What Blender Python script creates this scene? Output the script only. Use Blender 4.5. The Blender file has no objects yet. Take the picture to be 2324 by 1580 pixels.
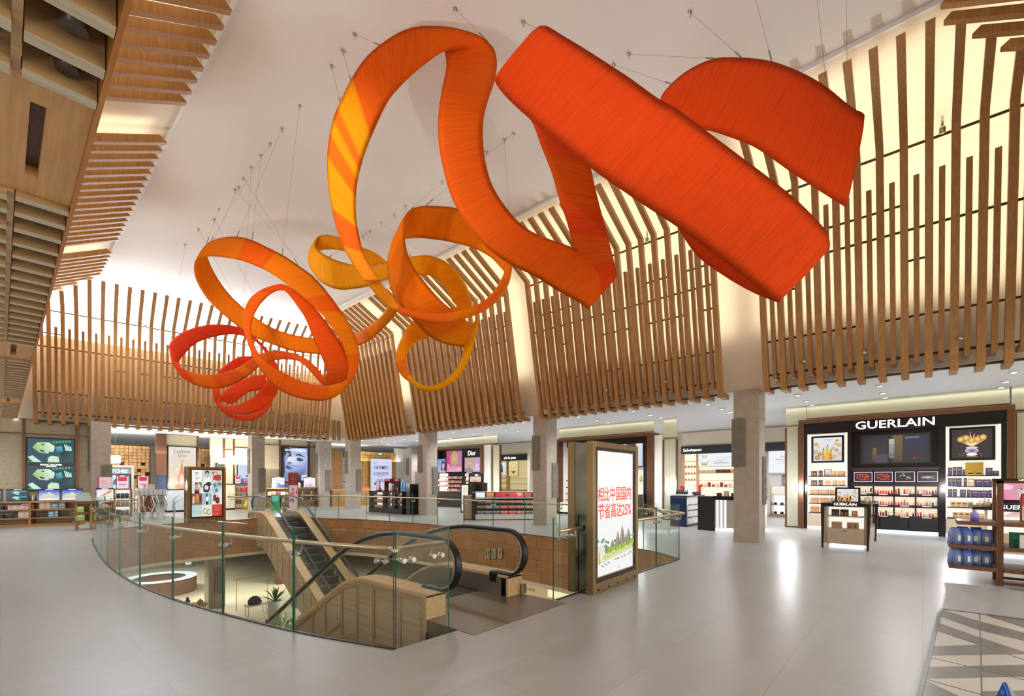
import bpy, math, random
from mathutils import Vector, Matrix
from mathutils.geometry import tessellate_polygon
random.seed(7)
S = bpy.context.scene
COL = S.collection
# ------------------------------------------------------------------ camera
# world: x across the hall, y along the hall, z up; the camera stands at (0, 0, 1.63)
F, CX, CY, EYE = 1040.0, 1162.0, 1090.0, 1.63
FWD = Vector((.745, .667, 0)).normalized()
RGT = Vector((FWD.y, -FWD.x, 0))
cam = bpy.data.cameras.new('camera'); camo = bpy.data.objects.new('camera', cam); COL.objects.link(camo)
cam.sensor_width = 36; cam.lens = F / 2324 * 36; cam.shift_y = (CY - 790) / 2324
cam.clip_start = .05; cam.clip_end = 300
camo.location = (0, 0, EYE)
camo.rotation_euler = (math.pi / 2, 0, math.atan2(-FWD.x, FWD.y))
S.camera = camo
# ------------------------------------------------------------------ world, exposure, lights
S.view_settings.view_transform = 'Standard'; S.view_settings.look = 'None'
S.view_settings.exposure = 0.22; S.view_settings.gamma = 1; S.view_settings.use_curve_mapping = False
W = bpy.data.worlds.new('world'); S.world = W; W.use_nodes = True
bg = W.node_tree.nodes['Background']; bg.inputs[0].default_value = (.80, .90, 1.0, 1); bg.inputs[1].default_value = 9.0
S.cycles.max_bounces = 7; S.cycles.diffuse_bounces = 3; S.cycles.glossy_bounces = 3
S.cycles.transmission_bounces = 4; S.cycles.transparent_max_bounces = 24
S.cycles.caustics_reflective = False; S.cycles.caustics_refractive = False
S.cycles.sample_clamp_indirect = 4

def lamp(kind, loc, power, color=(1, .86, .66), target=None, size=None, size_y=None, spot=None, radius=.05, portal=False):
    l = bpy.data.lights.new('lamp', kind); l.energy = power; l.color = color
    o = bpy.data.objects.new({'AREA': 'area_light', 'SPOT': 'spot_light', 'POINT': 'fill_light', 'SUN': 'sun'}[kind], l)
    COL.objects.link(o); o.location = loc
    if kind == 'AREA':
        l.shape = 'RECTANGLE'; l.size = size; l.size_y = size_y
        if portal: l.cycles.is_portal = True
    elif kind == 'SPOT':
        l.spot_size = math.radians(spot or 100); l.spot_blend = .6; l.shadow_soft_size = radius
    else: l.shadow_soft_size = radius
    if target is not None:
        o.rotation_euler = (Vector(target) - Vector(loc)).to_track_quat('-Z', 'Y').to_euler()
    return o

WARM, NEUT = (1, .80, .52), (.97, .97, 1)
HALL_X0, HALL_X1 = .05, 13.25          # planes of the two long walls of the atrium
def yfar(x): return 24.3 + .1 * (12.9 - x)   # plane of the far slats
def strip(y0, y1, x, z, tx, tz, power, w=.1):
    """LED strip along a long wall, behind the slats"""
    o = lamp('AREA', (x, (y0 + y1) / 2, z), power, WARM, None, w, y1 - y0)
    d = Vector((tx - x, 0, tz - z)).normalized()
    zz = -d; yy = Vector((0, 1, 0)); xx = yy.cross(zz)
    o.rotation_euler = Matrix((xx, yy, zz)).transposed().to_euler()
RIGHT_BAYS = [(-1.6, 2.9), (4.0, 10.05), (11.05, 17.25), (18.2, 23.5)]
LEFT_BAYS = [(-1.6, 3.68), (5.3, 11.1), (12.75, 19.0), (20.3, 24.2)]
WASH = (1, .88, .67)
def wash(corner, along, up, power):
    """LED sheet right behind the slats of one bay, shining on the white wall"""
    c, U, V = Vector(corner), Vector(along), Vector(up); n_ = U.cross(V).normalized()
    o = lamp('AREA', c + U / 2 + V / 2, power * U.length * V.length, WASH, None, U.length, V.length)
    o.rotation_euler = Matrix((U.normalized(), V.normalized(), U.cross(V).normalized())).transposed().to_euler()   # local -Z looks away from U x V
for a, b in [(a - .32, b + .32) for a, b in RIGHT_BAYS]:
    wash((12.70, b, 5.4), (0, a - b, 0), (-.54, 0, 3.1), 3.4)
    wash((12.22, b, 8.45), (0, a - b, 0), (-1.6, 0, .85), 3.1)
for a, b in [(a - .32, b + .32) for a, b in LEFT_BAYS]:
    wash((.28, a, 5.4), (0, b - a, 0), (.29, 0, 3.1), 3.9)
    wash((.68, a, 8.45), (0, b - a, 0), (1.6, 0, .85), 4.2)
wash((12.3, yfar(12.3) - .12, 5.0), (-11.4, 1.14, 0), (-.05, -.38, 2.2), 2.7)
# daylight through the high end window
lamp('AREA', (6.6, 23.4, 8.6), 1, (1, 1, 1), (6.6, 10, 5.5), 12.5, 3.4, portal=True)
# spotlight heads on the slat screens light the hall floor and the sculpture
for y in (1.2, 6.5, 12.4, 18.6, 22.6):
    lamp('SPOT', (12.2, y, 4.9), 210, NEUT, (6.0, y + .3, 9.4), spot=88, radius=.06)
    lamp('SPOT', (.95, y, 4.9), 210, NEUT, (7.0, y + .3, 9.4), spot=88, radius=.06)
    if y > 2: lamp('SPOT', (11.6, y, 8.0), 190, NEUT, (5.5, y + .5, 0), spot=120, radius=.06)
    if y > 2: lamp('SPOT', (1.3, y, 8.0), 170, NEUT, (8.0, y + .5, 0), spot=120, radius=.06)
# recessed downlights of the shop soffits
for x, y in ((15.2, .4), (15.2, 4.4), (15.2, 8.2), (15.2, 12.0), (15.2, 16.0), (15.2, 20.0), (15.2, 24), (20.5, 5.5), (20.5, 12.5), (20.5, 19), (20.5, 26),
             (9, 28), (4.6, 27.5), (0, 27), (-3, 24), (-1.5, 19), (13.5, 29.5), (17, 30), (10, 32.5), (4, 32.5),  (4, -4), (10, -4)):
    lamp('SPOT', (x, y, 3.93), 300, NEUT, (x, y, 0), spot=160, radius=.10)
# cove strips along the back edge of the soffit; unseen uplights added to brighten the far soffit
for y0, y1 in ((-4, 3), (3.5, 8), (8.5, 14), (15, 20), (21, 27)):
    o = lamp('AREA', (17.52, (y0 + y1) / 2, 4.12), 26, (1, .82, .52), None, .2, y1 - y0); o.rotation_euler = (math.pi, 0, 0)
for x0, x1 in ((-5, 0), (1, 6), (7, 12), (14, 20)):
    o = lamp('AREA', ((x0 + x1) / 2, 29.2, 3.0), 55, (1, .96, .90), None, x1 - x0, .8); o.rotation_euler = (math.pi, 0, 0)
# unseen point lamps added as fill, standing in for lit counters and shelves
for x, y in ((15.9, -.6), (16.8, 3.2), (16.6, 8.2), (16.4, 12.4), (16.6, 16.8), (16.2, 20.4), (16.4, 24.4), (10.6, 27.0), (6.4, 26.6), (2.6, 27.0), (-2.2, 20.5), (-2.6, 13), (-2.6, 6.5), (-2.4, .5), (21.5, 9.5), (21, 17.5), (21, 5.0)):
    lamp('POINT', (x, y, 1.35), 62, (.98, .97, 1), radius=.03)
# cool area light added behind the camera to brighten soffit boards and columns
o = lamp('AREA', (6, -6.9, 1.9), 620, (.86, .93, 1), None, 18, 3.0); o.rotation_euler = (math.pi / 2, 0, math.pi)
for y in (0, 4, 8, 12, 16): lamp('SPOT', (-1.4, y, 3.93), 70, NEUT, (-1.4, y, 0), spot=160, radius=.10)
# lights under the lower ceiling
for x, y in ((4, 27), (8, 27), (12, 27), (6, 32), (11, 20), (12, 12), (12.5, 6), (6.5, 36), (0, 30), (0, 20)):
    lamp('SPOT', (x, y, -1.62), 480, (1, .95, .80), (x, y, -5), spot=150, radius=.15)

# ------------------------------------------------------------------ pixel rays (used only to measure real positions)
def ray(px, py):
    return FWD + RGT * ((px - CX) / F) + Vector((0, 0, -(py - CY) / F))
O = Vector((0, 0, EYE))
def on_z(px, py, z=0): r = ray(px, py); return O + r * ((z - EYE) / r.z)
def on_x(px, py, x): r = ray(px, py); return O + r * (x / r.x)
def on_y(px, py, y): r = ray(px, py); return O + r * (y / r.y)
def at(px, py, Z): return O + ray(px, py) * Z

# ------------------------------------------------------------------ materials
def srgb(r, g, b):
    f = lambda c: c / 12.92 if c <= .04045 else ((c + .055) / 1.055) ** 2.4
    return (f(r / 255), f(g / 255), f(b / 255), 1)
MATS = {}
def mat(name, rgb=(200, 200, 200), rough=.5, metal=0, emit=0, spec=.5):
    if name in MATS: return MATS[name]
    m = bpy.data.materials.new(name); m.use_nodes = True; MATS[name] = m
    p = m.node_tree.nodes['Principled BSDF']; c = srgb(*rgb)
    p.inputs['Base Color'].default_value = c; p.inputs['Roughness'].default_value = rough
    p.inputs['Metallic'].default_value = metal; p.inputs['Specular IOR Level'].default_value = spec
    if emit:
        p.inputs['Emission Color'].default_value = c; p.inputs['Emission Strength'].default_value = emit
        p.inputs['Base Color'].default_value = (c[0] * .1, c[1] * .1, c[2] * .1, 1)
    return m
def nodes(m): return m.node_tree.nodes, m.node_tree.links, m.node_tree.nodes['Principled BSDF']
def wood(name, a, b, axis='z', rough=.45, scale=1.0):
    m = mat(name, a, rough); n, l, p = nodes(m)
    tc = n.new('ShaderNodeTexCoord'); mp = n.new('ShaderNodeMapping')
    s = {'x': (.7, 14, 14), 'y': (14, .7, 14), 'z': (14, 14, .7)}[axis]
    mp.inputs['Scale'].default_value = [v * scale for v in s]
    nz = n.new('ShaderNodeTexNoise'); nz.inputs['Scale'].default_value = 2.2; nz.inputs['Detail'].default_value = 5
    oi = n.new('ShaderNodeObjectInfo'); ad = n.new('ShaderNodeVectorMath'); ad.operation = 'ADD'
    sc = n.new('ShaderNodeVectorMath'); sc.operation = 'SCALE'; sc.inputs[3].default_value = 37
    l.new(oi.outputs['Random'], sc.inputs[0])
    l.new(tc.outputs['Object'], mp.inputs[0]); l.new(mp.outputs[0], ad.inputs[0]); l.new(sc.outputs[0], ad.inputs[1])
    cr = n.new('ShaderNodeValToRGB'); cr.color_ramp.elements[0].position = .32; cr.color_ramp.elements[1].position = .7
    cr.color_ramp.elements[0].color = srgb(*a); cr.color_ramp.elements[1].color = srgb(*b)
    l.new(ad.outputs[0], nz.inputs['Vector']); l.new(nz.outputs[0], cr.inputs[0]); l.new(cr.outputs[0], p.inputs['Base Color'])
    return m
def noisy(name, a, b, scale=3, rough=.5, metal=0, detail=4, stretch=(1, 1, 1)):
    m = mat(name, a, rough, metal); n, l, p = nodes(m)
    tc = n.new('ShaderNodeTexCoord'); mp = n.new('ShaderNodeMapping'); mp.inputs['Scale'].default_value = stretch
    nz = n.new('ShaderNodeTexNoise'); nz.inputs['Scale'].default_value = scale; nz.inputs['Detail'].default_value = detail
    cr = n.new('ShaderNodeValToRGB'); cr.color_ramp.elements[0].position = .35; cr.color_ramp.elements[1].position = .68
    cr.color_ramp.elements[0].color = srgb(*a); cr.color_ramp.elements[1].color = srgb(*b)
    l.new(tc.outputs['Object'], mp.inputs[0]); l.new(mp.outputs[0], nz.inputs['Vector']); l.new(nz.outputs[0], cr.inputs[0]); l.new(cr.outputs[0], p.inputs['Base Color'])
    return m
def attr_mat(name, emit=0, rough=.5):
    """colour comes from the mesh's own colour attribute (printed pictures, packaging)"""
    m = mat(name, (128, 128, 128), rough); n, l, p = nodes(m)
    a = n.new('ShaderNodeAttribute'); a.attribute_name = 'Col'
    if emit:
        l.new(a.outputs['Color'], p.inputs['Emission Color']); p.inputs['Emission Strength'].default_value = emit
        p.inputs['Base Color'].default_value = (.02, .02, .02, 1)
    else: l.new(a.outputs['Color'], p.inputs['Base Color'])
    return m
def glass(name, tint, edge=False, refl=1.0):
    m = bpy.data.materials.new(name); m.use_nodes = True; MATS[name] = m; n = m.node_tree.nodes; l = m.node_tree.links
    n.remove(n['Principled BSDF']); out = n['Material Output']
    tr = n.new('ShaderNodeBsdfTransparent'); tr.inputs[0].default_value = tint
    gl = n.new('ShaderNodeBsdfGlossy'); gl.inputs['Roughness'].default_value = .02; gl.inputs[0].default_value = (.9, 1, .97, 1)
    lw = n.new('ShaderNodeLayerWeight'); lw.inputs[0].default_value = .30
    mu = n.new('ShaderNodeMath'); mu.operation = 'MULTIPLY'; mu.inputs[1].default_value = refl
    ge = n.new('ShaderNodeNewGeometry'); iv = n.new('ShaderNodeMath'); iv.operation = 'SUBTRACT'; iv.inputs[0].default_value = 1; l.new(ge.outputs['Backfacing'], iv.inputs[1])
    m2 = n.new('ShaderNodeMath'); m2.operation = 'MULTIPLY'; l.new(lw.outputs['Fresnel'], m2.inputs[0]); l.new(iv.outputs[0], m2.inputs[1])
    l.new(m2.outputs[0], mu.inputs[0])
    mx = n.new('ShaderNodeMixShader'); l.new(mu.outputs[0], mx.inputs[0]); l.new(tr.outputs[0], mx.inputs[1]); l.new(gl.outputs[0], mx.inputs[2])
    l.new(mx.outputs[0], out.inputs[0]); return m
OAK = wood('oak', (160, 112, 60), (184, 136, 80), 'z')
OAK_X = wood('oak_x', (160, 112, 60), (184, 136, 80), 'x')
OAK_Y = wood('oak_y', (160, 112, 60), (184, 136, 80), 'y')
LIMED = wood('limed_oak', (150, 128, 98), (186, 164, 132), 'x')
LIMED_Y = wood('limed_oak_y', (158, 128, 92), (188, 160, 122), 'y')
DARKWOOD = wood('walnut', (92, 60, 42), (120, 82, 58), 'z')
WHITE = mat('white_paint', (238, 234, 226), .7)
CREAM = mat('cream_paint', (236, 224, 200), .7)
CEIL = noisy('ceiling_paint', (238, 232, 226), (242, 236, 230), .6, .85)
SOFFIT = mat('soffit_paint', (244, 247, 248), .7)
BLACK = mat('black_gloss', (18, 16, 17), .18)
BLACKM = mat('black_satin', (24, 22, 22), .45)
BRONZE = mat('bronze', (122, 88, 66), .28, .85)
GOLD = mat('champagne_metal', (176, 150, 108), .3, .8)
STEEL = mat('brushed_steel', (190, 190, 186), .28, 1)
MIRROR = noisy('polished_steel', (150, 150, 142), (190, 190, 180), 1.4, .12, 1)
DARKMETAL = mat('dark_rail_metal', (96, 74, 50), .45, .3)
RUBBER = mat('black_rubber', (14, 14, 15), .35)
STONE = noisy('column_stone', (176, 164, 150), (188, 177, 164), 5, .6, 0, 6)
STONE_D = noisy('carved_stone', (128, 122, 112), (142, 136, 126), 7, .7)
LAMPW = mat('lamp_glow', (255, 244, 224), .5, 0, 8)
COVE = mat('cove_glow', (255, 206, 130), .5, 0, .8)
BOXGLOW = mat('niche_glow', (255, 250, 236), .5, 0, .8)
COOLGLOW = mat('cool_glow', (226, 240, 255), .5, 0, 1.4)
LETTER = mat('letter_glow', (255, 252, 246), .5, 0, 1.6)
GLASS = glass('balustrade_glass', (.945, .98, .96, 1))
GLASS_CLEAR = glass('clear_glass', (.95, .98, .97, 1), refl=.7)
GLASS_EDGE = mat('glass_edge', (34, 112, 92), .15)
PRINT = attr_mat('printed_paper', 0, .5)
PRINT_LIT = attr_mat('backlit_print', .80, .3)

# ------------------------------------------------------------------ mesh building
class MB:
    """collects boxes, bars and tubes and links them as ONE mesh object"""
    def __init__(s, off=(0, 0, 0)):
        s.v = []; s.f = []; s.m = []; s.sm = []; s.c = []; s.off = Vector(off)
    def _add(s, vs, fs, m=0, smooth=False, col=None):
        b = len(s.v); s.v += [Vector(p) - s.off for p in vs]
        for f in fs:
            s.f.append([b + i for i in f]); s.m.append(m); s.sm.append(smooth)
        s.c += [col or (1, 1, 1, 1)] * len(vs) if not isinstance(col, list) else col
        return s
    def box(s, x0, y0, z0, x1, y1, z1, m=0, col=None):
        x0, x1 = sorted((x0, x1)); y0, y1 = sorted((y0, y1)); z0, z1 = sorted((z0, z1))
        return s._add([(x0, y0, z0), (x1, y0, z0), (x1, y1, z0), (x0, y1, z0), (x0, y0, z1), (x1, y0, z1), (x1, y1, z1), (x0, y1, z1)],
               [(3, 2, 1, 0), (4, 5, 6, 7), (0, 1, 5, 4), (1, 2, 6, 5), (2, 3, 7, 6), (3, 0, 4, 7)], m, False, col)
    def obox(s, c, X, Y, Z, m=0, col=None):
        """box about centre c with half-extent vectors X, Y, Z"""
        c, X, Y, Z = map(Vector, (c, X, Y, Z))
        if X.cross(Y).dot(Z) < 0: X = -X
        return s._add([c - X - Y - Z, c + X - Y - Z, c + X + Y - Z, c - X + Y - Z, c - X - Y + Z, c + X - Y + Z, c + X + Y + Z, c - X + Y + Z],
               [(3, 2, 1, 0), (4, 5, 6, 7), (0, 1, 5, 4), (1, 2, 6, 5), (2, 3, 7, 6), (3, 0, 4, 7)], m, False, col)
    def bar(s, p, q, w, h, up=(0, 0, 1), m=0):
        """rectangular bar from p to q"""
        p, q = Vector(p), Vector(q); d = (q - p); u = Vector(up); sd = d.cross(u).normalized(); u = sd.cross(d).normalized()
        return s.obox((p + q) / 2, d / 2, sd * w / 2, u * h / 2, m)
    def poly(s, pts, m=0, col=None): return s._add(pts, [tuple(range(len(pts)))], m, False, col)
    def prism(s, pts, d, m=0, smooth=False):
        """polygon pts extruded by the vector d"""
        d = Vector(d); n = len(pts); vs = [Vector(p) for p in pts] + [Vector(p) + d for p in pts]
        tri = tessellate_polygon([[Vector(p) for p in pts]])
        nrm = Vector((0, 0, 0))
        for i in range(n): nrm += Vector(pts[i]).cross(Vector(pts[(i + 1) % n]))
        flip = nrm.dot(d) > 0
        fs = []
        for t in tri:
            a = Vector(pts[t[0]]); b = Vector(pts[t[1]]); c = Vector(pts[t[2]])
            t = t if ((b - a).cross(c - a)).dot(d) < 0 else t[::-1]
            fs.append(tuple(t)); fs.append(tuple(i + n for i in t[::-1]))
        for i in range(n):
            j = (i + 1) % n; q = (i, j, j + n, i + n); fs.append(q if flip else q[::-1])
        return s._add(vs, fs, m, smooth)
    def tube(s, path, r, n=8, m=0, closed=False):
        P = [Vector(p) for p in path]; k = len(P); rings = []; vs = []
        ref = None
        for i in range(k):
            a = P[i - 1] if (i or closed) else P[i]; b = P[(i + 1) % k] if (i < k - 1 or closed) else P[i]
            t = (b - a).normalized()
            if ref is None: ref = t.orthogonal().normalized()
            ref = (ref - t * ref.dot(t)).normalized(); w = t.cross(ref)
            rr = r[i] if isinstance(r, (list, tuple)) else r
            for j in range(n):
                an = 2 * math.pi * j / n; vs.append(P[i] + (ref * math.cos(an) + w * math.sin(an)) * rr)
        fs = []
        for i in range(k if closed else k - 1):
            for j in range(n):
                a = i * n + j; b = i * n + (j + 1) % n; i2 = (i + 1) % k
                fs.append((a, b, i2 * n + (j + 1) % n, i2 * n + j))
        s._add(vs, fs, m, True)
        if not closed:
            b = len(s.v) - len(vs)
            s.f.append([b + j for j in range(n)][::-1]); s.m.append(m); s.sm.append(False)
            s.f.append([b + (k - 1) * n + j for j in range(n)]); s.m.append(m); s.sm.append(False)
        return s
    def cyl(s, p, q, r, n=12, m=0): return s.tube([p, q], r, n, m)
    def lathe(s, prof, c=(0, 0, 0), n=16, m=0, col=None):
        c = Vector(c); vs = []; fs = []; k = len(prof)
        for r, z in prof:
            for j in range(n):
                an = 2 * math.pi * j / n; vs.append(c + Vector((r * math.cos(an), r * math.sin(an), z)))
        for i in range(k - 1):
            for j in range(n):
                fs.append((i * n + j, i * n + (j + 1) % n, (i + 1) * n + (j + 1) % n, (i + 1) * n + j))
        fs.append(tuple(range(n))[::-1]); fs.append(tuple((k - 1) * n + j for j in range(n)))
        return s._add(vs, fs, m, True, col)
    def mesh(s, name, mats, colors=False):
        me = bpy.data.meshes.new(name); me.from_pydata(s.v, [], s.f)
        for mt in (mats if isinstance(mats, (list, tuple)) else [mats]): me.materials.append(mt)
        me.polygons.foreach_set('material_index', s.m); me.polygons.foreach_set('use_smooth', s.sm)
        if colors or any(c != (1, 1, 1, 1) for c in s.c):
            at_ = me.color_attributes.new('Col', 'FLOAT_COLOR', 'POINT')
            at_.data.foreach_set('color', [x for c in s.c for x in c])
        me.update(); return me
    def build(s, name, mats, parent=None, label=None):
        o = bpy.data.objects.new(name, s.mesh(name, mats)); COL.objects.link(o)
        if parent is not None: o.parent = parent
        if label: o['label'] = label
        return o
def bev(o, w=.006, seg=2):
    b = o.modifiers.new('bevel', 'BEVEL'); b.width = w; b.segments = seg; b.limit_method = 'ANGLE'; return o
def tag(o, label, cat, group=None):
    o['label'] = label; o['category'] = cat
    if group: o['group'] = group
    return o
def thing(name, label, cat, loc=(0, 0, 0), rz=0, group=None):
    o = bpy.data.objects.new(name, None); COL.objects.link(o); o.location = loc; o.rotation_euler = (0, 0, rz)
    o.empty_display_size = .1
    return tag(o, label, cat, group)
def struct(name, mb, mats):
    o = mb.build(name, mats); o['kind'] = 'structure'; return o
def dup(root, loc, rz=0, label=None, group=None):
    """a copy of a thing with copies of its parts and sub-parts"""
    r = root.copy(); COL.objects.link(r); r.location = loc; r.rotation_euler = (0, 0, rz)
    if label: r['label'] = label
    if group: r['group'] = group
    for ch in root.children:
        c = ch.copy(); COL.objects.link(c); c.parent = r
        for g in ch.children:
            d = g.copy(); COL.objects.link(d); d.parent = c
    return r
ORD = ['first', 'second', 'third', 'fourth', 'fifth', 'sixth', 'seventh', 'eighth', 'ninth', 'tenth', 'eleventh', 'twelfth', 'thirteenth', 'fourteenth', 'fifteenth', 'sixteenth', 'seventeenth', 'eighteenth', 'nineteenth', 'twentieth']
FONTS = []
def lettering(s, loc, right, up, size, m, parent=None, align='CENTER', bold=0.0, sx=1.0, ext=.002, name='lettering', off=(0, 0, 0), spacing=1.0, shear=0):
    """writing on a sign: baseline point loc, reading direction right"""
    cu = bpy.data.curves.new(name, 'FONT'); cu.body = s; cu.size = size; cu.align_x = align; cu.extrude = ext; cu.offset = bold * size
    cu.space_character = spacing; cu.shear = shear; cu.resolution_u = 3; cu.materials.append(m)
    o = bpy.data.objects.new(name, cu); COL.objects.link(o)
    R, U = Vector(right).normalized(), Vector(up).normalized(); N = R.cross(U)
    M = Matrix((R * sx, U, N)).transposed().to_4x4(); M.translation = Vector(loc) - Vector(off)
    if parent is not None: o.parent = parent
    o.matrix_local = M; FONTS.append(o)
    return o
class ART:
    """a flat picture: layers of coloured shapes in (u, v) on a rectangle of size w x h"""
    def __init__(s, org, right, up, w, h, off=(0, 0, 0)):
        s.o = Vector(org); s.R = Vector(right).normalized(); s.U = Vector(up).normalized(); s.N = s.R.cross(s.U); s.w, s.h = w, h
        s.mb = MB(off); s.k = 0
    def P(s, u, v): return s.o + s.R * (u * s.w) + s.U * (v * s.h) + s.N * (s.k * .00012)
    def poly(s, pts, col):
        s.k += 1; c = [srgb(*q) for q in col] if isinstance(col, list) else [srgb(*col)] * len(pts)
        tri = tessellate_polygon([[Vector((a, b, 0)) for a, b in pts]])
        P2 = [Vector((a, b, 0)) for a, b in pts]
        tri = [t if (P2[t[1]] - P2[t[0]]).cross(P2[t[2]] - P2[t[0]]).z > 0 else t[::-1] for t in tri]
        s.mb._add([s.P(a, b) for a, b in pts], [tuple(t) for t in tri], 0, False, c); return s
    def rect(s, u0, v0, u1, v1, col, col2=None):
        c = col if col2 is None else [col, col, col2, col2]
        return s.poly([(u0, v0), (u1, v0), (u1, v1), (u0, v1)], c)
    def ell(s, u, v, ru, rv, col, rot=0, n=18, inner=None):
        s.k += 1; a = s.w / s.h; pts = [(u, v)]
        for i in range(n):
            t = 2 * math.pi * i / n; x, y = ru * math.cos(t), rv * math.sin(t) / a
            pts.append((u + x * math.cos(rot) - y * math.sin(rot), v + (x * math.sin(rot) + y * math.cos(rot)) * a))
        s.mb._add([s.P(*p) for p in pts], [(0, i + 1, (i + 1) % n + 1) for i in range(n)], 0, False, [srgb(*(inner or col))] + [srgb(*col)] * n); return s
    def line(s, pts, w, col):
        """stroke of width w (in u units)"""
        a = s.w / s.h
        for (x0, y0), (x1, y1) in zip(pts, pts[1:]):
            dx, dy = (x1 - x0), (y1 - y0) / a; L = math.hypot(dx, dy) or 1; nx, ny = -dy / L * w / 2, dx / L * w / 2 * a
            s.poly([(x0 - nx, y0 - ny), (x1 - nx, y1 - ny), (x1 + nx, y1 + ny), (x0 + nx, y0 + ny)], col)
        return s
    def build(s, parent, lit=True, name='picture', label=None):
        return s.mb.build(name, PRINT_LIT if lit else PRINT, parent, label)
# ================================================================== SETTING
VOID = [(2.53, 3.78), (5.05, 3.70), (9.33, 3.73), (10.0, 4.7), (10.25, 6.2), (10.48, 8.1), (10.55, 10.7), (10.42, 14.0), (10.05, 17.0), (9.2, 18.9),
        (8.95, 20.9), (4.9, 20.9), (3.4, 20.6), (2.3, 19.7), (1.75, 17.4), (1.5, 14.2), (1.38, 11.8), (1.38, 10.1), (1.45, 8.8), (1.6, 7.5), (1.84, 6.2), (2.15, 4.9)]
def crspline(pts, k, closed=False):
    P = [Vector(p) for p in pts]; n = len(P); out = []
    for i in range(n if closed else n - 1):
        g = lambda j: P[j % n] if closed else P[max(0, min(n - 1, j))]
        p0, p1, p2, p3 = g(i - 1), g(i), g(i + 1), g(i + 2)
        for j in range(k):
            t = j / k
            out.append(.5 * ((2 * p1) + (p2 - p0) * t + (2 * p0 - 5 * p1 + 4 * p2 - p3) * t * t + (3 * p1 - p0 - 3 * p2 + p3) * t ** 3))
    if not closed: out.append(P[-1])
    return out
right_curve = crspline([Vector((x, y, 0)) for x, y in VOID[2:11]], 5)
left_curve = crspline([Vector((x, y, 0)) for x, y in VOID[11:] + VOID[:1]], 5)
VOIDL = [Vector((VOID[1][0], VOID[1][1], 0))] + right_curve + left_curve
def slab(mb, outer, holes, z, up=True, m=0):
    loops = [[Vector((x, y, 0)) for x, y in outer]] + [[Vector((p.x, p.y, 0)) for p in h] for h in holes]
    flat = [v for lp in loops for v in lp]; tri = tessellate_polygon(loops); fs = []
    for t in tri:
        a, b, c = (flat[i] for i in t); pos = (b - a).cross(c - a).z > 0
        fs.append(tuple(t) if pos == up else tuple(t[::-1]))
    mb._add([(v.x, v.y, z) for v in flat], fs, m)
X0, X1, Y0, Y1 = -7.0, 27.0, -7.0, 42.0
# floor: large matt-polished stone slabs, a band of grey parquet at the right
def floor_mat():
    m = mat('floor_stone', (206, 196, 184), .22); n, l, p = nodes(m)
    tc = n.new('ShaderNodeTexCoord')
    br = n.new('ShaderNodeTexBrick'); br.inputs['Scale'].default_value = 1; br.inputs['Brick Width'].default_value = 1.8; br.inputs['Row Height'].default_value = .9
    br.inputs['Mortar Size'].default_value = .0028; br.inputs['Mortar Smooth'].default_value = .4; br.offset = .5
    br.inputs['Color1'].default_value = srgb(174, 173, 170); br.inputs['Color2'].default_value = srgb(169, 168, 165); br.inputs['Mortar'].default_value = srgb(148, 138, 128)
    mp = n.new('ShaderNodeMapping'); mp.inputs['Rotation'].default_value = (0, 0, math.radians(0)); l.new(tc.outputs['Object'], mp.inputs[0]); l.new(mp.outputs[0], br.inputs['Vector'])
    nz = n.new('ShaderNodeTexNoise'); nz.inputs['Scale'].default_value = 1.3; nz.inputs['Detail'].default_value = 6
    mp2 = n.new('ShaderNodeMapping'); mp2.inputs['Scale'].default_value = (1, 3.5, 1); l.new(tc.outputs['Object'], mp2.inputs[0]); l.new(mp2.outputs[0], nz.inputs['Vector'])
    mx = n.new('ShaderNodeMixRGB'); mx.blend_type = 'MULTIPLY'; mx.inputs[0].default_value = .22
    l.new(br.outputs['Color'], mx.inputs[1]); l.new(nz.outputs[0], mx.inputs[2]); l.new(mx.outputs[0], p.inputs['Base Color'])
    mr = n.new('ShaderNodeMapRange'); mr.inputs[3].default_value = .26; mr.inputs[4].default_value = .38; l.new(nz.outputs[0], mr.inputs[0]); l.new(mr.outputs[0], p.inputs['Roughness'])
    return m
FLOOR = floor_mat()
mb = MB(); slab(mb, [(X0, Y0), (X1, Y0), (X1, Y1), (X0, Y1)], [VOIDL], 0); struct('floor', mb, FLOOR)
# grey-and-cream wedge stone inlay at the near right corner (wedge corners measured in the photograph)
ix0, ix1, iy0, iy1 = 4.0, 7.95, -4.5, -.14
IQ = lambda x, y: on_z(2000 + x / 3.16, 1080 + y / 3.16, .004)
A0, A1, A2 = IQ(430, 955), IQ(268, 1600), IQ(1200, 1055)
mb = MB(); mb.poly([(A0.x, A0.y, .002), (A1.x, A1.y, .002), (A1.x + .2, A1.y - 2.2, .002), (A2.x + .9, A2.y - 1.2, .002), (A2.x, A2.y, .002)][::-1])
struct('floor_inlay', mb, noisy('inlay_cream', (186, 178, 166), (196, 188, 176), 2, .25))
mb = MB()
for P in (((428, 957), (416, 1005), (710, 1110), (710, 1045)), ((740, 998), (1200, 1048), (1200, 1130), (1024, 1088)), ((710, 1045), (710, 1108), (1200, 1224), (1200, 1170)), ((404, 1052), (392, 1105), (710, 1215), (710, 1160)), ((710, 1160), (710, 1282), (1024, 1280), (1200, 1300), (1024, 1262)),
          ((364, 1222), (350, 1288), (712, 1282), (710, 1212)), ((328, 1372), (310, 1455), (720, 1445), (716, 1362)), ((716, 1362), (720, 1445), (1200, 1436), (1200, 1350)), ((306, 1460), (270, 1600), (600, 1600)), ((722, 1545), (780, 1640), (1200, 1640), (1200, 1535))):
    mb.poly([IQ(*q) for q in P])
struct('floor_inlay_dark', mb, noisy('inlay_grey', (112, 106, 98), (124, 117, 108), 2, .25))
mb = MB()
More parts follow.
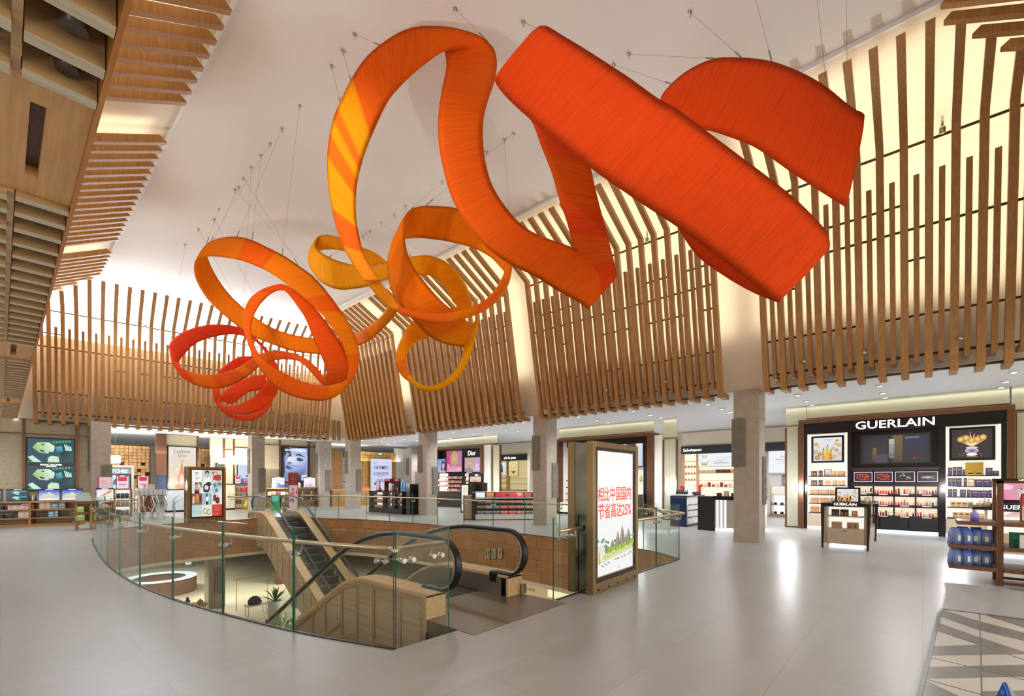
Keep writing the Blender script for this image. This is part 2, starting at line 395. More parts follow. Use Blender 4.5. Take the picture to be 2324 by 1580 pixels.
for p, q in (((708, 990), (724, 1610)), ((404, 1110), (1200, 1380)), ((345, 1300), (1100, 1480)), ((330, 1460), (1000, 1650))): mb.bar(IQ(*p), IQ(*q), .006, .002)
mb.bar(A0, A1, .03, .01); mb.bar(A0, IQ(1200, 1052), .02, .01); struct('trim_1', mb, mat('inlay_joint', (96, 98, 94), .3, .4))
# void: inner faces clad in oak tiles, cream band at the bottom
def tile_mat():
    m = mat('oak_tiles', (170, 128, 84), .4); n, l, p = nodes(m)
    uv = n.new('ShaderNodeUVMap'); uv.uv_map = 'UVMap'
    br = n.new('ShaderNodeTexBrick'); br.inputs['Scale'].default_value = 1; br.inputs['Brick Width'].default_value = .42; br.inputs['Row Height'].default_value = .36
    br.inputs['Mortar Size'].default_value = .006; br.offset = .35
    br.inputs['Color1'].default_value = srgb(186, 140, 92); br.inputs['Color2'].default_value = srgb(166, 124, 82); br.inputs['Mortar'].default_value = srgb(132, 96, 62)
    nz = n.new('ShaderNodeTexNoise'); nz.inputs['Scale'].default_value = 3; mp = n.new('ShaderNodeMapping'); mp.inputs['Scale'].default_value = (1, 9, 1)
    l.new(uv.outputs[0], br.inputs['Vector']); l.new(uv.outputs[0], mp.inputs[0]); l.new(mp.outputs[0], nz.inputs['Vector'])
    mx = n.new('ShaderNodeMixRGB'); mx.blend_type = 'OVERLAY'; mx.inputs[0].default_value = .35
    l.new(br.outputs['Color'], mx.inputs[1]); l.new(nz.outputs[0], mx.inputs[2]); l.new(mx.outputs[0], p.inputs['Base Color'])
    return m
TILES = tile_mat()
ZC, ZL = -1.5, -4.6          # lower ceiling and lower floor
def ribbon_wall(name, pts, z0, z1, m, flip=False, closed=True):
    mb = MB(); n = len(pts); vs = [(p.x, p.y, z0) for p in pts] + [(p.x, p.y, z1) for p in pts]; fs = []
    for i in range(n if closed else n - 1):
        j = (i + 1) % n; q = (i, j, n + j, n + i); fs.append(q[::-1] if not flip else q)
    mb._add(vs, fs); o = struct(name, mb, m)
    uv = o.data.uv_layers.new(name='UVMap'); d = [0]
    for i in range(n): d.append(d[-1] + (pts[(i + 1) % n] - pts[i]).length)
    k = 0
    for i, f in enumerate(fs):
        cs = {i: (d[i], z0), (i + 1) % n: (d[i + 1], z0), n + i: (d[i], z1), n + (i + 1) % n: (d[i + 1], z1)}
        for vi in o.data.polygons[i].vertices:
            uv.data[k].uv = cs[vi]; k += 1
    return o
ribbon_wall('wall_void', VOIDL, ZC + .12, -.001, TILES)
ribbon_wall('trim_2', VOIDL, ZC, ZC + .12, CREAM)
mb = MB(); slab(mb, [(X0, Y0), (X1, Y0), (X1, Y1), (X0, Y1)], [VOIDL], ZC, up=False); struct('ceiling_lower', mb, CREAM)
mb = MB(); slab(mb, [(X0, Y0), (X1, Y0), (X1, Y1), (X0, Y1)], [], ZL); struct('floor_lower', mb, noisy('lower_stone', (206, 194, 172), (216, 206, 186), 1.2, .3))
# slim steel kerb under the glass
mb = MB()
for i in range(len(VOIDL)):
    a, b = VOIDL[i], VOIDL[(i + 1) % len(VOIDL)]
    if (a - b).length > 1e-4 and not (a.y < 3.9 and b.y < 3.9 and 3.2 < (a.x + b.x) / 2 < 5.1): mb.bar(a + Vector((0, 0, .006)), b + Vector((0, 0, .006)), .035, .012)
struct('trim_3', mb, mat('kerb_metal', (70, 66, 60), .4, .6))
# outer walls of the shop floor (both levels)
mb = MB()
mb.box(X1, Y0, ZL, X1 + .2, Y1, 4.6); struct('wall_right', mb, CREAM)
mb = MB(); mb.box(X0 - .2, Y0, ZL, X0, Y1, 4.6); struct('wall_left', mb, CREAM)
mb = MB(); mb.box(X0, Y1, ZL, X1, Y1 + .2, 4.6); struct('wall_far', mb, CREAM)
mb = MB(); mb.box(X0, Y0 - .2, ZL, X1, Y0, 4.6); struct('wall_near', mb, CREAM)
# soffits of the shop floor round the atrium
ZS = 4.02
def ring(mb, z, a, b):
    """flat ring between rectangle a (outer) and quad b (inner)"""
    slab(mb, a, [[Vector((x, y, 0)) for x, y in b]], z, up=False)
YN = -3.2
inner = [(HALL_X0, YN), (HALL_X1, YN), (HALL_X1, yfar(HALL_X1) + .35), (HALL_X0, yfar(HALL_X0) + .35)]
mb = MB(); ring(mb, ZS, [(X0, Y0), (17.1, Y0), (17.1, 33.0), (X0, 33.0)], inner)
mb.box(17.1, Y0, ZS, 17.14, 33, ZS + .12)
slab(mb, [(17.9, Y0), (X1, Y0), (X1, Y1), (17.9, Y1)], [], ZS + .15, up=False)
slab(mb, [(X0, 33.0), (17.9, 33.0), (17.9, Y1), (X0, Y1)], [], ZS + .15, up=False)
slab(mb, [(17.0, Y0), (18.0, Y0), (18.0, 33.1), (17.0, 33.1)], [], ZS + .36, up=False)
struct('ceiling_soffit', mb, SOFFIT)
mb = MB(); mb.box(17.16, Y0, ZS + .13, 17.5, 33, ZS + .16); struct('trim_4', mb, COVE)
# atrium upper walls (white), sloped upper part, flat ceiling
ZB, ZT = 8.60, 9.66         # bend and flat ceiling
IB, IBL = .80, .45          # how far the walls lean in at the bend (right, far, near / left)
IN, INL = 2.0, 2.1          # how far the slope comes in beyond the bend
yF0, yF1 = yfar(HALL_X0) + .35, yfar(HALL_X1) + .35
XB1, XB0, XT1, XT0 = HALL_X1 - IB, HALL_X0 + IBL, HALL_X1 - IB - IN, HALL_X0 + IBL + INL
YB0, YT0 = YN + IB, YN + IB + IN
FB = lambda x: yfar(x) + .35 - IB
FT = lambda x: FB(x) - IN
WASHW = mat('wash_wall', (244, 234, 214), .75)
mb = MB()
mb.poly([(HALL_X1, YN, ZS), (HALL_X1, yF1, ZS), (XB1, FB(XB1), ZB), (XB1, YB0, ZB)]); mb.poly([(XB1, YB0, ZB), (XB1, FB(XB1), ZB), (XT1, FT(XT1), ZT), (XT1, YT0, ZT)])
struct('wall_atrium_right', mb, WASHW)
mb = MB()
mb.poly([(HALL_X0, yF0, ZS), (HALL_X0, YN, ZS), (XB0, YB0, ZB), (XB0, FB(XB0), ZB)]); mb.poly([(XB0, FB(XB0), ZB), (XB0, YB0, ZB), (XT0, YT0, ZT), (XT0, FT(XT0), ZT)])
struct('wall_atrium_left', mb, WASHW)
mb = MB()
mb.poly([(HALL_X0, YN, ZS), (HALL_X1, YN, ZS), (XB1, YB0, ZB), (XB0, YB0, ZB)]); mb.poly([(XB0, YB0, ZB), (XB1, YB0, ZB), (XT1, YT0, ZT), (XT0, YT0, ZT)])
struct('wall_atrium_near', mb, WASHW)
ZW = 7.25                   # sill of the end window
fw = (ZW - ZS) / (ZB - ZS)
W0, W1 = (HALL_X0 + IBL * fw, yF0 - IB * fw), (HALL_X1 - IB * fw, yF1 - IB * fw)
mb = MB(); mb.poly([(HALL_X1, yF1, ZS), (HALL_X0, yF0, ZS), (*W0, ZW), (*W1, ZW)]); struct('wall_atrium_far', mb, WASHW)
mb = MB()
lerp3 = lambda p, q, t: tuple(a_ + (b_ - a_) * t for a_, b_ in zip(p, q))
for i in range(6):
    t0, t1 = i / 6 + .002, (i + 1) / 6 - .002
    rows = [((*W1, ZW), (*W0, ZW)), ((XB1, FB(XB1), ZB), (XB0, FB(XB0), ZB)), ((XT1, FT(XT1), ZT), (XT0, FT(XT0), ZT))]
    for r0, r1 in zip(rows, rows[1:]): mb.poly([lerp3(*r0, t0), lerp3(*r0, t1), lerp3(*r1, t1), lerp3(*r1, t0)])
struct('window_1', mb, glass('window_glass', (.97, .99, 1, 1), refl=.3))
mb = MB(); slab(mb, [(XT0, YT0), (XT1, YT0), (XT1, FT(XT1)), (XT0, FT(XT0))], [], ZT, up=False)
struct('ceiling', mb, CEIL)
mb = MB()       # small shadow step round the ceiling edge
for a, b in (((XT1, YT0), (XT1, FT(XT1))), ((XT0, FT(XT0)), (XT0, YT0))):
    mb.bar((a[0], a[1], ZT - .045), (b[0], b[1], ZT - .045), .05, .09)
struct('trim_5', mb, SOFFIT)
# ================================================================== SLAT SCREENS
def prof_prism(pts, w):
    """profile in (d, z), extruded w along the wall (local x = along the wall, y = into the hall)"""
    mb = MB(); mb.prism([(-w / 2, d, z) for d, z in pts], (w, 0, 0)); return mb
LD = Vector((.883, .47))
TIP = 1.92
def lean(d, z): return d + .8 * (z - 3.83) / 4.53          # the screens lean into the hall
def long_profile(zb=8.36, tip=TIP):
    A, B = Vector((lean(.39, zb), zb + .07)), Vector((lean(.52, zb), zb))
    top = [tuple(B + LD * tip * .98), tuple(A + LD * tip)] if tip > .25 else []
    return [(-.05, 3.83), (.52, 3.83), tuple(B)] + top + [tuple(A), (.39, 3.97), (-.05, 3.97)]
def short_profile(zt=7.7):
    return [(0, 4.12), (.50, 4.12), (lean(.44, zt), zt), (lean(.35, zt), zt), (.41, 4.22), (0, 4.22)]
def left_profile(tip=TIP):
    A, B = Vector((.63, 8.45)), Vector((.80, 8.36))
    top = [tuple(B + LD * tip * .98), tuple(A + LD * tip)] if tip > .25 else []
    return [(.36, 4.42), tuple(B)] + top + [tuple(A), (.19, 4.42)]
SLAT_LONG = prof_prism(long_profile(), .125).mesh('slat', OAK)
SLAT_LONG_FAR = prof_prism(long_profile(8.15), .125).mesh('slat', OAK)
SLAT_LEFT = prof_prism(left_profile(), .125).mesh('slat', OAK)
SLAT_SHORT = prof_prism(short_profile(), .09).mesh('slat', OAK)
SLAT_SHORT_FAR = prof_prism(short_profile(7.5), .09).mesh('slat', OAK)
def ball(c, r, n=8):
    return [(r * math.sin(math.pi * i / n) + 1e-4, c - r * math.cos(math.pi * i / n)) for i in range(n + 1)]
m_ = MB(); m_.lathe(ball(0, .045), n=10); m_.cyl((0, -.1, .02), (0, 0, 0), .012, 6); SPOT_BALL = m_.mesh('spotlight', STEEL)
m_ = MB(); m_.tube([(0, -.33, .30), (0, -.1, .34), (0, .02, .28), (0, .03, .05)], .018, 8); m_.lathe([(.001, -.02), (.045, -.02), (.05, .08), (.02, .12), (.001, .12)], (0, .03, -.02), 10); WALL_LAMP = m_.mesh('wall_lamp', STEEL)
def put(mesh, name, parent, loc):
    o = bpy.data.objects.new(name, mesh); COL.objects.link(o); o.parent = parent; o.location = loc; return o
def slat_screen(org, rz, L, label, far=False, n=None, seed=0, clip0=9, clip1=9, left=False):
    """org: start of the bay on the wall plane; local x along the wall, local y into the hall"""
    R = random.Random(seed)
    t = thing('slat_screen', label, 'wall screen', org, rz, 'oak slat screens round the hall')
    n = n or round(L / .38); st = L / n
    LM, SM, zb = (SLAT_LONG_FAR, SLAT_SHORT_FAR, 8.15) if far else (SLAT_LEFT, None, 8.36) if left else (SLAT_LONG, SLAT_SHORT, 8.36)
    for i in range(n + 1):
        lim = min(clip0 + i * st, clip1 + L - i * st) - .55      # hip: slats get shorter towards a corner
        tip = min(TIP, lim / LD.x)
        put(LM if tip >= TIP else prof_prism(left_profile(tip) if left else long_profile(zb, tip), .125).mesh('slat', OAK), 'slat', t, (i * st, 0, 0))
    if left:
        for z in (8.28, 6.75, 5.05): m = MB(); m.cyl((-.02, .17 + (z - 4.42) * .112, z), (L + .02, .17 + (z - 4.42) * .112, z), .022, 8); m.build('rail', DARKMETAL, t)
        return t
    for i in range(n): put(SM, 'slat', t, ((i + .5) * st, 0, 0))
    for z in (zb - .06, 6.75, 4.25, 3.92):
        m = MB(); d = lean(.33, z); m.cyl((-.02, d, z), (L + .02, d, z), .028, 8); m.build('rail', DARKMETAL, t)
    for z, p in ((7.25, .75), (6.15, .55), (5.05, .8)):
        i = 0
        while i < n:
            k = R.choice((1, 1, 2, 3)) if p < .7 else R.choice((2, 4, 6)); k = min(k, n - i)
            if R.random() < p: m = MB(); m.cyl((i * st, lean(.34, z), z), ((i + k) * st, lean(.34, z), z), .026, 6); m.build('rail', DARKMETAL, t)
            i += k + (R.choice((1, 2)) if p < .7 else 1)
    for i in range(3): put(SPOT_BALL, 'spotlight', t, ((n * (.2 + .3 * i) // 1 + .78) * st, .66, 4.42))
    for i in range(2): put(WALL_LAMP, 'wall_lamp', t, ((n * (.3 + .4 * i) // 1 + .5) * st, lean(.42, zb), zb - .06))
    return t
# local y (into the hall) must equal: right wall -> -x ; left wall -> +x ; far wall -> -y ; near wall -> +y
names_r = ['oak slat screen on the right wall, partly cut by the picture edge', 'oak slat screen between the two nearest stone columns on the right',
           'oak slat screen behind the yellow ribbon loops on the right wall', 'narrow looking oak slat screen next to the far right corner']
for k, (a, b) in enumerate(RIGHT_BAYS):
        slat_screen((HALL_X1, a, 0), math.pi / 2, b - a, names_r[k], seed=k, clip0=.95 if k == 0 else 9, clip1=.45 if k == 3 else 9)
names_l = ['oak slat screen above the camera on the left wall', 'oak slat screen on the left wall before its first white gap', 'oak slat screen on the left wall between its two white gaps', 'oak slat screen on the left wall nearest the end window']
for k, (a, b) in enumerate(LEFT_BAYS):
    slat_screen((HALL_X0, b, 0), -math.pi / 2, b - a, names_l[k], seed=10 + k, clip0=.9 if k == 3 else 9, clip1=.95 if k == 0 else 9, left=True)
ang = math.atan2(.1, -1.0)      # along the far wall, from right to left
far0 = Vector((12.0, yfar(12.0) + .35, 0)); farL = 11.1
slat_screen(far0, ang, farL, 'wide oak slat screen across the end wall under the window', far=True, n=29, seed=20, clip0=.6, clip1=.65)
slat_screen((9.0, YN, 0), 0, 2.9, 'oak slat screen on the near end wall, only its leaning tips in view', seed=21, clip1=.75)
t = thing('slat_stub', 'two short oak posts in the far corner where the slat screens meet', 'wall screen', far0 + Vector((.2, 0, 0)), 0)
for i in range(2): bx_ = MB(); bx_.box(.12 + i * .3, -.45, 3.85, .24 + i * .3, -.28, 4.95); bx_.build('slat', OAK, t)
# ================================================================== LEFT TIMBER SOFFIT (coffers with downlights, over the camera)
m_ = MB(); m_.tube([(0, 0, .12), (0, 0, -.17)], .055, 14); DL_CAN = m_.mesh('downlight', mat('can_dark', (92, 84, 72), .35, .6))
PANELW = wood('soffit_panel_oak', (178, 136, 90), (202, 160, 112), 'y')
BOARD = wood('soffit_board_oak', (188, 148, 100), (206, 168, 120), 'x')
BOARD_LIT = wood('soffit_board_oak_lit', (206, 190, 158), (230, 214, 186), 'x')  # paler copy of the board oak: grazing light painted onto the undersides
FASC = wood('fascia_oak', (190, 122, 58), (210, 142, 76), 'y')
INFW = wood('infill_oak', (214, 158, 96), (232, 182, 120), 'y')
m_ = MB(); m_.box(-.30, -.04, .004, 0, .04, .42); m_.box(-.301, -.041, 0, .001, .041, .004, 1); BOARD1 = m_.mesh('board', [BOARD, BOARD_LIT])
m_ = MB(); m_.box(-.34, -.04, .004, 0, .04, .42); m_.box(-.341, -.041, 0, .001, .041, .004, 1); BOARD2 = m_.mesh('board', [BOARD, BOARD_LIT])
sof_groups = [(-2.0, 3.70), (5.28, 11.05), (12.6, 18.5), (20.0, 24.4)]
for k, (a, b) in enumerate(sof_groups):
    t = thing('timber_soffit', ['timber coffer soffit with downlights right over the camera', 'second timber coffer soffit along the left edge', 'third timber coffer soffit along the left edge', 'short far timber coffer soffit by the end screen'][k], 'timber soffit', (0, a, 3.85), 0, 'timber soffits along the left edge')
    m = MB(); m.box(-.64, 0, .42, .37, b - a, .435); m.build('panel', PANELW, t)
    m = MB(); m.box(.385, 0, -.0, .41, b - a, .5); m.build('fascia', FASC, t)
    m = MB(); m.box(.036, 0, .02, .074, b - a, .42); m.build('divider', BOARD, t)
    nb = round((b - a) / .355); st = (b - a) / nb
    for i in range(nb + 1):
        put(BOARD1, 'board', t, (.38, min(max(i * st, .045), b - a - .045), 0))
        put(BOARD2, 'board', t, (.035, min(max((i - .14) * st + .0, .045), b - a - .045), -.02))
    for i in range(nb):
        put(DL_CAN, 'downlight', t, (.25, (i + .60) * st, .235)); put(DL_CAN, 'downlight', t, (-.12, (i + .50) * st, .235))
for k, (a, b) in enumerate(((3.70, 5.28), (11.05, 12.6), (18.5, 20.0))):
    t = thing('timber_infill', ['flush timber panel with a slot between the nearest soffit coffers', 'flush timber panel between the second and third soffit coffers', 'small flush timber panel far along the left soffit'][k], 'timber infill', (0, a, 3.85), 0, 'flush panels in the left soffit')
    m = MB(); m.box(.19, 0, .05, .385, b - a, .12); m.box(-.64, 0, .05, .12, b - a, .12); m.box(.12, 0, .05, .19, .28, .12); m.box(.12, b - a - .32, .05, .19, b - a, .12); m.build('panel', INFW, t)
    m = MB(); m.box(.386, 0, -.0, .41, b - a, .5); m.build('fascia', FASC, t)
    m = MB(); m.box(.12, .28, .13, .19, b - a - .32, .14); m.build('slot', DARKWOOD, t)
# ================================================================== STONE COLUMNS
m_ = MB()
for z0, z1 in ((0, .10), (.105, 1.125), (1.13, 2.175), (2.18, 3.235), (3.24, 4.02)):
    e = .006 if z0 == 0 else 0
    m_.box(-e, -e, z0, .62 + e, .62 + e, z1)
m_.box(.012, .012, 0, .608, .608, 4.02); SHAFT = m_.mesh('shaft', STONE)
def carved(w, h):
    m = MB(); m.box(0, -.03, 0, w, 0, h)
    for i in range(5):
        c = h * (i + .5) / 5
        for r in (.42, .26, .12):
            m.tube([(w / 2 + w * r * math.cos(a * math.pi / 6), -.031, c + w * r * math.sin(a * math.pi / 6)) for a in range(12)], .007, 5, closed=True)
    return m
m_ = carved(.34, 1.28); CARVED = m_.mesh('carved_panel', STONE_D)
def column(x, y, label, z=0, s=1):
    t = thing('stone_column', label, 'column', (x, y, z), 0, 'square stone columns')
    put(SHAFT, 'shaft', t, (0, 0, 0))
    a = put(CARVED, 'carved_panel', t, (0, .66, 1.99)); a.rotation_euler = (0, 0, -math.pi / 2)
    b = put(CARVED, 'carved_panel', t, (.32, 0, .98))
    return t
column(13.15, 3.16, 'square stone column nearest the camera, right of the light box')
column(13.15, 10.1, 'square stone column behind the lipstick counter, left of the light box')
column(13.15, 17.07, 'square stone column between the brown makeup counters')
column(13.15, 23.95, 'square stone column under the corner of the slat screens')
column(12.95, 27.2, 'square stone column just beyond the corner one, to its left')
column(8.75, 26.0, 'square stone column beside the blue portrait poster')
column(2.44, 25.0, 'square stone column left of the watches sign')
column(13.15, -3.8, 'square stone column outside the picture to the right')
# ================================================================== RIBBON SCULPTURE
# every ribbon is a list of cross sections: its two edges and how far away they hang
z1 = lambda x, y: (700 + x / 2.290, 30 + y / 2.290)
z2 = lambda x, y: (1080 + x / 2.324, 40 + y / 2.324)
z3 = lambda x, y: (680 + x / 3.2926, 440 + y / 3.2926)
z4 = lambda x, y: (370 + x / 3.5104, 520 + y / 3.5104)
def sect(f, *q): return [(f(a, b), f(c, d)) for a, b, c, d in q]
R1 = sect(z2, (1900,520,1850,930), (2010,490,1915,970), (2050,515,1945,998), (1960,455,1790,900), (1850,365,1640,800), (1720,290,1480,690), (1560,230,1350,635), (1400,210,1220,595), (1260,215,1100,590), (1130,270,1010,610), (1030,350,950,690), (970,440,920,780), (990,580,950,880), (1080,720,1000,990), (1300,900,1075,1125), (1500,1050,1170,1260), (1700,1150,1320,1370), (1830,1200,1460,1450), (1868,1210,1590,1502), (1855,1140,1560,1485), (1810,1080,1480,1420), (1690,960,1340,1310), (1540,840,1200,1205), (1400,735,1070,1110), (1210,592,880,985), (1060,480,740,890), (960,425,600,790), (800,310,440,660), (600,180,290,540), (460,95,170,430), (395,55,112,360), (360,42,98,320), (330,60,130,340), (400,180,190,430), (520,420,250,500), (570,620,300,560), (600,760,345,680), (630,900,400,820), (655,1000,440,960), (685,1110,480,1080), (710,1210,515,1210), (732,1300,560,1370), (742,1370,598,1532))
R1 += sect(z1, (1560,1325,1400,1500), (1480,1275,1290,1440), (1380,1220,1180,1370), (1215,1160,1057,1310), (1130,1115,940,1230), (1060,1050,860,1140), (1000,970,800,1060), (950,880,745,960), (918,760,705,830), (907,640,676,670), (912,540,675,530), (935,450,693,400), (965,360,712,310), (980,270,715,250), (970,200,708,200), (940,155,706,196), (880,112,700,200), (755,75,660,225), (650,66,600,270), (560,70,535,325), (470,100,470,390), (370,165,420,450), (290,240,370,545), (220,345,320,660), (165,460,290,740), (125,560,265,830), (103,680,250,910), (96,800,246,1000), (108,940,250,1080), (135,1080,265,1160), (175,1200,285,1240), (215,1280,320,1310), (280,1385,370,1385))
nR1 = 47
R1 += sect(z3, (420,570,545,590), (520,690,620,680), (600,790,700,770), (690,865,750,838), (850,932,880,878), (950,955,1000,895), (1060,970,1150,882), (1180,950,1240,862), (1330,900,1320,832), (1420,850,1400,780), (1510,770,1470,700), (1565,670,1515,620), (1588,550,1526,585), (1575,480,1510,560), (1500,330,1420,470), (1380,200,1280,400), (1180,110,1100,355), (1050,92,980,338), (940,88,890,330), (870,100,820,335), (830,118,745,345), (800,145,690,380), (787,200,665,440), (785,300,655,520), (800,420,662,620), (850,540,680,710), (930,650,720,790), (1040,780,790,880), (1130,860,870,970), (1220,930,960,1060), (1300,970,1080,1120), (1345,900,1225,1148), (1338,960,1220,1170), (1322,1040,1205,1240), (1290,1170,1165,1325), (1235,1305,1080,1405), (1165,1395,1030,1425), (1080,1450,980,1435), (990,1478,920,1430), (900,1465,870,1400), (820,1410,835,1365), (755,1350,808,1310), (718,1270,800,1240), (725,1170,815,1180), (770,1060,880,1105), (830,970,960,1075), (950,880,1080,1000), (1080,860,1200,960), (1170,845,1295,850), (1140,800,1265,750), (1080,690,1250,690), (1000,620,1180,590), (900,605,1080,500), (830,610,950,460), (760,610,830,470), (700,630,740,490), (650,642,650,518), (600,658,530,545), (520,692,400,530), (340,718,300,505), (250,705,220,472), (160,660,160,435), (100,590,125,400), (65,520,120,380), (60,470,128,340), (75,440,150,312), (150,425,200,308), (240,415,260,318), (340,432,320,335), (430,480,420,380), (530,538,500,412), (600,528,580,450), (660,520,650,508))
L1 = sect(z3, (745,830,700,800), (725,885,660,838), (690,940,620,900), (600,1030,560,955), (520,1100,470,1020), (440,1135,410,1042))
L1 += sect(z4, (1430,985,1400,870), (1260,997,1220,868), (1100,985,1100,855), (980,960,960,820), (860,915,840,770), (720,860,730,700), (630,805,640,625), (500,700,520,510), (400,610,440,400), (330,530,385,300), (270,420,357,225), (246,330,350,195), (252,262,340,160), (275,238,345,125), (320,225,380,95), (390,218,470,68), (500,228,590,60), (620,250,710,88), (720,285,830,145), (820,330,950,205), (910,385,1080,290), (985,440,1200,380), (1100,530,1300,490), (1200,620,1390,610), (1290,710,1470,730), (1370,820,1520,830), (1430,930,1555,930), (1465,1030,1562,1010), (1476,1100,1560,1070), (1470,1170,1540,1140), (1455,1205,1500,1220), (1400,1228,1400,1320), (1300,1246,1300,1365), (1200,1238,1180,1365), (1090,1210,1060,1340), (990,1160,940,1290), (920,1122,850,1220), (830,1065,785,1130), (765,990,725,1035), (720,905,680,930), (702,810,650,830), (715,720,635,730), (760,625,645,640), (815,555,690,555), (880,505,770,490), (940,488,870,450), (985,505,970,442), (1060,600,1100,530), (1130,710,1220,640), (1180,830,1330,780), (1230,950,1430,930), (1275,1050,1480,1060), (1300,1130,1475,1150), (1290,1175,1440,1215), (1275,1185,1340,1243), (1270,1160,1275,1240), (1240,1120,1225,1195), (1180,1060,1150,1110), (1100,1010,1080,1055), (1000,980,1000,1040), (900,965,910,1043), (820,980,880,1048), (765,1000,810,1075), (710,1030,755,1105), (600,1100,690,1160), (500,1140,600,1220), (400,1160,490,1262), (300,1155,390,1272), (200,1130,290,1255), (140,1098,200,1215), (125,1070,125,1155), (125,1060,75,1065), (140,1035,48,960), (170,1000,60,900), (250,920,140,830), (350,875,250,785), (450,850,380,760), (560,840,500,762), (645,855,580,775), (720,885,680,820), (770,930,760,885), (807,980,835,965), (825,1040,890,1045), (840,1120,925,1130), (830,1200,918,1280), (790,1265,860,1375), (730,1330,780,1440), (640,1380,680,1475), (550,1408,580,1475), (480,1405,490,1450), (455,1385,430,1400), (470,1370,455,1330), (540,1395,490,1285), (600,1360,560,1240), (680,1300,640,1200), (760,1285,730,1168), (830,1260,810,1160))
M1 = sect(z4, (745,1040,720,1010), (640,1090,600,1020), (560,1120,510,1075), (490,1140,445,1130), (450,1200,405,1200), (455,1270,395,1275), (458,1350,402,1340), (480,1420,430,1410), (540,1470,480,1465), (640,1485,560,1512), (720,1470,670,1527), (790,1430,770,1500), (840,1390,845,1430), (880,1330,870,1370))
def keyed(keys, i):
    for (a, za), (b, zb) in zip(keys, keys[1:]):
        if a <= i <= b: t = (i - a) / (b - a); t = t * t * (3 - 2 * t); return za + (zb - za) * t
    return keys[-1][1]
nA = 43                       # sections of the red part
nB = nA + 33                  # up to the end of the upright orange ring
KR = [(0,7.0),(6,6.7),(11,7.0),(14,6.4),(18,5.6),(24,5.3),(31,5.5),(33,6.1),(38,7.0),(42,7.5),(46,7.2),(52,7.7),(57,8.1),(60,7.9),(66,7.6),(72,7.9),
      (nB+3,8.4),(nB+7,8.2),(nB+12,9.3),(nB+17,10.4),(nB+22,9.9),(nB+27,8.9),(nB+31,9.7),(nB+37,9.5),(nB+42,9.8),(nB+46,10.6),(nB+52,11.3),(nB+57,10.8),(nB+60,10.6),(nB+65,11.6),(nB+74,11.9)]
KL = [(0,9.6),(2,10.6),(4,12.0),(5,13.0),(6,13.4),(9,13.6),(14,14.0),(19,13.6),(24,12.4),(31,11.5),(36,11.3),(41,12.0),(48,12.9),(52,12.9),(57,12.4),(61,12.7),(66,13.6),(72,13.6),(78,14.2),(84,15.2),(89,14.6),(94,13.9),(98,14.3),(104,15.0)]
KM = [(0,15.4),(6,14.4),(10,14.0),(13,14.2)]
def ribbon(name, secs, keys, colours, parent, label, i0=0, i1=None, sub=5, th=.035):
    """colours: list of (section index where it starts, rgb)"""
    i1 = len(secs) - 1 if i1 is None else i1
    pts = []
    for i, (a, b) in enumerate(secs):
        Z = keyed(keys, i); pts.append((at(a[0], a[1], Z), at(b[0], b[1], Z)))
    A = crspline([p[0] for p in pts], sub)[i0 * sub:i1 * sub + 1]; B = crspline([p[1] for p in pts], sub)[i0 * sub:i1 * sub + 1]
    mb = MB(parent.location); n = len(A); K = 7; prevN = None; cols = []; vs = []; dist = 0; UV = []
    for i in range(n):
        a, b = A[i], B[i]; wdt = b - a
        tg = (A[min(i + 1, n - 1)] + B[min(i + 1, n - 1)]) - (A[max(i - 1, 0)] + B[max(i - 1, 0)])
        N = tg.cross(wdt)
        if N.length < 1e-5: N = prevN or Vector((0, 0, 1))
        N = N.normalized()
        if prevN is not None and N.dot(prevN) < -.2: N = -N
        if prevN is not None: N = (N + prevN * 1.2).normalized()
        prevN = N
        if i: dist += ((A[i] + B[i]) - (A[i - 1] + B[i - 1])).length / 2
        c = colours[0][1]; s = i0 + i / sub
        for k0, cc in colours:
            if s >= k0 + .3 * math.sin(k0 * 7): c = cc
        c = srgb(*c)
        for k in range(K + 1):       # one side, then back along the other
            t = k / K; h = math.sqrt(max(0, 1 - (2 * t - 1) ** 2)); vs.append(a + wdt * t + N * th * h); cols.append(c); UV.append((dist, t * wdt.length))
        for k in range(K - 1, 0, -1):
            t = k / K; h = math.sqrt(max(0, 1 - (2 * t - 1) ** 2)); vs.append(a + wdt * t - N * th * h); cols.append(c); UV.append((dist, -t * wdt.length))
    M = 2 * K; fs = []
    for i in range(n - 1):
        for k in range(M): fs.append((i * M + k, i * M + (k + 1) % M, (i + 1) * M + (k + 1) % M, (i + 1) * M + k))
    fs.append(tuple(range(M))); fs.append(tuple((n - 1) * M + k for k in range(M))[::-1])
    mb._add(vs, fs, 0, True, cols)
    o = mb.build(name, FABRIC, parent, label)
    uv = o.data.uv_layers.new(name='UVMap')
    for lp in o.data.loops: uv.data[lp.index].uv = UV[lp.vertex_index]
    return o
FABRIC = attr_mat('wrapped_fabric', 0, .8); n, l, p = nodes(FABRIC); p.inputs['Specular IOR Level'].default_value = .12
a_ = [q for q in n if q.type == 'ATTRIBUTE'][0]
uvn = n.new('ShaderNodeUVMap'); uvn.uv_map = 'UVMap'
mp = n.new('ShaderNodeMapping'); mp.inputs['Scale'].default_value = (52, 1.3, 1); mp.inputs['Rotation'].default_value = (0, 0, .10)
nz = n.new('ShaderNodeTexNoise'); nz.inputs['Scale'].default_value = 1.0; nz.inputs['Detail'].default_value = 5; nz.inputs['Distortion'].default_value = .5
l.new(uvn.outputs[0], mp.inputs[0]); l.new(mp.outputs[0], nz.inputs['Vector'])
cr = n.new('ShaderNodeValToRGB'); cr.color_ramp.elements[0].position = .25; cr.color_ramp.elements[1].position = .55; cr.color_ramp.elements[0].color = (.80, .74, .66, 1); cr.color_ramp.elements[1].color = (1, 1, 1, 1)
l.new(nz.outputs[0], cr.inputs[0])
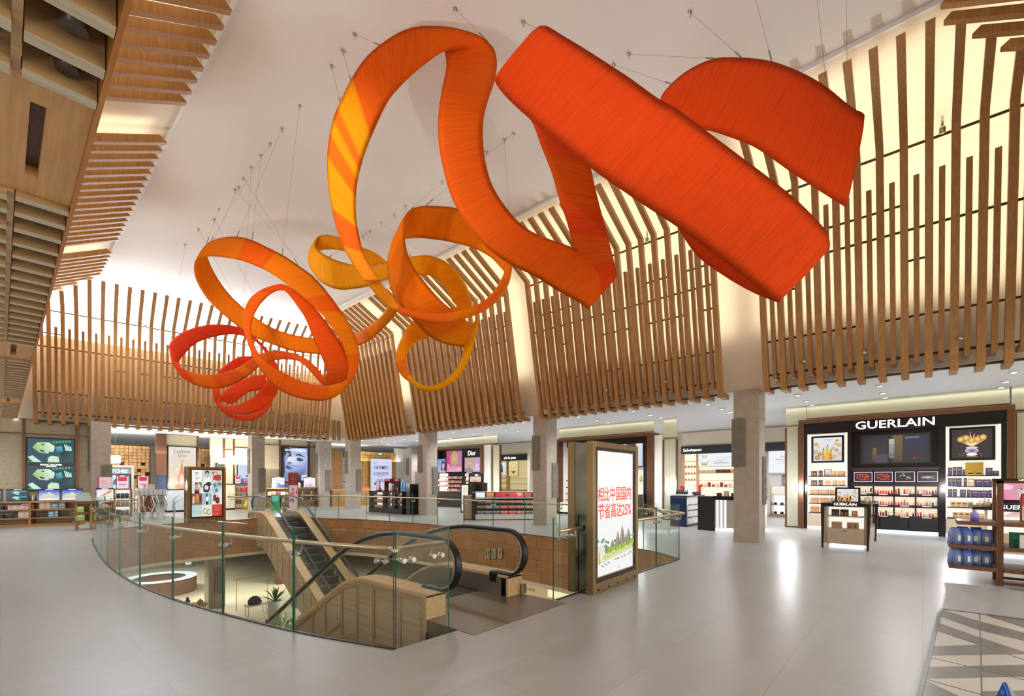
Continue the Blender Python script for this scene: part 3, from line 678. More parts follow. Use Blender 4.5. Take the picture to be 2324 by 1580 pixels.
mx = n.new('ShaderNodeMixRGB'); mx.blend_type = 'MULTIPLY'; mx.inputs[0].default_value = 1; l.new(a_.outputs['Color'], mx.inputs[1]); l.new(cr.outputs[0], mx.inputs[2]); l.new(mx.outputs[0], p.inputs['Base Color'])
bp = n.new('ShaderNodeBump'); bp.inputs['Strength'].default_value = .18; bp.inputs['Distance'].default_value = .02; l.new(nz.outputs[0], bp.inputs['Height']); l.new(bp.outputs[0], p.inputs['Normal'])
sc = thing('ribbon_sculpture', 'huge looping orange and red fabric ribbon hanging on wires under the ceiling', 'sculpture', (6.0, 8.0, 5.0))
RED, RED2, ORG, ORG2, YEL, YEL2, DEEP = (240, 78, 22), (236, 70, 26), (246, 112, 14), (246, 128, 10), (250, 158, 10), (246, 166, 14), (232, 66, 36)
ribbon('ribbon', R1, KR, [(0, RED), (36, (238, 92, 14)), (38, RED), (39.5, (240, 96, 16)), (41, RED)], sc, 'broad red diagonal loop of the ribbon', 0, nA - 1)
ribbon('ribbon', R1, KR, [(0, (242, 100, 16)), (66, YEL), (67.3, ORG), (68.1, YEL), (68.35, ORG), (69.7, YEL), (71.2, (242, 102, 20)), (73.4, (250, 146, 26))], sc, 'tall upright orange ring of the ribbon', nA - 1, nB - 1)
ribbon('ribbon', R1, KR, [(0, (250, 146, 26)), (nB + 3, (244, 108, 22)), (nB + 6, ORG2), (nB + 8, (244, 112, 26)), (nB + 10, ORG2), (nB + 21, (248, 128, 10)), (nB + 26, (246, 118, 8)), (nB + 29.5, (248, 140, 10)), (nB + 31, YEL2), (nB + 40, (246, 124, 20)), (nB + 42, (250, 150, 14)), (nB + 49, (248, 136, 14))], sc, 'yellow and orange loops in the middle of the ribbon', nB - 1, nB + 49)
ribbon('ribbon', R1, KR, [(0, YEL), (nB + 55, (246, 160, 20)), (nB + 68, (246, 148, 20)), (nB + 70, YEL)], sc, 'small yellow ring behind the upright ring', nB + 49)
ribbon('ribbon', L1, KL, [(0, (250, 150, 14)), (2.6, (248, 132, 16)), (5, ORG2), (22.5, (243, 100, 12)), (24.5, (249, 136, 14)), (25, ORG2), (28, (243, 100, 14)), (29.6, (249, 134, 12)), (33, (246, 112, 14)), (36, ORG2), (37.7, (246, 104, 16))], sc, 'large tilted orange rings at the left of the ribbon', 0, 50)
ribbon('ribbon', L1, KL, [(0, (240, 88, 14)), (57, (240, 96, 22)), (66, (240, 104, 28)), (69.5, (246, 122, 24)), (70.6, (240, 92, 30)), (72, (246, 116, 30)), (74, RED), (77, DEEP), (84, (232, 74, 48)), (88, RED), (93, (238, 84, 40))], sc, 'red rings at the left end of the ribbon', 50)
ribbon('ribbon', M1, KM, [(0, DEEP), (4, (238, 80, 34))], sc, 'lowest red loop of the ribbon')
# suspension wires: anchor in the ceiling (measured), foot on the ribbon
WIRES = [((805,78),R1,64),((778,115),R1,66),((752,150),R1,67),((1033,20),R1,58),((1188,50),R1,32),((680,240),L1,25),((640,292),L1,22),((613,325),L1,20),((592,353),L1,23),((570,380),L1,12),((553,405),L1,26),((542,424),L1,17),
         ((533,430),L1,28),((497,474),L1,19),((486,498),L1,40),((450,520),L1,86),((420,555),L1,79),((1104,345),R1,nB+16),((1165,303),R1,nB+18),((1145,317),R1,nB+12),((1003,412),R1,nB+20),((920,468),R1,nB+22),((895,487),R1,nB+54),((865,505),R1,nB+50),((840,525),R1,nB+60),((824,537),R1,nB+66),
         ((1427,123),R1,8),((1393,147),R1,10),((1566,28),R1,7),((1700,-60),R1,6),((1850,-40),R1,4),((1920,-60),R1,3)]
anch = MB(); anch.lathe([(.001, 0), (.035, 0), (.035, -.015), (.012, -.03), (.012, -.09), (.001, -.09)], n=8); ANCH = anch.mesh('ceiling_anchor', STEEL)
WIRE = mat('wire', (168, 160, 150), .4, .8)
KEYS = {id(R1): KR, id(L1): KL}
for (px, py), rb, i in WIRES:
    top = on_z(px, py, ZT - .01); Z = keyed(KEYS[id(rb)], i); a, b = at(*rb[i][0], Z), at(*rb[i][1], Z); q = a if a.z > b.z else b
    if (top - q).length > 9: continue
    top.x = min(max(top.x, 2.8), 10.3)
    m = MB(sc.location); m.tube([top, q], .0026, 5); d = (top - q).normalized(); m.tube([q + d * .02, q + d * .22], .012, 6)
    w = m.build('suspension_wire', WIRE, sc)
    put(ANCH, 'ceiling_anchor', w, top - sc.location)
# ================================================================== GLASS BALUSTRADES
def resample(pts, step):
    d = [0]
    for a, b in zip(pts, pts[1:]): d.append(d[-1] + (b - a).length)
    n = max(1, round(d[-1] / step)); out = []
    for i in range(n + 1):
        t = d[-1] * i / n; k = max(j for j in range(len(d)) if d[j] <= t + 1e-9); k = min(k, len(pts) - 2)
        f = (t - d[k]) / max(1e-9, d[k + 1] - d[k]); out.append(pts[k].lerp(pts[k + 1], f))
    return out
def offset(pts, d):
    out = []
    for i, p in enumerate(pts):
        t = (pts[min(i + 1, len(pts) - 1)] - pts[max(i - 1, 0)]).normalized(); out.append(p + Vector((t.y, -t.x, 0)) * d)
    return out
def balustrade(label, runs, side=1, rail=True, inset=.0):
    """runs: list of polylines (one per straight or curved stretch), each cut into panes"""
    base = runs[0][0]; t = thing('glass_balustrade', label, 'glass balustrade', base, 0, 'glass balustrades round the stairwell')
    railpts = []
    for pts in runs:
        js = resample(pts, 1.33)
        for a, b in zip(js, js[1:]):
            d = (b - a).normalized(); nn = Vector((d.y, -d.x, 0)); a2, b2 = a + d * .012, b - d * .012
            m = MB(base); hx = (b2 - a2) / 2
            m.obox((a2 + b2) / 2 + Vector((0, 0, .5675)), hx, nn * .009, Vector((0, 0, .5575)), 0)
            o = m.build('glass_pane', [GLASS, GLASS_EDGE], t)
            for f in o.data.polygons:                 # the polished ends of the pane show green
                if abs(f.normal.dot(d)) > .9: f.material_index = 1
        if rail:
            rp = offset(pts, .10 * side); railpts += rp
            for j in js[:: (1 if len(js) < 4 else 1)][1:-1] if len(js) > 2 else []:
                pass
            for k, j in enumerate(js):
                a = js[max(k - 1, 0)]; b = js[min(k + 1, len(js) - 1)]; d = (b - a).normalized(); nn = Vector((d.y, -d.x, 0)) * side
                if k == len(js) - 1 and len(js) > 1: j = j - d * .16
                elif k == 0: j = j + d * .16
                m = MB(base); q = j + nn * .10 + Vector((0, 0, .93)); w = j + nn * .012 + Vector((0, 0, .84)); r_ = j + nn * .10 + Vector((0, 0, .84))
                m.tube([q, r_, w], .009, 6)
                for s_ in (-.055, .055): m.cyl(w + d * s_ - nn * .03, w + d * s_ + nn * .035, .026, 10)
                m.cyl(w - d * .06, w + d * .06, .011, 6); m.build('bracket', STEEL, t)
    if rail:
        m = MB(base); m.tube([p + Vector((0, 0, .95)) for p in railpts], .024, 10); m.build('handrail', RAILM, t)
    return t
RAILM = mat('handrail_metal', (214, 190, 164), .3, .9)
V3 = lambda x, y: Vector((x, y, 0))
left_run = left_curve[6:]          # from the far light box round the left side to the near corner
near_corner = V3(2.53, 3.78)
balustrade('long curved glass balustrade sweeping round the left side of the stairwell', [list(reversed([V3(3.24, 3.79), near_corner])) if False else left_run + [near_corner], [near_corner, V3(3.22, 3.785)]], side=-1)
balustrade('short glass panel between the escalator and the tall light box', [[V3(4.98, 3.72), V3(5.55, 3.735)]], side=-1 if False else 1)
rc = [V3(7.14, 3.735), V3(9.33, 3.73)]
balustrade('straight glass panel right of the tall light box', [rc], side=1)
balustrade('long glass balustrade along the far right side of the stairwell', [right_curve], side=1)
balustrade('short glass panel between the far light box and the far escalator', [[V3(6.15, 20.9), V3(7.1, 20.9)]], side=-1)
# small framed notice clipped to the handrail right of the light box
t = thing('notice_frame', 'slanted copper framed notice on the handrail behind the light box', 'sign', (9.05, 4.0, .95))
p0 = Vector((9.2, 4.55, .97))
m = MB((9.05, 4.0, .95)); c = Vector((9.15, 4.1, 1.0)); Xv, Yv = Vector((.26, -.05, -.09)), Vector((.07, .19, .045))
for s_ in (-1, 1): m.obox(c + Xv * s_, Yv * .06, Yv * 1.0, Vector((0, 0, .012))); m.obox(c + Yv * s_, Xv * 1.03, Xv.normalized() * .0 + Yv * .06, Vector((0, 0, .012)))
m.build('frame', mat('copper', (176, 98, 62), .35, .6), t)
m = MB((9.05, 4.0, .95)); m.obox(c, Xv, Yv, Vector((0, 0, .005))); m.build('sheet', mat('notice_sheet', (206, 208, 200), .5), t)
# ================================================================== ESCALATORS
STEP = mat('step_metal', (92, 92, 90), .5, .5)
PLATE = noisy('landing_plate', (128, 118, 104), (142, 132, 118), 60, .35, .7)
SKIRT = mat('escalator_skirt', (168, 160, 148), .3, .9)
CLAD = wood('clad_oak', (176, 152, 122), (198, 174, 142), 'x', .45, .8)
CLAD_D = wood('clad_frame', (166, 132, 94), (184, 150, 110), 'x', .45, .8)
DECK = wood('deck_oak', (206, 164, 118), (220, 182, 138), 'x', .4, .6)
def escalator(org, rz, label):
    """local: x = downhill, y = across, z up; the upper handrail nose at x = 0"""
    t = thing('escalator', label, 'escalator', org, rz, 'escalators in the stairwell')
    SL = math.tan(math.radians(30)); xs, drop = 2.05, 4.6; xe = xs + drop / SL; xn = xe + 2.2
    def zl(x): return 0 if x < xs else (-(x - xs) * SL if x < xe else -drop)
    def smooth(h, x0, x1, k=36, r=.32):
        out = []
        for i in range(k + 1):
            x = x0 + (x1 - x0) * i / k; z = sum(zl(x + d) for d in (-r, -r / 2, 0, r / 2, r)) / 5; out.append((x, z + h))
        return out
    W2 = .60
    for s_ in (-1, 1):
        y0, y1 = s_ * (W2 - .04), s_ * (W2 + .25)
        top = smooth(.30, .35, xn - .3); bot = smooth(-1.15, .35, xn - .3)
        m = MB(); m.prism([(x, s_ * (W2 + .235), z - .04) for x, z in top] + [(x, s_ * (W2 + .235), max(z, -drop + .02)) for x, z in reversed(bot)], (0, s_ * .02, 0)); cl = m.build('cladding', CLAD, t)
        m = MB()                                       # shaker frames on the cladding
        R = random.Random(3 + s_); x = .42
        while x < xn - 1.2:
            w = R.choice((.42, .5, .6)); yy = s_ * (W2 + .258)
            zt = lambda q: smooth(.22, q, q + .01, 1)[0][1]; zb_ = lambda q: max(smooth(-1.1, q, q + .01, 1)[0][1], -drop + .05)
            m.bar((x, yy, zb_(x)), (x, yy, zt(x)), .05, .02, (0, s_, 0)); h = R.uniform(.3, .7)
            m.bar((x, yy, zb_(x) + h * (zt(x) - zb_(x))), (x + w, yy, zb_(x + w) + h * (zt(x + w) - zb_(x + w))), .05, .018, (0, s_, 0))
            m.bar((x, yy, zt(x)), (x + w, yy, zt(x + w)), .06, .019, (0, s_, 0)); x += w
        m.build('cladding_frame', CLAD_D, t)
        m = MB(); d = smooth(.30, .33, xn - .3)
        for (xa, za), (xb, zb2) in zip(d, d[1:]): m.bar((xa, (y0 + y1) / 2, za - .02), (xb + .004, (y0 + y1) / 2, zb2 - .02), abs(y1 - y0) + .02, .04)
        m.box(.33, min(y0, y1), -.14, .37, max(y0, y1), .28); m.build('deck', DECK, t)
        m = MB(); a = smooth(.26, .45, xn - .4); b = smooth(-.12, .45, xn - .4); m.prism([(x, s_ * (W2 - .045), z) for x, z in a] + [(x, s_ * (W2 - .045), z) for x, z in reversed(b)], (0, -s_ * .012, 0)); m.build('skirt', SKIRT, t)
        # handrail: a closed flattened loop with round noses
        top = smooth(.93, .36, xn - .36, 60, .8); rr = .31
        nose = [(.36 - rr * math.sin(a), .93 - rr + rr * math.cos(a)) for a in [math.pi * i / 10 for i in range(10, 0, -1)]]
        noseb = [(xn - .36 + rr * math.sin(a), -drop + .93 - rr + rr * math.cos(a)) for a in [math.pi * i / 10 for i in range(1, 11)]]
        path = [(.62, .31 + .0)] + nose + top + noseb + [(xn - .62, -drop + .31)]
        m = MB(); P = [Vector((x, s_ * W2, z)) for x, z in path]
        for off in (-.022, 0, .022): m.tube([p + Vector((0, off, 0)) for p in P], .026, 8)
        m.build('handrail', RUBBER, t)
        m = MB(); inner_ = [(x, s_ * W2, z - .04) for x, z in smooth(.93, .36, xn - .36, 60, .8)]
        m.tube([(x + (.03 if x < .36 else 0), s_ * W2, z) for x, z in [(q[0] * .9 + .04, q[1]) for q in nose]] + inner_, .016, 6); m.build('handrail_track', STEEL, t)
        m = MB(); m.box(.52, s_ * W2 - .06, .16, .70, s_ * W2 + .06, .33); bev(m.build('handrail_inlet', RUBBER, t), .03)
        # glass sides in lengths
        cuts = [.12, 1.25, 2.5, 4.4, 6.3, 8.2, xe, xn - .15]
        for xa, xb in zip(cuts, cuts[1:]):
            k = 8; tp = smooth(.90, max(xa + .004, .36), xb - .004, k, .8); bt = smooth(.28, max(xa + .004, .30), xb - .004, k)
            pts = [(x, s_ * W2 - .006, z) for x, z in bt] + [(x, s_ * W2 - .006, z) for x, z in reversed(tp)]
            if xa < .2: pts += [(x + .02, s_ * W2 - .006, z) for x, z in reversed(nose)][1:-1]
            m = MB(); m.prism(pts, (0, .012, 0)); m.build('glass_panel', GLASS, t)
    n = 34; st = .40
    for i in range(n):
        x = .9 + i * st
        if x > xn - 1.1: break
        zs = sum(zl(x + st / 2 + d) for d in (-.4, -.2, 0, .2, .4)) / 5; zn = sum(zl(x - st / 2 + d) for d in (-.4, -.2, 0, .2, .4)) / 5
        m = MB(); m.box(x, -.5, zs - .03, x + st, .5, zs + .0); m.box(x, -.5, min(zs, zn) - .02, x + .012, .5, zn) if zn - zs > .03 else None
        for g in range(20): m.box(x + .01, -.49 + g * .05, zs, x + st - .005, -.465 + g * .05, zs + .008)
        m.build('step', STEP, t)
    m = MB(); m.box(-.46, -.84, -.14, .9, .84, .006); m.build('landing_plate', PLATE, t)
    m = MB(); m.box(.05, -.80, -1.1, .5, .80, -.14); m.build('truss_end', mat('truss_grey', (120, 118, 110), .5, .4), t)
    m = MB(); m.box(xn - .9, -.6, -drop, xn + .6, .6, -drop + .01); m.build('landing_plate', PLATE, t)
    m = MB(); m.box(.25, -.86, .02, .29, -.80, .16); m.build('key_switch', STEEL, t)
    # thin diagonal brace wires seen through the glass are part of the truss
    return t
escalator((4.15, 3.96, 0), math.pi / 2, 'near escalator going down from the steel landing plate')
escalator((8.05, 22.15, 0), -math.pi / 2, 'far escalator whose dark steps descend towards the viewer')
# ================================================================== TALL LIGHT BOXES
def light_box(a, b, H, depth, label, screen_fn, framem):
    a, b = Vector(a), Vector(b); R = (b - a).normalized(); Nn = Vector((R.y, -R.x, 0)); wd = (b - a).length
    rz = math.atan2(R.y, R.x); t = thing('light_box', label, 'illuminated advertising display', a, rz, 'free standing light boxes at the stairwell')
    fr = .085
    m = MB(); m.box(0, 0, 0, fr, .11, H); m.box(wd - fr, 0, 0, wd, .11, H); m.box(fr, 0, H - fr, wd - fr, .11, H); m.box(fr, 0, .0, wd - fr, .11, .15)
    bev(m.build('frame', framem, t), .006)
    m = MB(); m.box(0, depth - .11, 0, fr, depth, H); m.box(wd - fr, depth - .11, 0, wd, depth, H); m.box(fr, depth - .11, H - fr, wd - fr, depth, H); m.box(fr, depth - .11, 0, wd - fr, depth, .15); m.build('rear_frame', framem, t)
    m = MB(); e = .045
    m.box(fr, .004, .15, fr + e, .05, H - fr); m.box(wd - fr - e, .004, .15, wd - fr, .05, H - fr); m.box(fr + e, .004, H - fr - e, wd - fr - e, .05, H - fr); m.box(fr + e, .004, .15, wd - fr - e, .05, .22); m.build('bezel', mat('bezel_brown', (72, 52, 40), .35, .5), t)
    for x in (.012, wd - .024):
        m = MB(); m.box(x, .11, .02, x + .012, depth - .11, H - .02); m.build('side_panel', MIRROR, t)
    m = MB(); m.box(fr, .05, .15, wd - fr, depth - .05, H - fr); m.build('housing', BLACKM, t)
    for i in range(5): m = MB(); m.cyl((.15 + i * (wd - .3) / 4, -.012, .05), (.15 + i * (wd - .3) / 4, 0, .05), .014, 8); m.build('bolt', BLACKM, t)
    screen_fn(t, (fr + e, .04, .22), wd - 2 * (fr + e), H - fr - e - .22)
    return t
def temple_screen(t, org, w, h):
    A = ART(org, (1, 0, 0), (0, 0, 1), w, h)
    A.rect(0, 0, 1, 1, (246, 246, 244), (252, 252, 250))
    g = (126, 166, 64); dk = (92, 84, 74); lt = (226, 214, 190)
    A.poly([(0, .145), (.25, .165), (.6, .175), (1, .20), (1, .17), (.55, .145), (.2, .118), (0, .105)], (216, 216, 120))
    A.poly([(0, .10), (.2, .118), (.2, .185), (.12, .23), (.05, .235), (0, .22)], (222, 232, 206))
    def tower(u, v, wd, ht, col=(150, 140, 126)):
        n = 9; L = []; Rr = []
        for i in range(n + 1):
            f = i / n; ww = wd * (1 - f ** 1.7) * (1 if i % 2 else 1.12) / 2 + .004; L.append((u - ww, v + ht * f)); Rr.append((u + ww, v + ht * f))
        A.poly(L + Rr[::-1], col)
        for i in range(1, n):
            f = i / n; ww = wd * (1 - f ** 1.7) / 2; A.line([(u - ww, v + ht * f), (u + ww, v + ht * f)], .006, dk); A.line([(u - ww * .5, v + ht * (f - .05)), (u - ww * .4, v + ht * (f + .04))], .008, (226, 222, 210))
    A.poly([(.22, .165), (.95, .20), (.95, .235), (.85, .25), (.62, .235), (.4, .225), (.25, .205)], (176, 168, 154))
    for u, v, wd, ht in ((.27, .19, .08, .055), (.42, .2, .10, .07), (.52, .21, .06, .075), (.56, .215, .10, .125), (.68, .22, .13, .16), (.77, .22, .07, .085), (.85, .225, .12, .12)): tower(u, v, wd, ht)
    for i in range(16): u = .25 + i * .045; A.line([(u, .176 + (u - .25) * .045), (u, .205 + (u - .25) * .04)], .012, dk)
    for u, v in ((.30, .195), (.36, .19), (.42, .2), (.5, .195), (.57, .2), (.66, .2), (.72, .21), (.86, .215), (.9, .225), (.96, .23)):
        for k in range(3): A.ell(u + .02 * (k - 1), v + .006 * (k % 2), .028, .022, [(150, 186, 52), (122, 164, 60), (176, 200, 70)][k], n=8)
    for u, v, c in ((.03, .285, (44, 150, 96)), (.16, .29, (44, 150, 96)), (.22, .27, (60, 158, 104)), (.45, .262, (40, 140, 84)), (.2, .235, (52, 150, 92)), (.97, .285, (70, 168, 90)), (.9, .28, (176, 196, 80)), (.12, .275, (120, 116, 108)), (.27, .26, (120, 116, 108))):
        A.line([(u, .20), (u, v)], .004, (150, 140, 126))
        for k in range(7): an = k * .9; A.line([(u, v), (u + .035 * math.cos(an), v + .012 * math.sin(an))], .011, c)
    A.line([(0, .105), (.2, .118), (.55, .145), (1, .17)], .005, (120, 120, 96)); A.line([(.03, .235), (.1, .245), (.2, .19)], .004, (130, 150, 120))
    for u, v in ((.1, .085), (.18, .092), (.25, .1), (.5, .115), (.6, .12), (.68, .125), (.8, .128), (.85, .14), (.93, .122), (.97, .13)):
        for k in range(3): A.line([(u + .02 * k, v - .006 * k), (u + .02 * k + .028, v + .004 - .006 * k)], .009, (96, 104, 70))
    A.poly([(.4, .112), (.45, .105), (.53, .109), (.56, .12)], (226, 150, 60)); A.ell(.05, .15, .03, .05, (226, 186, 84)); A.ell(.09, .16, .02, .04, (246, 246, 240)); A.rect(.5, .035, .57, .039, (190, 190, 186))
    A.build(t, True, 'screen')
    y = org[1] - .05
    lettering('相比中国国内', (org[0] + w * .5, org[1] - .005, org[2] + h * .605), (1, 0, 0), (0, 0, 1), .235, REDTXT, t, 'CENTER', .006, .80, .001)
    lettering('节省高达25%', (org[0] + w * .5, org[1] - .005, org[2] + h * .465), (1, 0, 0), (0, 0, 1), .245, REDTXT, t, 'CENTER', .006, .80, .001)
REDTXT = mat('red_screen_text', (240, 62, 18), .5, 0, .95)
light_box((5.585, 3.46, 0), (7.10, 3.53, 0), 2.19, .42, 'tall light box with red Chinese writing above a temple drawing', temple_screen, mat('lightbox_bronze', (158, 134, 98), .36, .75))
def grid_screen(t, org, w, h):
    A = ART(org, (1, 0, 0), (0, 0, 1), w, h); U = [i / 3 for i in range(4)]; Vv = [i / 4 for i in range(5)]
    def cell(c, r): return U[c], Vv[3 - r], U[c + 1], Vv[4 - r]
    bgc = {(0, 0): (250, 250, 246), (1, 0): (214, 214, 210), (2, 0): (224, 214, 196), (0, 1): (226, 232, 228), (1, 1): (232, 232, 236), (2, 1): (176, 206, 222), (0, 2): (168, 62, 74), (1, 2): (150, 194, 206), (2, 2): (238, 234, 226), (0, 3): (188, 214, 214), (1, 3): (240, 234, 222), (2, 3): (206, 52, 30)}
    for (c, r), col in bgc.items(): q = cell(c, r); A.rect(q[0], q[1], q[2], q[3], col)
    f = lambda c, r, x, y: (U[c] + x / 3, Vv[3 - r] + y / 4)
    def P(c, r, pts, col): A.poly([f(c, r, *p) for p in pts], col)
    def E(c, r, x, y, rx, ry, col, **k): u, v = f(c, r, x, y); A.ell(u, v, rx / 3, ry / 3, col, **k)
    P(0, 0, [(.3, .74), (.7, .74), (.7, .79), (.3, .79)], (40, 40, 40)); P(0, 0, [(.47, .5), (.53, .5), (.53, .75), (.47, .75)], (40, 40, 40)); P(0, 0, [(.15, .38), (.85, .38), (.85, .41), (.15, .41)], (150, 150, 150)); E(0, 0, .52, .27, .06, .06, (206, 52, 30))
    P(1, 0, [(.1, 0), (.9, 0), (.75, .45), (.3, .45)], (248, 248, 246)); E(1, 0, .5, .62, .19, .24, (196, 190, 184)); P(1, 0, [(.3, .62), (.32, .9), (.5, .98), (.7, .9), (.7, .62), (.6, .8), (.42, .8)], (38, 38, 40)); P(1, 0, [(.43, .52), (.57, .52), (.5, .47)], (250, 250, 250))
    P(2, 0, [(.08, .18), (.7, .04), (.92, .2), (.88, .62), (.16, .55)], (190, 56, 44)); P(2, 0, [(.16, .55), (.88, .62), (.84, .5), (.2, .45)], (158, 38, 32)); u = [f(2, 0, .35 + .22 * math.cos(a), .6 + .26 * math.sin(a)) for a in [i * math.pi / 8 for i in range(9)]]; A.line(u, .02, (150, 34, 30)); P(2, 0, [(0, .8), (.1, .62), (.16, .66), (.08, .9)], (60, 50, 44))
    P(0, 1, [(.25, 0), (.8, 0), (.75, .5), (.55, .62), (.3, .5)], (214, 164, 128)); P(0, 1, [(.3, 0), (.72, 0), (.66, .4), (.52, .2), (.36, .42)], (26, 26, 30)); E(0, 1, .45, .72, .14, .2, (206, 160, 126)); P(0, 1, [(.3, .7), (.38, .95), (.58, .95), (.62, .7), (.5, .85)], (84, 60, 44)); P(0, 1, [(.62, .98), (1, .98), (1, .4), (.85, .6)], (126, 134, 84))
    E(1, 1, .5, .3, .38, .26, (196, 198, 206)); E(1, 1, .42, .22, .3, .1, (26, 26, 34)); E(1, 1, .45, .5, .34, .26, (30, 30, 40)); E(1, 1, .45, .5, .2, .16, (232, 226, 220)); E(1, 1, .66, .8, .26, .14, (34, 34, 44), rot=-.6)
    for x, y, s in ((.3, .7, 1), (.45, .25, .8), (.75, .8, 1.1)):
        for k in range(7): an = k * .9; A.line([f(2, 1, x, y), f(2, 1, x + .22 * s * math.cos(an), y + .2 * s * math.sin(an))], .02, (58, 92, 44))
    P(2, 1, [(.6, 0), (1, 0), (1, .6), (.7, .3)], (226, 232, 230)); A.line([f(2, 1, .3, 0), f(2, 1, .3, .7)], .012, (96, 80, 60))
    P(0, 2, [(.45, .2), (.66, .2), (.7, .7), (.62, .95), (.45, .95), (.4, .6)], (190, 160, 60)); P(0, 2, [(.78, .3), (.95, .3), (.95, .8), (.78, .8)], (120, 30, 30)); P(0, 2, [(.05, .15), (.3, .15), (.28, .8), (.1, .7)], (226, 206, 186)); P(0, 2, [(0, 0), (1, 0), (1, .08), (0, .08)], (120, 150, 120))
    P(1, 2, [(.4, 0), (.62, 0), (.6, .35), (.38, .35)], (30, 30, 36)); P(1, 2, [(.38, .3), (.62, .3), (.66, .7), (.42, .72)], (250, 248, 246)); E(1, 2, .5, .82, .08, .12, (206, 160, 130)); P(1, 2, [(.4, .7), (.42, .98), (.55, .98), (.52, .72)], (32, 26, 24)); P(1, 2, [(0, 0), (1, 0), (1, .3), (0, .3)], (176, 206, 206)) if False else None
    P(2, 2, [(.1, .3), (.42, .3), (.42, .82), (.1, .82)], (120, 48, 32)); P(2, 2, [(.36, .08), (.74, .08), (.74, .62), (.36, .62)], (98, 36, 24)); P(2, 2, [(.2, .82), (.32, .82), (.3, .98), (.22, .98)], (176, 126, 84)); P(2, 2, [(.48, .62), (.62, .62), (.6, .82), (.5, .82)], (186, 136, 92))
    A.rect(*f(0, 3, 0, .0), *f(0, 3, 1, .5), (206, 226, 220), (170, 206, 210)); 
    for x, y in ((.3, .45), (.68, .35)): E(1, 3, x, y, .22, .2, (170, 150, 110)); E(1, 3, x, y, .13, .12, (240, 234, 222)); E(1, 3, x + .16, y + .14, .09, .09, (226, 216, 200))
    for k in range(5): P(2, 3, [(.2, .82 - k * .1), (.8, .82 - k * .1), (.8, .85 - k * .1), (.2, .85 - k * .1)], (232, 140, 120))
    A.line([f(2, 3, .1, .25), f(2, 3, .3, .12), f(2, 3, .55, .18)], .008, (250, 246, 240)); P(2, 3, [(.5, .14), (.62, .2), (.55, .26)], (250, 246, 240))
    A.build(t, True, 'screen')
light_box((4.75, 20.75, 0), (6.05, 20.85, 0), 2.15, .42, 'far light box with a grid of twelve small pictures', grid_screen, mat('lightbox_gold', (142, 112, 60), .36, .75))
# ================================================================== THINGS SEEN ON THE LOWER FLOOR
def lcol(x, y, label):
    t = thing('stone_column', label, 'column', (x, y, ZL), 0, 'square stone columns below')
    m = MB(); m.box(0, 0, 0, .7, .7, ZC - ZL - .002); m.build('shaft', STONE, t)
    a = put(CARVED, 'carved_panel', t, (.2, 0, .7)); return t
lcol(6.7, 25.6, 'lower floor stone column with a carved ornament panel')
lcol(9.6, 22.6, 'lower floor stone column behind the far escalator')
c = Vector((5.9, 31.5, ZL))
t = thing('round_counter', 'round display counter with glowing glass top on the lower floor', 'counter', c)
m = MB(); 
def ringbox(mb, r0, r1, z0, z1, n=28, a0=0, a1=2 * math.pi):
    vs = []; fs = []
    for i in range(n + 1):
        a = a0 + (a1 - a0) * i / n; ca, sa = math.cos(a), math.sin(a)
        vs += [(r0 * ca, r0 * sa, z0), (r1 * ca, r1 * sa, z0), (r1 * ca, r1 * sa, z1), (r0 * ca, r0 * sa, z1)]
    for i in range(n):
        for k in range(4): fs.append((i * 4 + k, i * 4 + (k + 1) % 4, i * 4 + 4 + (k + 1) % 4, i * 4 + 4 + k))
    mb._add(vs, fs)
ringbox(m, 1.25, 1.7, 0, .82); m.build('body', DARKWOOD, t)
m = MB(); ringbox(m, 1.2, 1.75, .86, .98); m.build('glass_top', GLASS_CLEAR, t)
m = MB(); ringbox(m, 1.22, 1.72, .825, .85); m.build('lit_tray', COOLGLOW, t)
t = thing('exit_sign', 'green exit sign hanging under the lower ceiling', 'sign', at(428, 1279, 22.5)); o_ = t.location.copy(); rzv = math.atan2(RGT.y, RGT.x); t.rotation_euler = (0, 0, rzv)
m = MB(); m.box(-.30, 0, -.09, .30, .03, .09); m.build('panel', mat('exit_green', (36, 96, 72), .5, 0, .5), t)
m = MB(); m.cyl((-.2, .015, .09), (-.2, .015, ZC - o_.z), .008, 6); m.cyl((.2, .015, .09), (.2, .015, ZC - o_.z), .008, 6); m.build('hanger', STEEL, t)
lettering('EXIT', (0, -.003, -.055), (1, 0, 0), (0, 0, 1), .15, LETTER, t, bold=.01)
# table with ornaments
tc_ = Vector((5.6, 24.0, ZL))
t = thing('round_table', 'low round wooden table with ornaments on the lower floor', 'table', tc_)
m = MB(); m.lathe([(.001, .66), (.62, .66), (.64, .70), (.001, .70)], n=24); m.build('tabletop', DECK, t)
m = MB(); m.lathe([(.26, 0), (.28, .03), (.06, .08), (.05, .66)], n=16); m.build('pedestal', DARKWOOD, t)
def vase(name, label, loc, prof, mm, cat='vase'):
    m = MB(loc); m.lathe(prof, loc, 14); return tag(m.build(name, mm), label, cat)
o = vase('jar', 'orange glazed jar on the lower round table', tc_ + Vector((.34, -.05, .70)), [(.001, 0), (.07, 0), (.11, .08), (.11, .16), (.06, .21), (.03, .22), (.03, .25), (.001, .26)], mat('orange_glaze', (222, 128, 30), .3), 'jar'); o.location = tc_ + Vector((.34, -.05, .70))
o = vase('figurine', 'dark seated figurine on the lower round table', tc_ + Vector((-.1, .1, .70)), [(.001, 0), (.16, 0), (.17, .05), (.09, .10), (.11, .2), (.05, .27), (.06, .32), (.03, .38), (.001, .40)], mat('dark_bronze', (58, 50, 42), .4, .5), 'figurine'); o.location = tc_ + Vector((-.1, .1, .70))
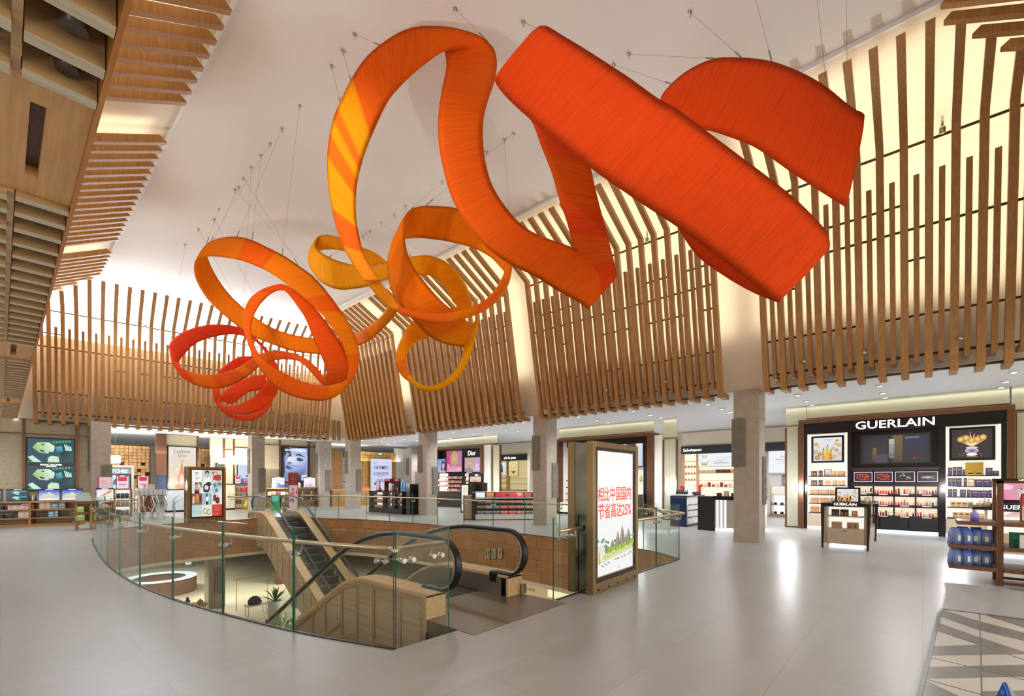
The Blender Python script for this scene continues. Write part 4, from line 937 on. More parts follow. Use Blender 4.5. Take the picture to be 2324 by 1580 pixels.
o = vase('bowl', 'golden bowl at the edge of the lower round table', tc_ + Vector((-.42, -.2, .70)), [(.001, 0), (.05, 0), (.1, .06), (.11, .09), (.001, .05)], GOLD, 'bowl'); o.location = tc_ + Vector((-.42, -.2, .70))
# bottle cabinet
t = thing('bottle_cabinet', 'lit cabinet with glass shelves behind the lower column', 'cabinet', (11.0, 28.6, ZL))
m = MB(); m.box(0, 0, 0, 1.6, .4, .9); m.build('base', DARKWOOD, t)
m = MB(); m.box(0, .38, .9, 1.6, .4, 2.6); m.build('back', mat('mint_back', (196, 214, 200), .5, 0, .4), t)
for z in (1.3, 1.8, 2.3): m = MB(); m.box(0, .05, z, 1.6, .38, z + .02); m.build('shelf', GLASS_CLEAR, t)
for i in range(6):
    q = Vector((11.15 + i * .25, 28.8, ZL + 1.32)); o = vase('bottle', f'{ORD[i]} bottle from the left in the lower glass cabinet', q, [(.001, 0), (.05, 0), (.05, .2), (.02, .25), (.02, .32), (.001, .32)], mat('bottle_grey', (150, 160, 156), .2), 'bottle'); o.location = q; o['group'] = 'bottles in the lower cabinet'
# bench with a black bag
bq = Vector((7.9, 23.0, ZL))
t = thing('metal_stool', 'brass framed stool under the black bag', 'stool', bq)
m = MB(); m.box(-.42, -.24, .44, .42, .24, .5); m.build('seat', mat('pale_seat', (206, 200, 186), .6), t)
for sx in (-1, 1):
    m = MB(); m.tube([(sx * .38, -.2, .44), (sx * .38, -.2, .02), (sx * .38, .2, .02), (sx * .38, .2, .44)], .014, 6); m.build('leg', GOLD, t)
m = MB(bq + Vector((0, 0, .5))); m.lathe([(.001, 0), (.26, 0), (.30, .12), (.22, .28), (.1, .36), (.001, .38)], bq + Vector((-.05, 0, .5)), 14); o = tag(m.build('bag', mat('black_cloth', (22, 22, 24), .8)), 'black soft bag slumped on the brass stool', 'bag'); o.location = bq + Vector((0, 0, .5))
t = thing('clothes_rail', 'thin brass clothes rail standing behind the stool', 'clothes rail', bq + Vector((.3, 1.3, 0)))
m = MB(); m.tube([(-.7, 0, 0), (-.7, 0, 1.5), (.7, 0, 1.5), (.7, 0, 0)], .015, 6); m.build('frame', GOLD, t)
# plants
GREEN = noisy('leaf_green', (74, 110, 58), (112, 146, 84), 8, .6)
def leaf(mb, p, d, L, w, droop=.5):
    d = Vector(d).normalized(); sd = d.cross(Vector((0, 0, 1))); sd = sd.normalized() if sd.length > .01 else Vector((1, 0, 0)); pts = []
    for i in range(6):
        f = i / 5; q = Vector(p) + d * L * f - Vector((0, 0, droop * L * f * f)); ww = w * math.sin(math.pi * min(.97, f * .9 + .08)); pts.append((q - sd * ww, q + sd * ww))
    b = len(mb.v); mb._add([v for pr in pts for v in pr], [(2 * i, 2 * i + 1, 2 * i + 3, 2 * i + 2) for i in range(5)])
pq = Vector((7.95, 20.9, ZL))
t = thing('potted_plant', 'tall spiky plant in a pale pot under the far escalator', 'plant', pq)
m = MB(); m.lathe([(.001, 0), (.22, 0), (.30, .5), (.28, 1.0), (.24, 1.0), (.23, .95), (.001, .95)], n=18); m.build('pot', mat('pale_pot', (206, 206, 192), .5), t)
m = MB(); R = random.Random(5)
for i in range(46): a = R.uniform(0, 6.28); e = R.uniform(.5, 1.5); leaf(m, (0, 0, .95), (math.cos(a) * math.cos(e), math.sin(a) * math.cos(e), math.sin(e)), R.uniform(.6, 1.15), .03, .35)
m.build('leaves', GREEN, t)
m = MB((8.2, 18.9, ZL)); R = random.Random(6)
for i in range(420):
    q = Vector((R.uniform(6.6, 9.8), R.uniform(17.4, 20.4), ZL + R.uniform(.05, .35))); a = R.uniform(0, 6.28); e = R.uniform(.2, 1.2)
    leaf(m, q, (math.cos(a) * math.cos(e), math.sin(a) * math.cos(e), math.sin(e)), R.uniform(.35, .7), R.uniform(.02, .05), .6)
o = m.build('ground_foliage', GREEN); o.location = (8.2, 18.9, ZL); tag(o, 'bed of leafy ground plants under the escalators', 'plants'); o['kind'] = 'stuff'
# restroom signs on the oak tiles of the stairwell
for i, (px0, px1) in enumerate(((1101, 1113), (1114, 1127), (1128, 1141))):
    q = on_x((px0 + px1) / 2, 1256, 10.50); 
    t = thing('restroom_sign', ['restroom sign with two blue figures', 'baby care sign with a blue figure and cot', 'restroom sign with one blue figure'][i] + ' on the oak tiles', 'sign', q, -math.pi / 2, 'blue pictogram signs on the oak tiles')
    m = MB(); m.box(-.09, -.012, -.16, .09, 0, .16); m.build('plate', mat('sign_plate', (196, 184, 160), .5), t)
    m = MB()
    for dx in ((-.045, .045) if i == 0 else (-.03,) if i == 1 else (0,)):
        m.lathe([(.001, 0), (.016, .01), (.016, .03), (.001, .04)], (dx, -.016, .055), 8); m.box(dx - .02, -.016, -.03, dx + .02, -.013, .05); m.box(dx - .016, -.016, -.10, dx - .004, -.013, -.03); m.box(dx + .004, -.016, -.10, dx + .016, -.013, -.03)
    if i == 1: m.box(.02, -.016, -.10, .07, -.013, -.05)
    m.build('pictogram', mat('sign_blue', (44, 66, 122), .5), t)
t = thing('fascia_sign', 'lit shop fascia sign on the lower floor under the oak tiles', 'sign', (12.6, 10.9, -2.3), -math.pi / 2)
m = MB(); m.box(-1.2, 0, -.2, 1.2, .1, .3); m.build('board', mat('warm_board', (214, 186, 138), .5, 0, .5), t)
lettering('EMPORIO ARMANI', (0, -.004, -.02), (1, 0, 0), (0, 0, 1), .17, mat('bronze_letters', (92, 62, 40), .5), t)
for i, (x, y, w_) in enumerate(((13.2, 14.5, 3.4), (13.2, 9.6, 3.0), (13.2, 6.0, 2.6))):
    t = thing('lower_showcase', f'{ORD[i]} glowing showcase under the right edge of the stairwell', 'showcase', (x, y, ZL), -math.pi / 2, 'lower floor showcases')
    m = MB(); m.box(-w_ / 2, .3, .4, w_ / 2, .32, 2.4); m.build('back', mat('warm_glow', (255, 236, 190), .5, 0, .9), t)
    m = MB(); m.box(-w_ / 2, 0, 0, w_ / 2, .34, .4); m.box(-w_ / 2, 0, 2.4, w_ / 2, .34, 2.6); m.build('frame', DARKWOOD, t)
    for z in (.9, 1.4, 1.9): m = MB(); m.box(-w_ / 2, .02, z, w_ / 2, .3, z + .02); m.build('shelf', DECK, t)
# ================================================================== SHOP FITTINGS: helpers
class FR:
    """frame of a shop unit: x = to the right as a shopper sees it, y = away from the shopper, z up"""
    def __init__(s, org, rz): s.o = Vector(org); s.rz = rz; s.c, s.s = math.cos(rz), math.sin(rz)
    def w(s, x, y, z): return s.o + Vector((x * s.c - y * s.s, x * s.s + y * s.c, z))
    def thing(s, name, label, cat, x=0, y=0, z=0, group=None, r=0): return thing(name, label, cat, s.w(x, y, z), s.rz + r, group)
FACE_X, FACE_Y = -math.pi / 2, 0.0         # units facing -x and -y
CMESH = {}
def carton_mesh(w, d, h, rgb, acc=None, kind='box'):
    key = (round(w, 3), round(d, 3), round(h, 3), rgb, acc, kind)
    if key in CMESH: return CMESH[key]
    m = MB(); c = srgb(*rgb); a = srgb(*(acc or tuple(min(255, int(v * 1.25 + 24)) for v in rgb)))
    if kind == 'box':
        m.box(-w / 2, -d / 2, 0, w / 2, d / 2, h, 0, c)
        m.box(-w * .32, -d / 2 - .001, h * .55, w * .32, -d / 2, h * .8, 0, a); m.box(-w * .2, -d / 2 - .001, h * .22, w * .2, -d / 2, h * .3, 0, a)
    elif kind == 'twin':           # carton printed with two bottles
        m.box(-w / 2, -d / 2, 0, w / 2, d / 2, h, 0, c)
        for sx in (-1, 1):
            x = sx * w * .24; m.box(x - w * .10, -d / 2 - .001, h * .12, x + w * .10, -d / 2, h * .6, 0, a); m.box(x - w * .04, -d / 2 - .001, h * .6, x + w * .04, -d / 2, h * .78, 0, srgb(50, 36, 26))
    elif kind == 'bottle':
        for r, z0, z1, cc in ((.5, 0, .62, c), (.22, .62, .7, a), (.26, .7, 1, a)): m.lathe([(.001, h * z0), (w * r, h * z0), (w * r, h * z1), (.001, h * z1)], n=10, col=cc)
    elif kind == 'jar':
        for r, z0, z1, cc in ((.5, 0, .6, c), (.46, .62, 1, a)): m.lathe([(.001, h * z0), (w * r, h * z0), (w * r, h * z1), (.001, h * z1)], n=12, col=cc)
    elif kind == 'hex':
        P = [(w / 2 * math.cos(k * math.pi / 3), -d / 2, h / 2 + h / 2 * math.sin(k * math.pi / 3)) for k in range(6)]; m.prism(P, (0, d, 0)); m.c = [c] * len(m.v)
        m.box(-w * .2, -d / 2 - .001, h * .4, w * .2, -d / 2, h * .5, 0, a)
    elif kind == 'pouch':
        m._add([(-w / 2, -d / 2, 0), (w / 2, -d / 2, 0), (w / 2, d / 2, 0), (-w / 2, d / 2, 0), (-w * .53, -d * .6, h * .5), (w * .53, -d * .6, h * .5), (w * .53, d * .6, h * .5), (-w * .53, d * .6, h * .5),
                (-w * .46, -d * .3, h), (w * .46, -d * .3, h), (w * .46, d * .3, h), (-w * .46, d * .3, h)],
               [(3, 2, 1, 0), (0, 1, 5, 4), (1, 2, 6, 5), (2, 3, 7, 6), (3, 0, 4, 7), (4, 5, 9, 8), (5, 6, 10, 9), (6, 7, 11, 10), (7, 4, 8, 11), (8, 9, 10, 11)], 0, True, c)
        m.box(-w * .18, -d * .63, h * .25, w * .14, -d * .58, h * .6, 0, a); m.box(-w * .5, -.012, h * .97, w * .5, .012, h * 1.06, 0, srgb(36, 92, 220))
    me = m.mesh({'box': 'carton', 'twin': 'carton', 'hex': 'carton'}.get(kind, kind), PRINT, True); CMESH[key] = me; return me
def goods(fr, x, y, z, w, d, h, rgb, label, group=None, acc=None, kind='box', name=None, r=0, cat=None):
    o = bpy.data.objects.new(name or {'box': 'carton', 'twin': 'gift_carton', 'hex': 'gift_carton'}.get(kind, kind), carton_mesh(w, d, h, rgb, acc, kind)); COL.objects.link(o)
    o.location = fr.w(x, y, z); o.rotation_euler = (0, 0, fr.rz + r)
    return tag(o, label, cat or {'box': 'box', 'twin': 'box', 'hex': 'box'}.get(kind, kind), group)
def cname(rgb):
    r, g, b = rgb; mx, mn = max(rgb), min(rgb)
    if mx < 60: return 'black'
    if mx - mn < 28: return 'white' if mn > 200 else 'grey'
    if b >= mx and r > g + 8: return 'purple'
    if b >= mx: return 'blue' if b < 200 or r < 170 else 'pale blue'
    if g >= mx: return 'green'
    if r > 180 and g > 150: return 'beige' if b > 110 else 'golden'
    if b > 110 and g < 130: return 'pink'
    return 'red' if g < 70 and r > 110 else 'brown' if r < 190 else 'orange'
def shelf_row(fr, x, y, z, items, where, group):
    """items: (gap, w, h, rgb[, kind[, acc]]) laid out from x to the right on the shelf at height z"""
    cnt = {}
    tot = {}
    for it in items:
        if it[1]: k = cname(it[3]) + (' ' + it[4] if len(it) > 4 and it[4] in ('bottle', 'jar') else ' box'); tot[k] = tot.get(k, 0) + 1
    for it in items:
        x += it[0]; w, h, rgb = it[1:4]; kind = it[4] if len(it) > 4 else 'box'; acc = it[5] if len(it) > 5 else None
        if not w: continue
        k = cname(rgb) + (' ' + kind if kind in ('bottle', 'jar') else ' box'); n = cnt.get(k, 0); cnt[k] = n + 1
        lab = (f'{ORD[n]} {k} from the left {where}' if tot[k] > 1 else f'only {k} {where}')
        goods(fr, x + w / 2, y, z, w - .004, min(.12, w * .9) if kind != 'hex' else .05, h, rgb, lab, group, acc, kind); x += w
def bx(t, name, m, *b, label=None, bevel=0):
    mb = MB()
    for q in b: mb.box(*q)
    o = mb.build(name, m, t, label)
    if bevel: bev(o, bevel)
    return o
def poster(fr, x0, z0, x1, z1, y, label, draw, fcol=BLACKM, fw=.05, lit=True, depth=.08, name='poster', cat='poster', group=None):
    t = fr.thing(name, label, cat, x0, y, z0, group); w, h = x1 - x0, z1 - z0
    if fw: bx(t, 'frame', fcol, (0, 0, 0, fw, depth, h), (w - fw, 0, 0, w, depth, h), (fw, 0, 0, w - fw, depth, fw), (fw, 0, h - fw, w - fw, depth, h))
    bx(t, 'backing', BLACKM, (fw, .02, fw, w - fw, depth, h - fw))
    A = ART((fw, .018, fw), (1, 0, 0), (0, 0, 1), w - 2 * fw, h - 2 * fw); draw(A); A.build(t, lit, 'picture'); return t
def screen(fr, x, z, w, h, y, label, draw, group=None, tilt=0, brand=None):
    """small lit display standing on a shelf"""
    t = fr.thing('display_screen', label, 'screen', x, y, z, group)
    t.rotation_euler = (-tilt, 0, fr.rz) if tilt else (0, 0, fr.rz)
    bx(t, 'case', BLACKM, (-w / 2, 0, 0, w / 2, .035, h), (-w * .2, .035, 0, w * .2, .1, .03))
    A = ART((-w / 2 + .015, -.001, .015), (1, 0, 0), (0, 0, 1), w - .03, h - .06); draw(A); A.build(t, True, 'picture')
    bx(t, 'name_strip', LETTER, (-w * .18, -.002, h - .032, w * .18, 0, h - .018)); return t
def face(A, u, v, s, skin, hair, lips=(170, 50, 60), hairlen=1.0, shade=None, dirx=1):
    """simple portrait: hair mass, neck, face, eyes, brows, nose, lips"""
    a = A.w / A.h; sh = shade or tuple(int(c * .8) for c in skin)
    X = lambda x: u + x * s; Yv = lambda y: v + y * s * a
    A.ell(u, Yv(.12), .36 * s, .44 * s, hair); A.poly([(X(-.36), Yv(.2)), (X(-.42), Yv(-.5 * hairlen)), (X(-.12), Yv(-.62 * hairlen)), (X(.12), Yv(-.62 * hairlen)), (X(.42), Yv(-.5 * hairlen)), (X(.36), Yv(.2))], hair)
    A.poly([(X(-.13), Yv(-.2)), (X(-.12), Yv(-.55)), (X(-.5), Yv(-.8)), (X(.5), Yv(-.8)), (X(.12), Yv(-.55)), (X(.13), Yv(-.2))], [sh, sh, skin, skin, sh, sh])
    A.ell(u, v, .25 * s, .33 * s, sh, inner=skin, n=22)
    A.poly([(X(-.22), Yv(.2)), (X(-.1), Yv(.36)), (X(.12), Yv(.36)), (X(.23), Yv(.16)), (X(.1), Yv(.26)), (X(-.1), Yv(.24))], hair)
    for sx in (-1, 1):
        A.ell(X(.105 * sx), Yv(.05), .06 * s, .026 * s, (244, 240, 236)); A.ell(X(.105 * sx + .01 * dirx), Yv(.05), .026 * s, .026 * s, (50, 40, 40)); A.line([(X(.165 * sx), Yv(.06)), (X(.1 * sx), Yv(.082)), (X(.045 * sx), Yv(.055))], .014 * s, (40, 30, 30))
        A.line([(X(.17 * sx), Yv(.12)), (X(.1 * sx), Yv(.145)), (X(.045 * sx), Yv(.125))], .018 * s, tuple(int(c * .7) for c in hair))
    A.line([(X(.0), Yv(.05)), (X(.022 * dirx), Yv(-.06)), (X(-.015 * dirx), Yv(-.075))], .012 * s, sh)
    A.poly([(X(-.08), Yv(-.16)), (X(-.03), Yv(-.138)), (X(0), Yv(-.146)), (X(.03), Yv(-.138)), (X(.08), Yv(-.16)), (X(.03), Yv(-.195)), (X(-.03), Yv(-.195))], lips)
def d_honey(A):
    A.rect(0, 0, 1, 1, (206, 208, 226), (236, 238, 246)); R = random.Random(4)
    for u, v, r in ((.1, .72, .08), (.18, .6, .06), (.08, .4, .1), (.22, .3, .08), (.14, .15, .1), (.84, .86, .07), (.78, .72, .06), (.9, .66, .08), (.7, .52, .07), (.82, .45, .06), (.92, .3, .09), (.75, .18, .08), (.62, .1, .07), (.3, .1, .06)):
        A.ell(u, v, r, r, R.choice(((222, 150, 50), (196, 124, 50), (238, 190, 96), (112, 66, 36))), n=6, inner=(246, 206, 120))
    for u, h, c in ((.36, .42, (224, 150, 40)), (.5, .56, (236, 176, 60)), (.62, .36, (206, 130, 40))):
        A.poly([(u - .055, .04), (u + .055, .04), (u + .055, h), (u + .02, h + .05), (u - .02, h + .05), (u - .055, h)], [c, c, (248, 206, 110), (248, 206, 110), (248, 206, 110), c]); A.rect(u - .02, h + .04, u + .02, h + .12, (44, 34, 30))
    A.rect(.3, .9, .7, .92, (186, 170, 150)); A.rect(.36, .85, .64, .865, (196, 180, 160))
def d_flame(A):
    A.rect(0, 0, 1, 1, (40, 32, 34), (48, 40, 46))
    for k in range(9):
        an = math.radians(20 + k * 17.5); r = .34 if k != 4 else .44
        A.poly([(.5 - .05, .42), (.5 + r * math.cos(an) - .05 * math.sin(an), .5 + r * math.sin(an) * .9 + .05), (.5 + (r + .06) * math.cos(an + .1), .52 + (r + .04) * math.sin(an) * .9), (.55, .42)], [(255, 236, 150), (222, 150, 40), (180, 110, 20), (255, 246, 190)])
    for k in range(5): A.ell(.22 + .14 * k, .66 + .05 * math.sin(k * 2), .09, .1, (196, 130, 30), inner=(255, 232, 150))
    A.ell(.5, .26, .17, .1, (210, 190, 210), inner=(60, 50, 140)); A.ell(.5, .36, .15, .04, (235, 220, 240)); A.ell(.5, .13, .14, .05, (255, 250, 230)); A.rect(.36, .05, .64, .06, (240, 206, 120))
    for u, v in ((.2, .14), (.26, .1), (.3, .17), (.7, .15), (.74, .1)): A.ell(u, v, .012, .012, (255, 220, 130), n=8)
def d_lips(A, cols=((226, 40, 90), (236, 60, 30), (206, 30, 60), (246, 120, 60))):
    A.rect(0, 0, 1, 1, (26, 20, 24)); R = random.Random(2)
    for r in range(4):
        for c in range(9):
            if R.random() < .85: u = .16 + c * .082; v = .16 + r * .19; A.rect(u - .03, v, u + .03, v + .12, R.choice(cols))
def d_pow(A):
    A.rect(0, 0, 1, 1, (26, 22, 22))
    for u, v, s in ((.25, .62, .09), (.38, .78, .08), (.42, .56, .1), (.6, .4, .12), (.72, .3, .1), (.56, .22, .08), (.2, .44, .07)): A.rect(u, v, u + s, v + s * 1.1, (236, 196, 150), (250, 226, 196))
def d_pearl(A):
    A.rect(0, 0, 1, 1, (24, 20, 22)); A.rect(.12, .25, .88, .62, (70, 62, 58), (92, 82, 76)); A.ell(.5, .45, .2, .12, (150, 120, 110), inner=(255, 240, 226)); A.ell(.28, .42, .06, .06, (236, 216, 206)); A.ell(.74, .42, .06, .05, (206, 176, 160))
def d_teal(A):
    A.rect(0, 0, 1, 1, (20, 54, 66), (26, 66, 78))
    for z in (0, .5):
        A.ell(.42, z + .3, .18, .12, (120, 206, 196), inner=(226, 250, 240)); A.poly([(.55, z + .32), (.92, z + .36), (.9, z + .44), (.6, z + .4)], (60, 186, 196)); A.ell(.5, z + .12, .12, .05, (150, 226, 216)); A.rect(0, z + .49, 1, z + .5, (16, 20, 30))
def d_blue(A):
    A.rect(0, 0, 1, 1, (226, 240, 252), (36, 84, 206)); A.poly([(0, 0), (1, 0), (1, .12), (.5, .2), (0, .1)], (250, 252, 255)); A.rect(.16, .2, .74, .62, (222, 206, 180), (238, 224, 200)); A.ell(.5, .7, .1, .08, (230, 236, 246))
def d_brush(A):
    A.rect(0, 0, 1, 1, (250, 246, 240), (236, 236, 246)); A.poly([(.25, .42), (.36, .36), (.86, .74), (.9, .84), (.84, .9), (.74, .86)], [(246, 160, 96), (246, 160, 96), (236, 116, 50), (236, 116, 50), (236, 116, 50), (246, 150, 80)])
    for u in (.14, .5, .86): A.rect(u - .06, .04, u + .06, .22, (214, 160, 70), (236, 196, 120))
def d_mount(A):
    A.rect(0, 0, 1, 1, (236, 226, 244), (250, 240, 250)); A.poly([(0, 0), (1, 0), (1, .3), (.75, .26), (.45, .5), (.2, .42), (0, .56)], (74, 106, 206)); A.rect(.2, .7, .8, .74, (180, 176, 206))
def d_city(A):
    A.rect(0, 0, 1, 1, (246, 236, 246), (250, 246, 252))
    for k, h in enumerate((.2, .32, .26, .5, .3, .4, .24)): A.rect(.12 + k * .11, .04, .19 + k * .11, h, (196, 160, 196))
# ================================================================== BLACK COSMETICS WALL (right)
G = FR((18.2, 2.95, 0), FACE_X)
BEIGE = mat('beige_lacquer', (200, 182, 158), .4)
WALLW = 'on the right-hand shelves of the black cosmetics wall'
t = G.thing('cosmetics_display', 'wide black cosmetics wall in a bronze frame with white lettering', 'display wall')
bx(t, 'frame', BRONZE, (-.18, -.16, 0, -.02, .5, 3.66), (4.64, -.16, 0, 4.80, .5, 3.66), (-.02, -.16, 3.52, 4.64, .5, 3.66), bevel=.01)
bx(t, 'header', BLACK, (-.02, -.06, 3.17, 4.64, .4, 3.52))
bx(t, 'pier', BLACK, (-.02, -.05, 0, .06, .4, 3.17)); bx(t, 'pier', BLACK, (1.16, -.05, 0, 1.28, .4, 3.17)); bx(t, 'pier', BLACK, (3.30, -.08, 0, 3.45, .4, 3.17)); bx(t, 'pier', BLACK, (4.55, -.05, 0, 4.64, .4, 3.17))
bx(t, 'centre_back', BLACK, (1.28, .22, 0, 3.30, .4, 3.17)); bx(t, 'ledge', BLACKM, (1.28, -.02, 1.92, 3.30, .22, 2.02)); bx(t, 'ledge', BLACKM, (1.28, -.06, 1.44, 3.30, .22, 1.54))
for a, b, nm in ((.06, 1.16, 'left'), (3.45, 4.55, 'right')):
    bx(t, 'lit_back', BOXGLOW, (a, .28, .5, b, .30, 3.17)); 
    for s_ in (a, b - .03): bx(t, 'lit_edge', BOXGLOW, (s_, .0, .5, s_ + .03, .28, 3.17))
    for z in (1.77, 1.46, 1.16, .86, .56): bx(t, 'shelf', BLACK, (a + .03, .02, z - .025, b - .03, .28, z))
    bx(t, 'base_cabinet', BEIGE, (a, -.06, .1, b, .4, .52), bevel=.006); bx(t, 'plinth_light', COOLGLOW, (a, -.02, 0.004, b, .4, .098)); bx(t, 'lock', BLACKM, (a + .53, -.066, .42, a + .56, -.06, .45))
for i in range(3):
    a, b = 1.30 + i * .667, 1.30 + (i + 1) * .667
    bx(t, 'drawer', BLACKM, (a + .01, -.06, .11, b - .01, .22, .50), bevel=.005)
bx(t, 'plinth_light', COOLGLOW, (1.28, -.0, .004, 3.30, .2, .098))
lettering('GUERLAIN', (2.30, -.065, 3.245), (1, 0, 0), (0, 0, 1), .335, LETTER, t, bold=.012, sx=1.19, ext=.012)
for i in range(4):          # bays of lit make-up trays
    a = 1.30 + (i - .0) * .5; 
    for r, z in enumerate((1.19, .85, .52)):
        tt = G.thing('makeup_tray', f'{ORD[r]} lit make-up tray from the top in the {ORD[i]} bay under the red lit panels', 'make-up tray', a + .25, .0, z, 'lit make-up trays of the black wall')
        bx(tt, 'tray', BLACKM, (-.24, -.02, -.02, .24, .2, .02)); bx(tt, 'lit_strip', LETTER, (-.10, -.024, -.008, .10, -.02, .008)); bx(tt, 'lit_back', mat('tray_glow', (255, 232, 206), .5, 0, .8), (-.23, .19, .02, .23, .2, .27))
        R = random.Random(i * 7 + r)
        for k in range(7):
            c = R.choice(((206, 40, 40), (226, 90, 90), (236, 196, 160), (222, 170, 130), (40, 34, 34), (246, 226, 206), (196, 120, 110))) if not (i == 1 and r == 0) else (214, 40, 30)
            o = goods(G, a + .25 - .2 + k * .066, .10, z + .02, .045, .04, R.uniform(.09, .17), c, f'{ORD[k]} sample from the left in {ORD[i]} bay, {ORD[r]} make-up tray down', 'make-up samples of the black wall', None, R.choice(('bottle', 'jar', 'box')), name='cosmetic_sample', cat='cosmetic')
# framed posters, television, four lit panels
poster(G, .16, 2.21, 1.06, 3.10, .06, 'black framed poster of golden honey bottles over the left white shelves', d_honey, BLACK, .06)
poster(G, 3.53, 2.19, 4.45, 3.13, .06, 'black framed poster of a flaming golden bottle at the right', d_flame, BLACK, .06)
def d_tv(A):
    A.rect(0, 0, 1, 1, (16, 14, 18)); A.rect(.05, .05, .4, .9, (38, 30, 40)); A.rect(.18, .12, .24, .55, (96, 70, 20), (122, 94, 34)); A.rect(.64, .05, .97, .93, (14, 22, 46), (22, 34, 62)); A.rect(.47, .05, .62, .95, (70, 56, 30), (110, 92, 44)); A.rect(.42, .18, .5, .66, (110, 110, 120), (150, 150, 160)); A.rect(.42, .66, .5, .84, (180, 176, 170)); A.rect(.2, .28, .62, .31, (90, 80, 66)); A.ell(.8, .2, .16, .16, (40, 20, 40)); A.ell(.78, .16, .02, .02, (226, 40, 40), n=8); A.rect(.2, .03, .4, .3, (70, 60, 76))
t = poster(G, 1.42, 2.08, 3.20, 3.12, .12, 'large dark television in the middle of the black cosmetics wall', d_tv, BLACK, .07, True, .1, 'television', 'television')
lettering('GUERLAIN', (1.30, .010, .82), (1, 0, 0), (0, 0, 1), .07, mat('dim_letters', (170, 180, 196), .5, 0, .7), t, bold=.01)
for i, (a, b) in enumerate(((1.31, 1.80), (1.82, 2.29), (2.32, 2.80), (2.83, 3.30))):
    t = G.thing('backlit_display', ['first pink edged lit panel of red lipstick swatches', 'second pink edged lit panel of red lipstick swatches', 'pink edged lit panel of beige powder squares', 'pink edged lit panel with a pearl'][i], 'screen', a, -.02, 1.565, 'pink edged lit panels')
    w = b - a; bx(t, 'frame', BLACK, (0, 0, 0, w, .06, .335)); e = mat('pink_neon', (246, 206, 236), .5, 0, 1.0)
    bx(t, 'neon_edge', e, (.012, -.004, .012, .026, 0, .32), (w - .026, -.004, .012, w - .012, 0, .32), (.026, -.004, .012, w - .026, 0, .026), (.026, -.004, .306, w - .026, 0, .32))
    A = ART((.03, -.003, .03), (1, 0, 0), (0, 0, 1), w - .06, .27); (d_lips, d_lips, d_pow, d_pearl)[i](A); A.build(t)
# goods on the left niche
TAN, TAN2, DK = (176, 126, 82), (190, 142, 98), (66, 48, 38)
L_ = [(1.77, [(.05, .16, .17, DK, 'twin', (190, 140, 70)), (.05, .11, .18, DK, 'twin', (190, 140, 70)), (.24, .13, .16, TAN2, 'box'), (.04, .2, .15, TAN)], 'top'),
      (1.46, [(.05, .16, .17, DK, 'twin', (190, 140, 70)), (.05, .11, .18, DK, 'twin', (190, 140, 70)), (.05, .19, .17, (206, 156, 116), 'hex'), (.04, .12, .16, TAN2), (.04, .16, .15, (200, 154, 120))], 'second'),
      (1.16, [(.03, .24, .15, TAN), (.03, .24, .15, TAN), (.03, .24, .15, TAN)], 'third'),
      (.86, [(.03, .23, .18, TAN, 'twin', (200, 150, 80)), (.04, .23, .18, TAN, 'twin', (200, 150, 80)), (.04, .22, .18, TAN, 'twin', (200, 150, 80))], 'fourth'),
      (.56, [(.03, .23, .18, TAN, 'twin', (200, 150, 80)), (.04, .23, .18, TAN, 'twin', (200, 150, 80)), (.04, .22, .18, TAN, 'twin', (200, 150, 80))], 'bottom')]
for z, items, nm in L_: shelf_row(G, .10, .13, z, items, f'on the {nm} shelf under the honey poster', f'gift boxes on the {nm} left shelf')
poster(G, .52, 1.772, .72, 1.985, .10, 'tiny framed honey picture standing on the top left shelf', d_honey, BLACK, .015, True, .02)
PU, PU2 = (62, 46, 96), (50, 40, 86)
bxp = lambda n, w, h, c=PU: [(.006, w, h, c, 'box', (150, 126, 90))] * n
shelf_row(G, 3.50, .12, 1.77, bxp(1, .09, .22) + bxp(1, .08, .24, PU2) + bxp(1, .11, .24) + bxp(1, .06, .16) + [(.40, .13, .20, PU, 'box', (150, 126, 90))] + bxp(1, .13, .12, PU2) + bxp(1, .12, .17), 'on the top shelf under the flame poster', 'purple boxes on the top right shelf')
t = G.thing('glorifier', 'golden stand with two dark jars between the purple boxes', 'display stand', 4.04, .0, 1.77)
bx(t, 'back', mat('gold_sheet', (196, 156, 60), .3, .6), (-.18, .08, 0, .18, .1, .36)); bx(t, 'base', MATS['gold_sheet'], (-.18, -.1, 0, .18, .1, .03))
for k in (-1, 1): goods(G, 4.04 + k * .08, -.01, 1.80, .1, .1, .07, (40, 34, 90), ('left' if k < 0 else 'right') + ' dark jar on the golden stand', 'jars on the golden stand', (206, 190, 150), 'jar')
shelf_row(G, 3.50, .12, 1.46, bxp(1, .08, .23) + bxp(1, .07, .23, PU2) + bxp(1, .12, .23) + [(.04, .07, .23, PU, 'box', (150, 126, 90)), (.01, .13, .22, (226, 186, 156), 'box')] + bxp(2, .16, .19) + bxp(1, .12, .15, PU2) + bxp(1, .12, .16), 'on the second shelf under the flame poster', 'purple boxes on the second right shelf')
shelf_row(G, 3.50, .12, 1.16, bxp(2, .09, .21) + [(.06, .12, .2, PU, 'box', (150, 126, 90)), (.02, .07, .2, PU2, 'box', (150, 126, 90))] + bxp(2, .17, .18) + bxp(2, .12, .19, PU2), 'on the third shelf under the flame poster', 'purple boxes on the third right shelf')
shelf_row(G, 3.55, .12, .86, [(.004, .115, .15, (206, 164, 112), 'box', (90, 60, 36))] * 4 + [(.05, .22, .13, (196, 150, 110), 'box', (70, 50, 60)), (.03, .13, .13, (196, 150, 110), 'box')], 'on the fourth shelf under the flame poster', 'tan boxes on the fourth right shelf')
shelf_row(G, 3.60, .12, .56, [(.004, .115, .15, (206, 164, 112), 'box', (90, 60, 36))] * 4 + [(.03, .15, .12, (190, 140, 100), 'box')] * 2, 'on the bottom shelf under the flame poster', 'tan boxes on the bottom right shelf')
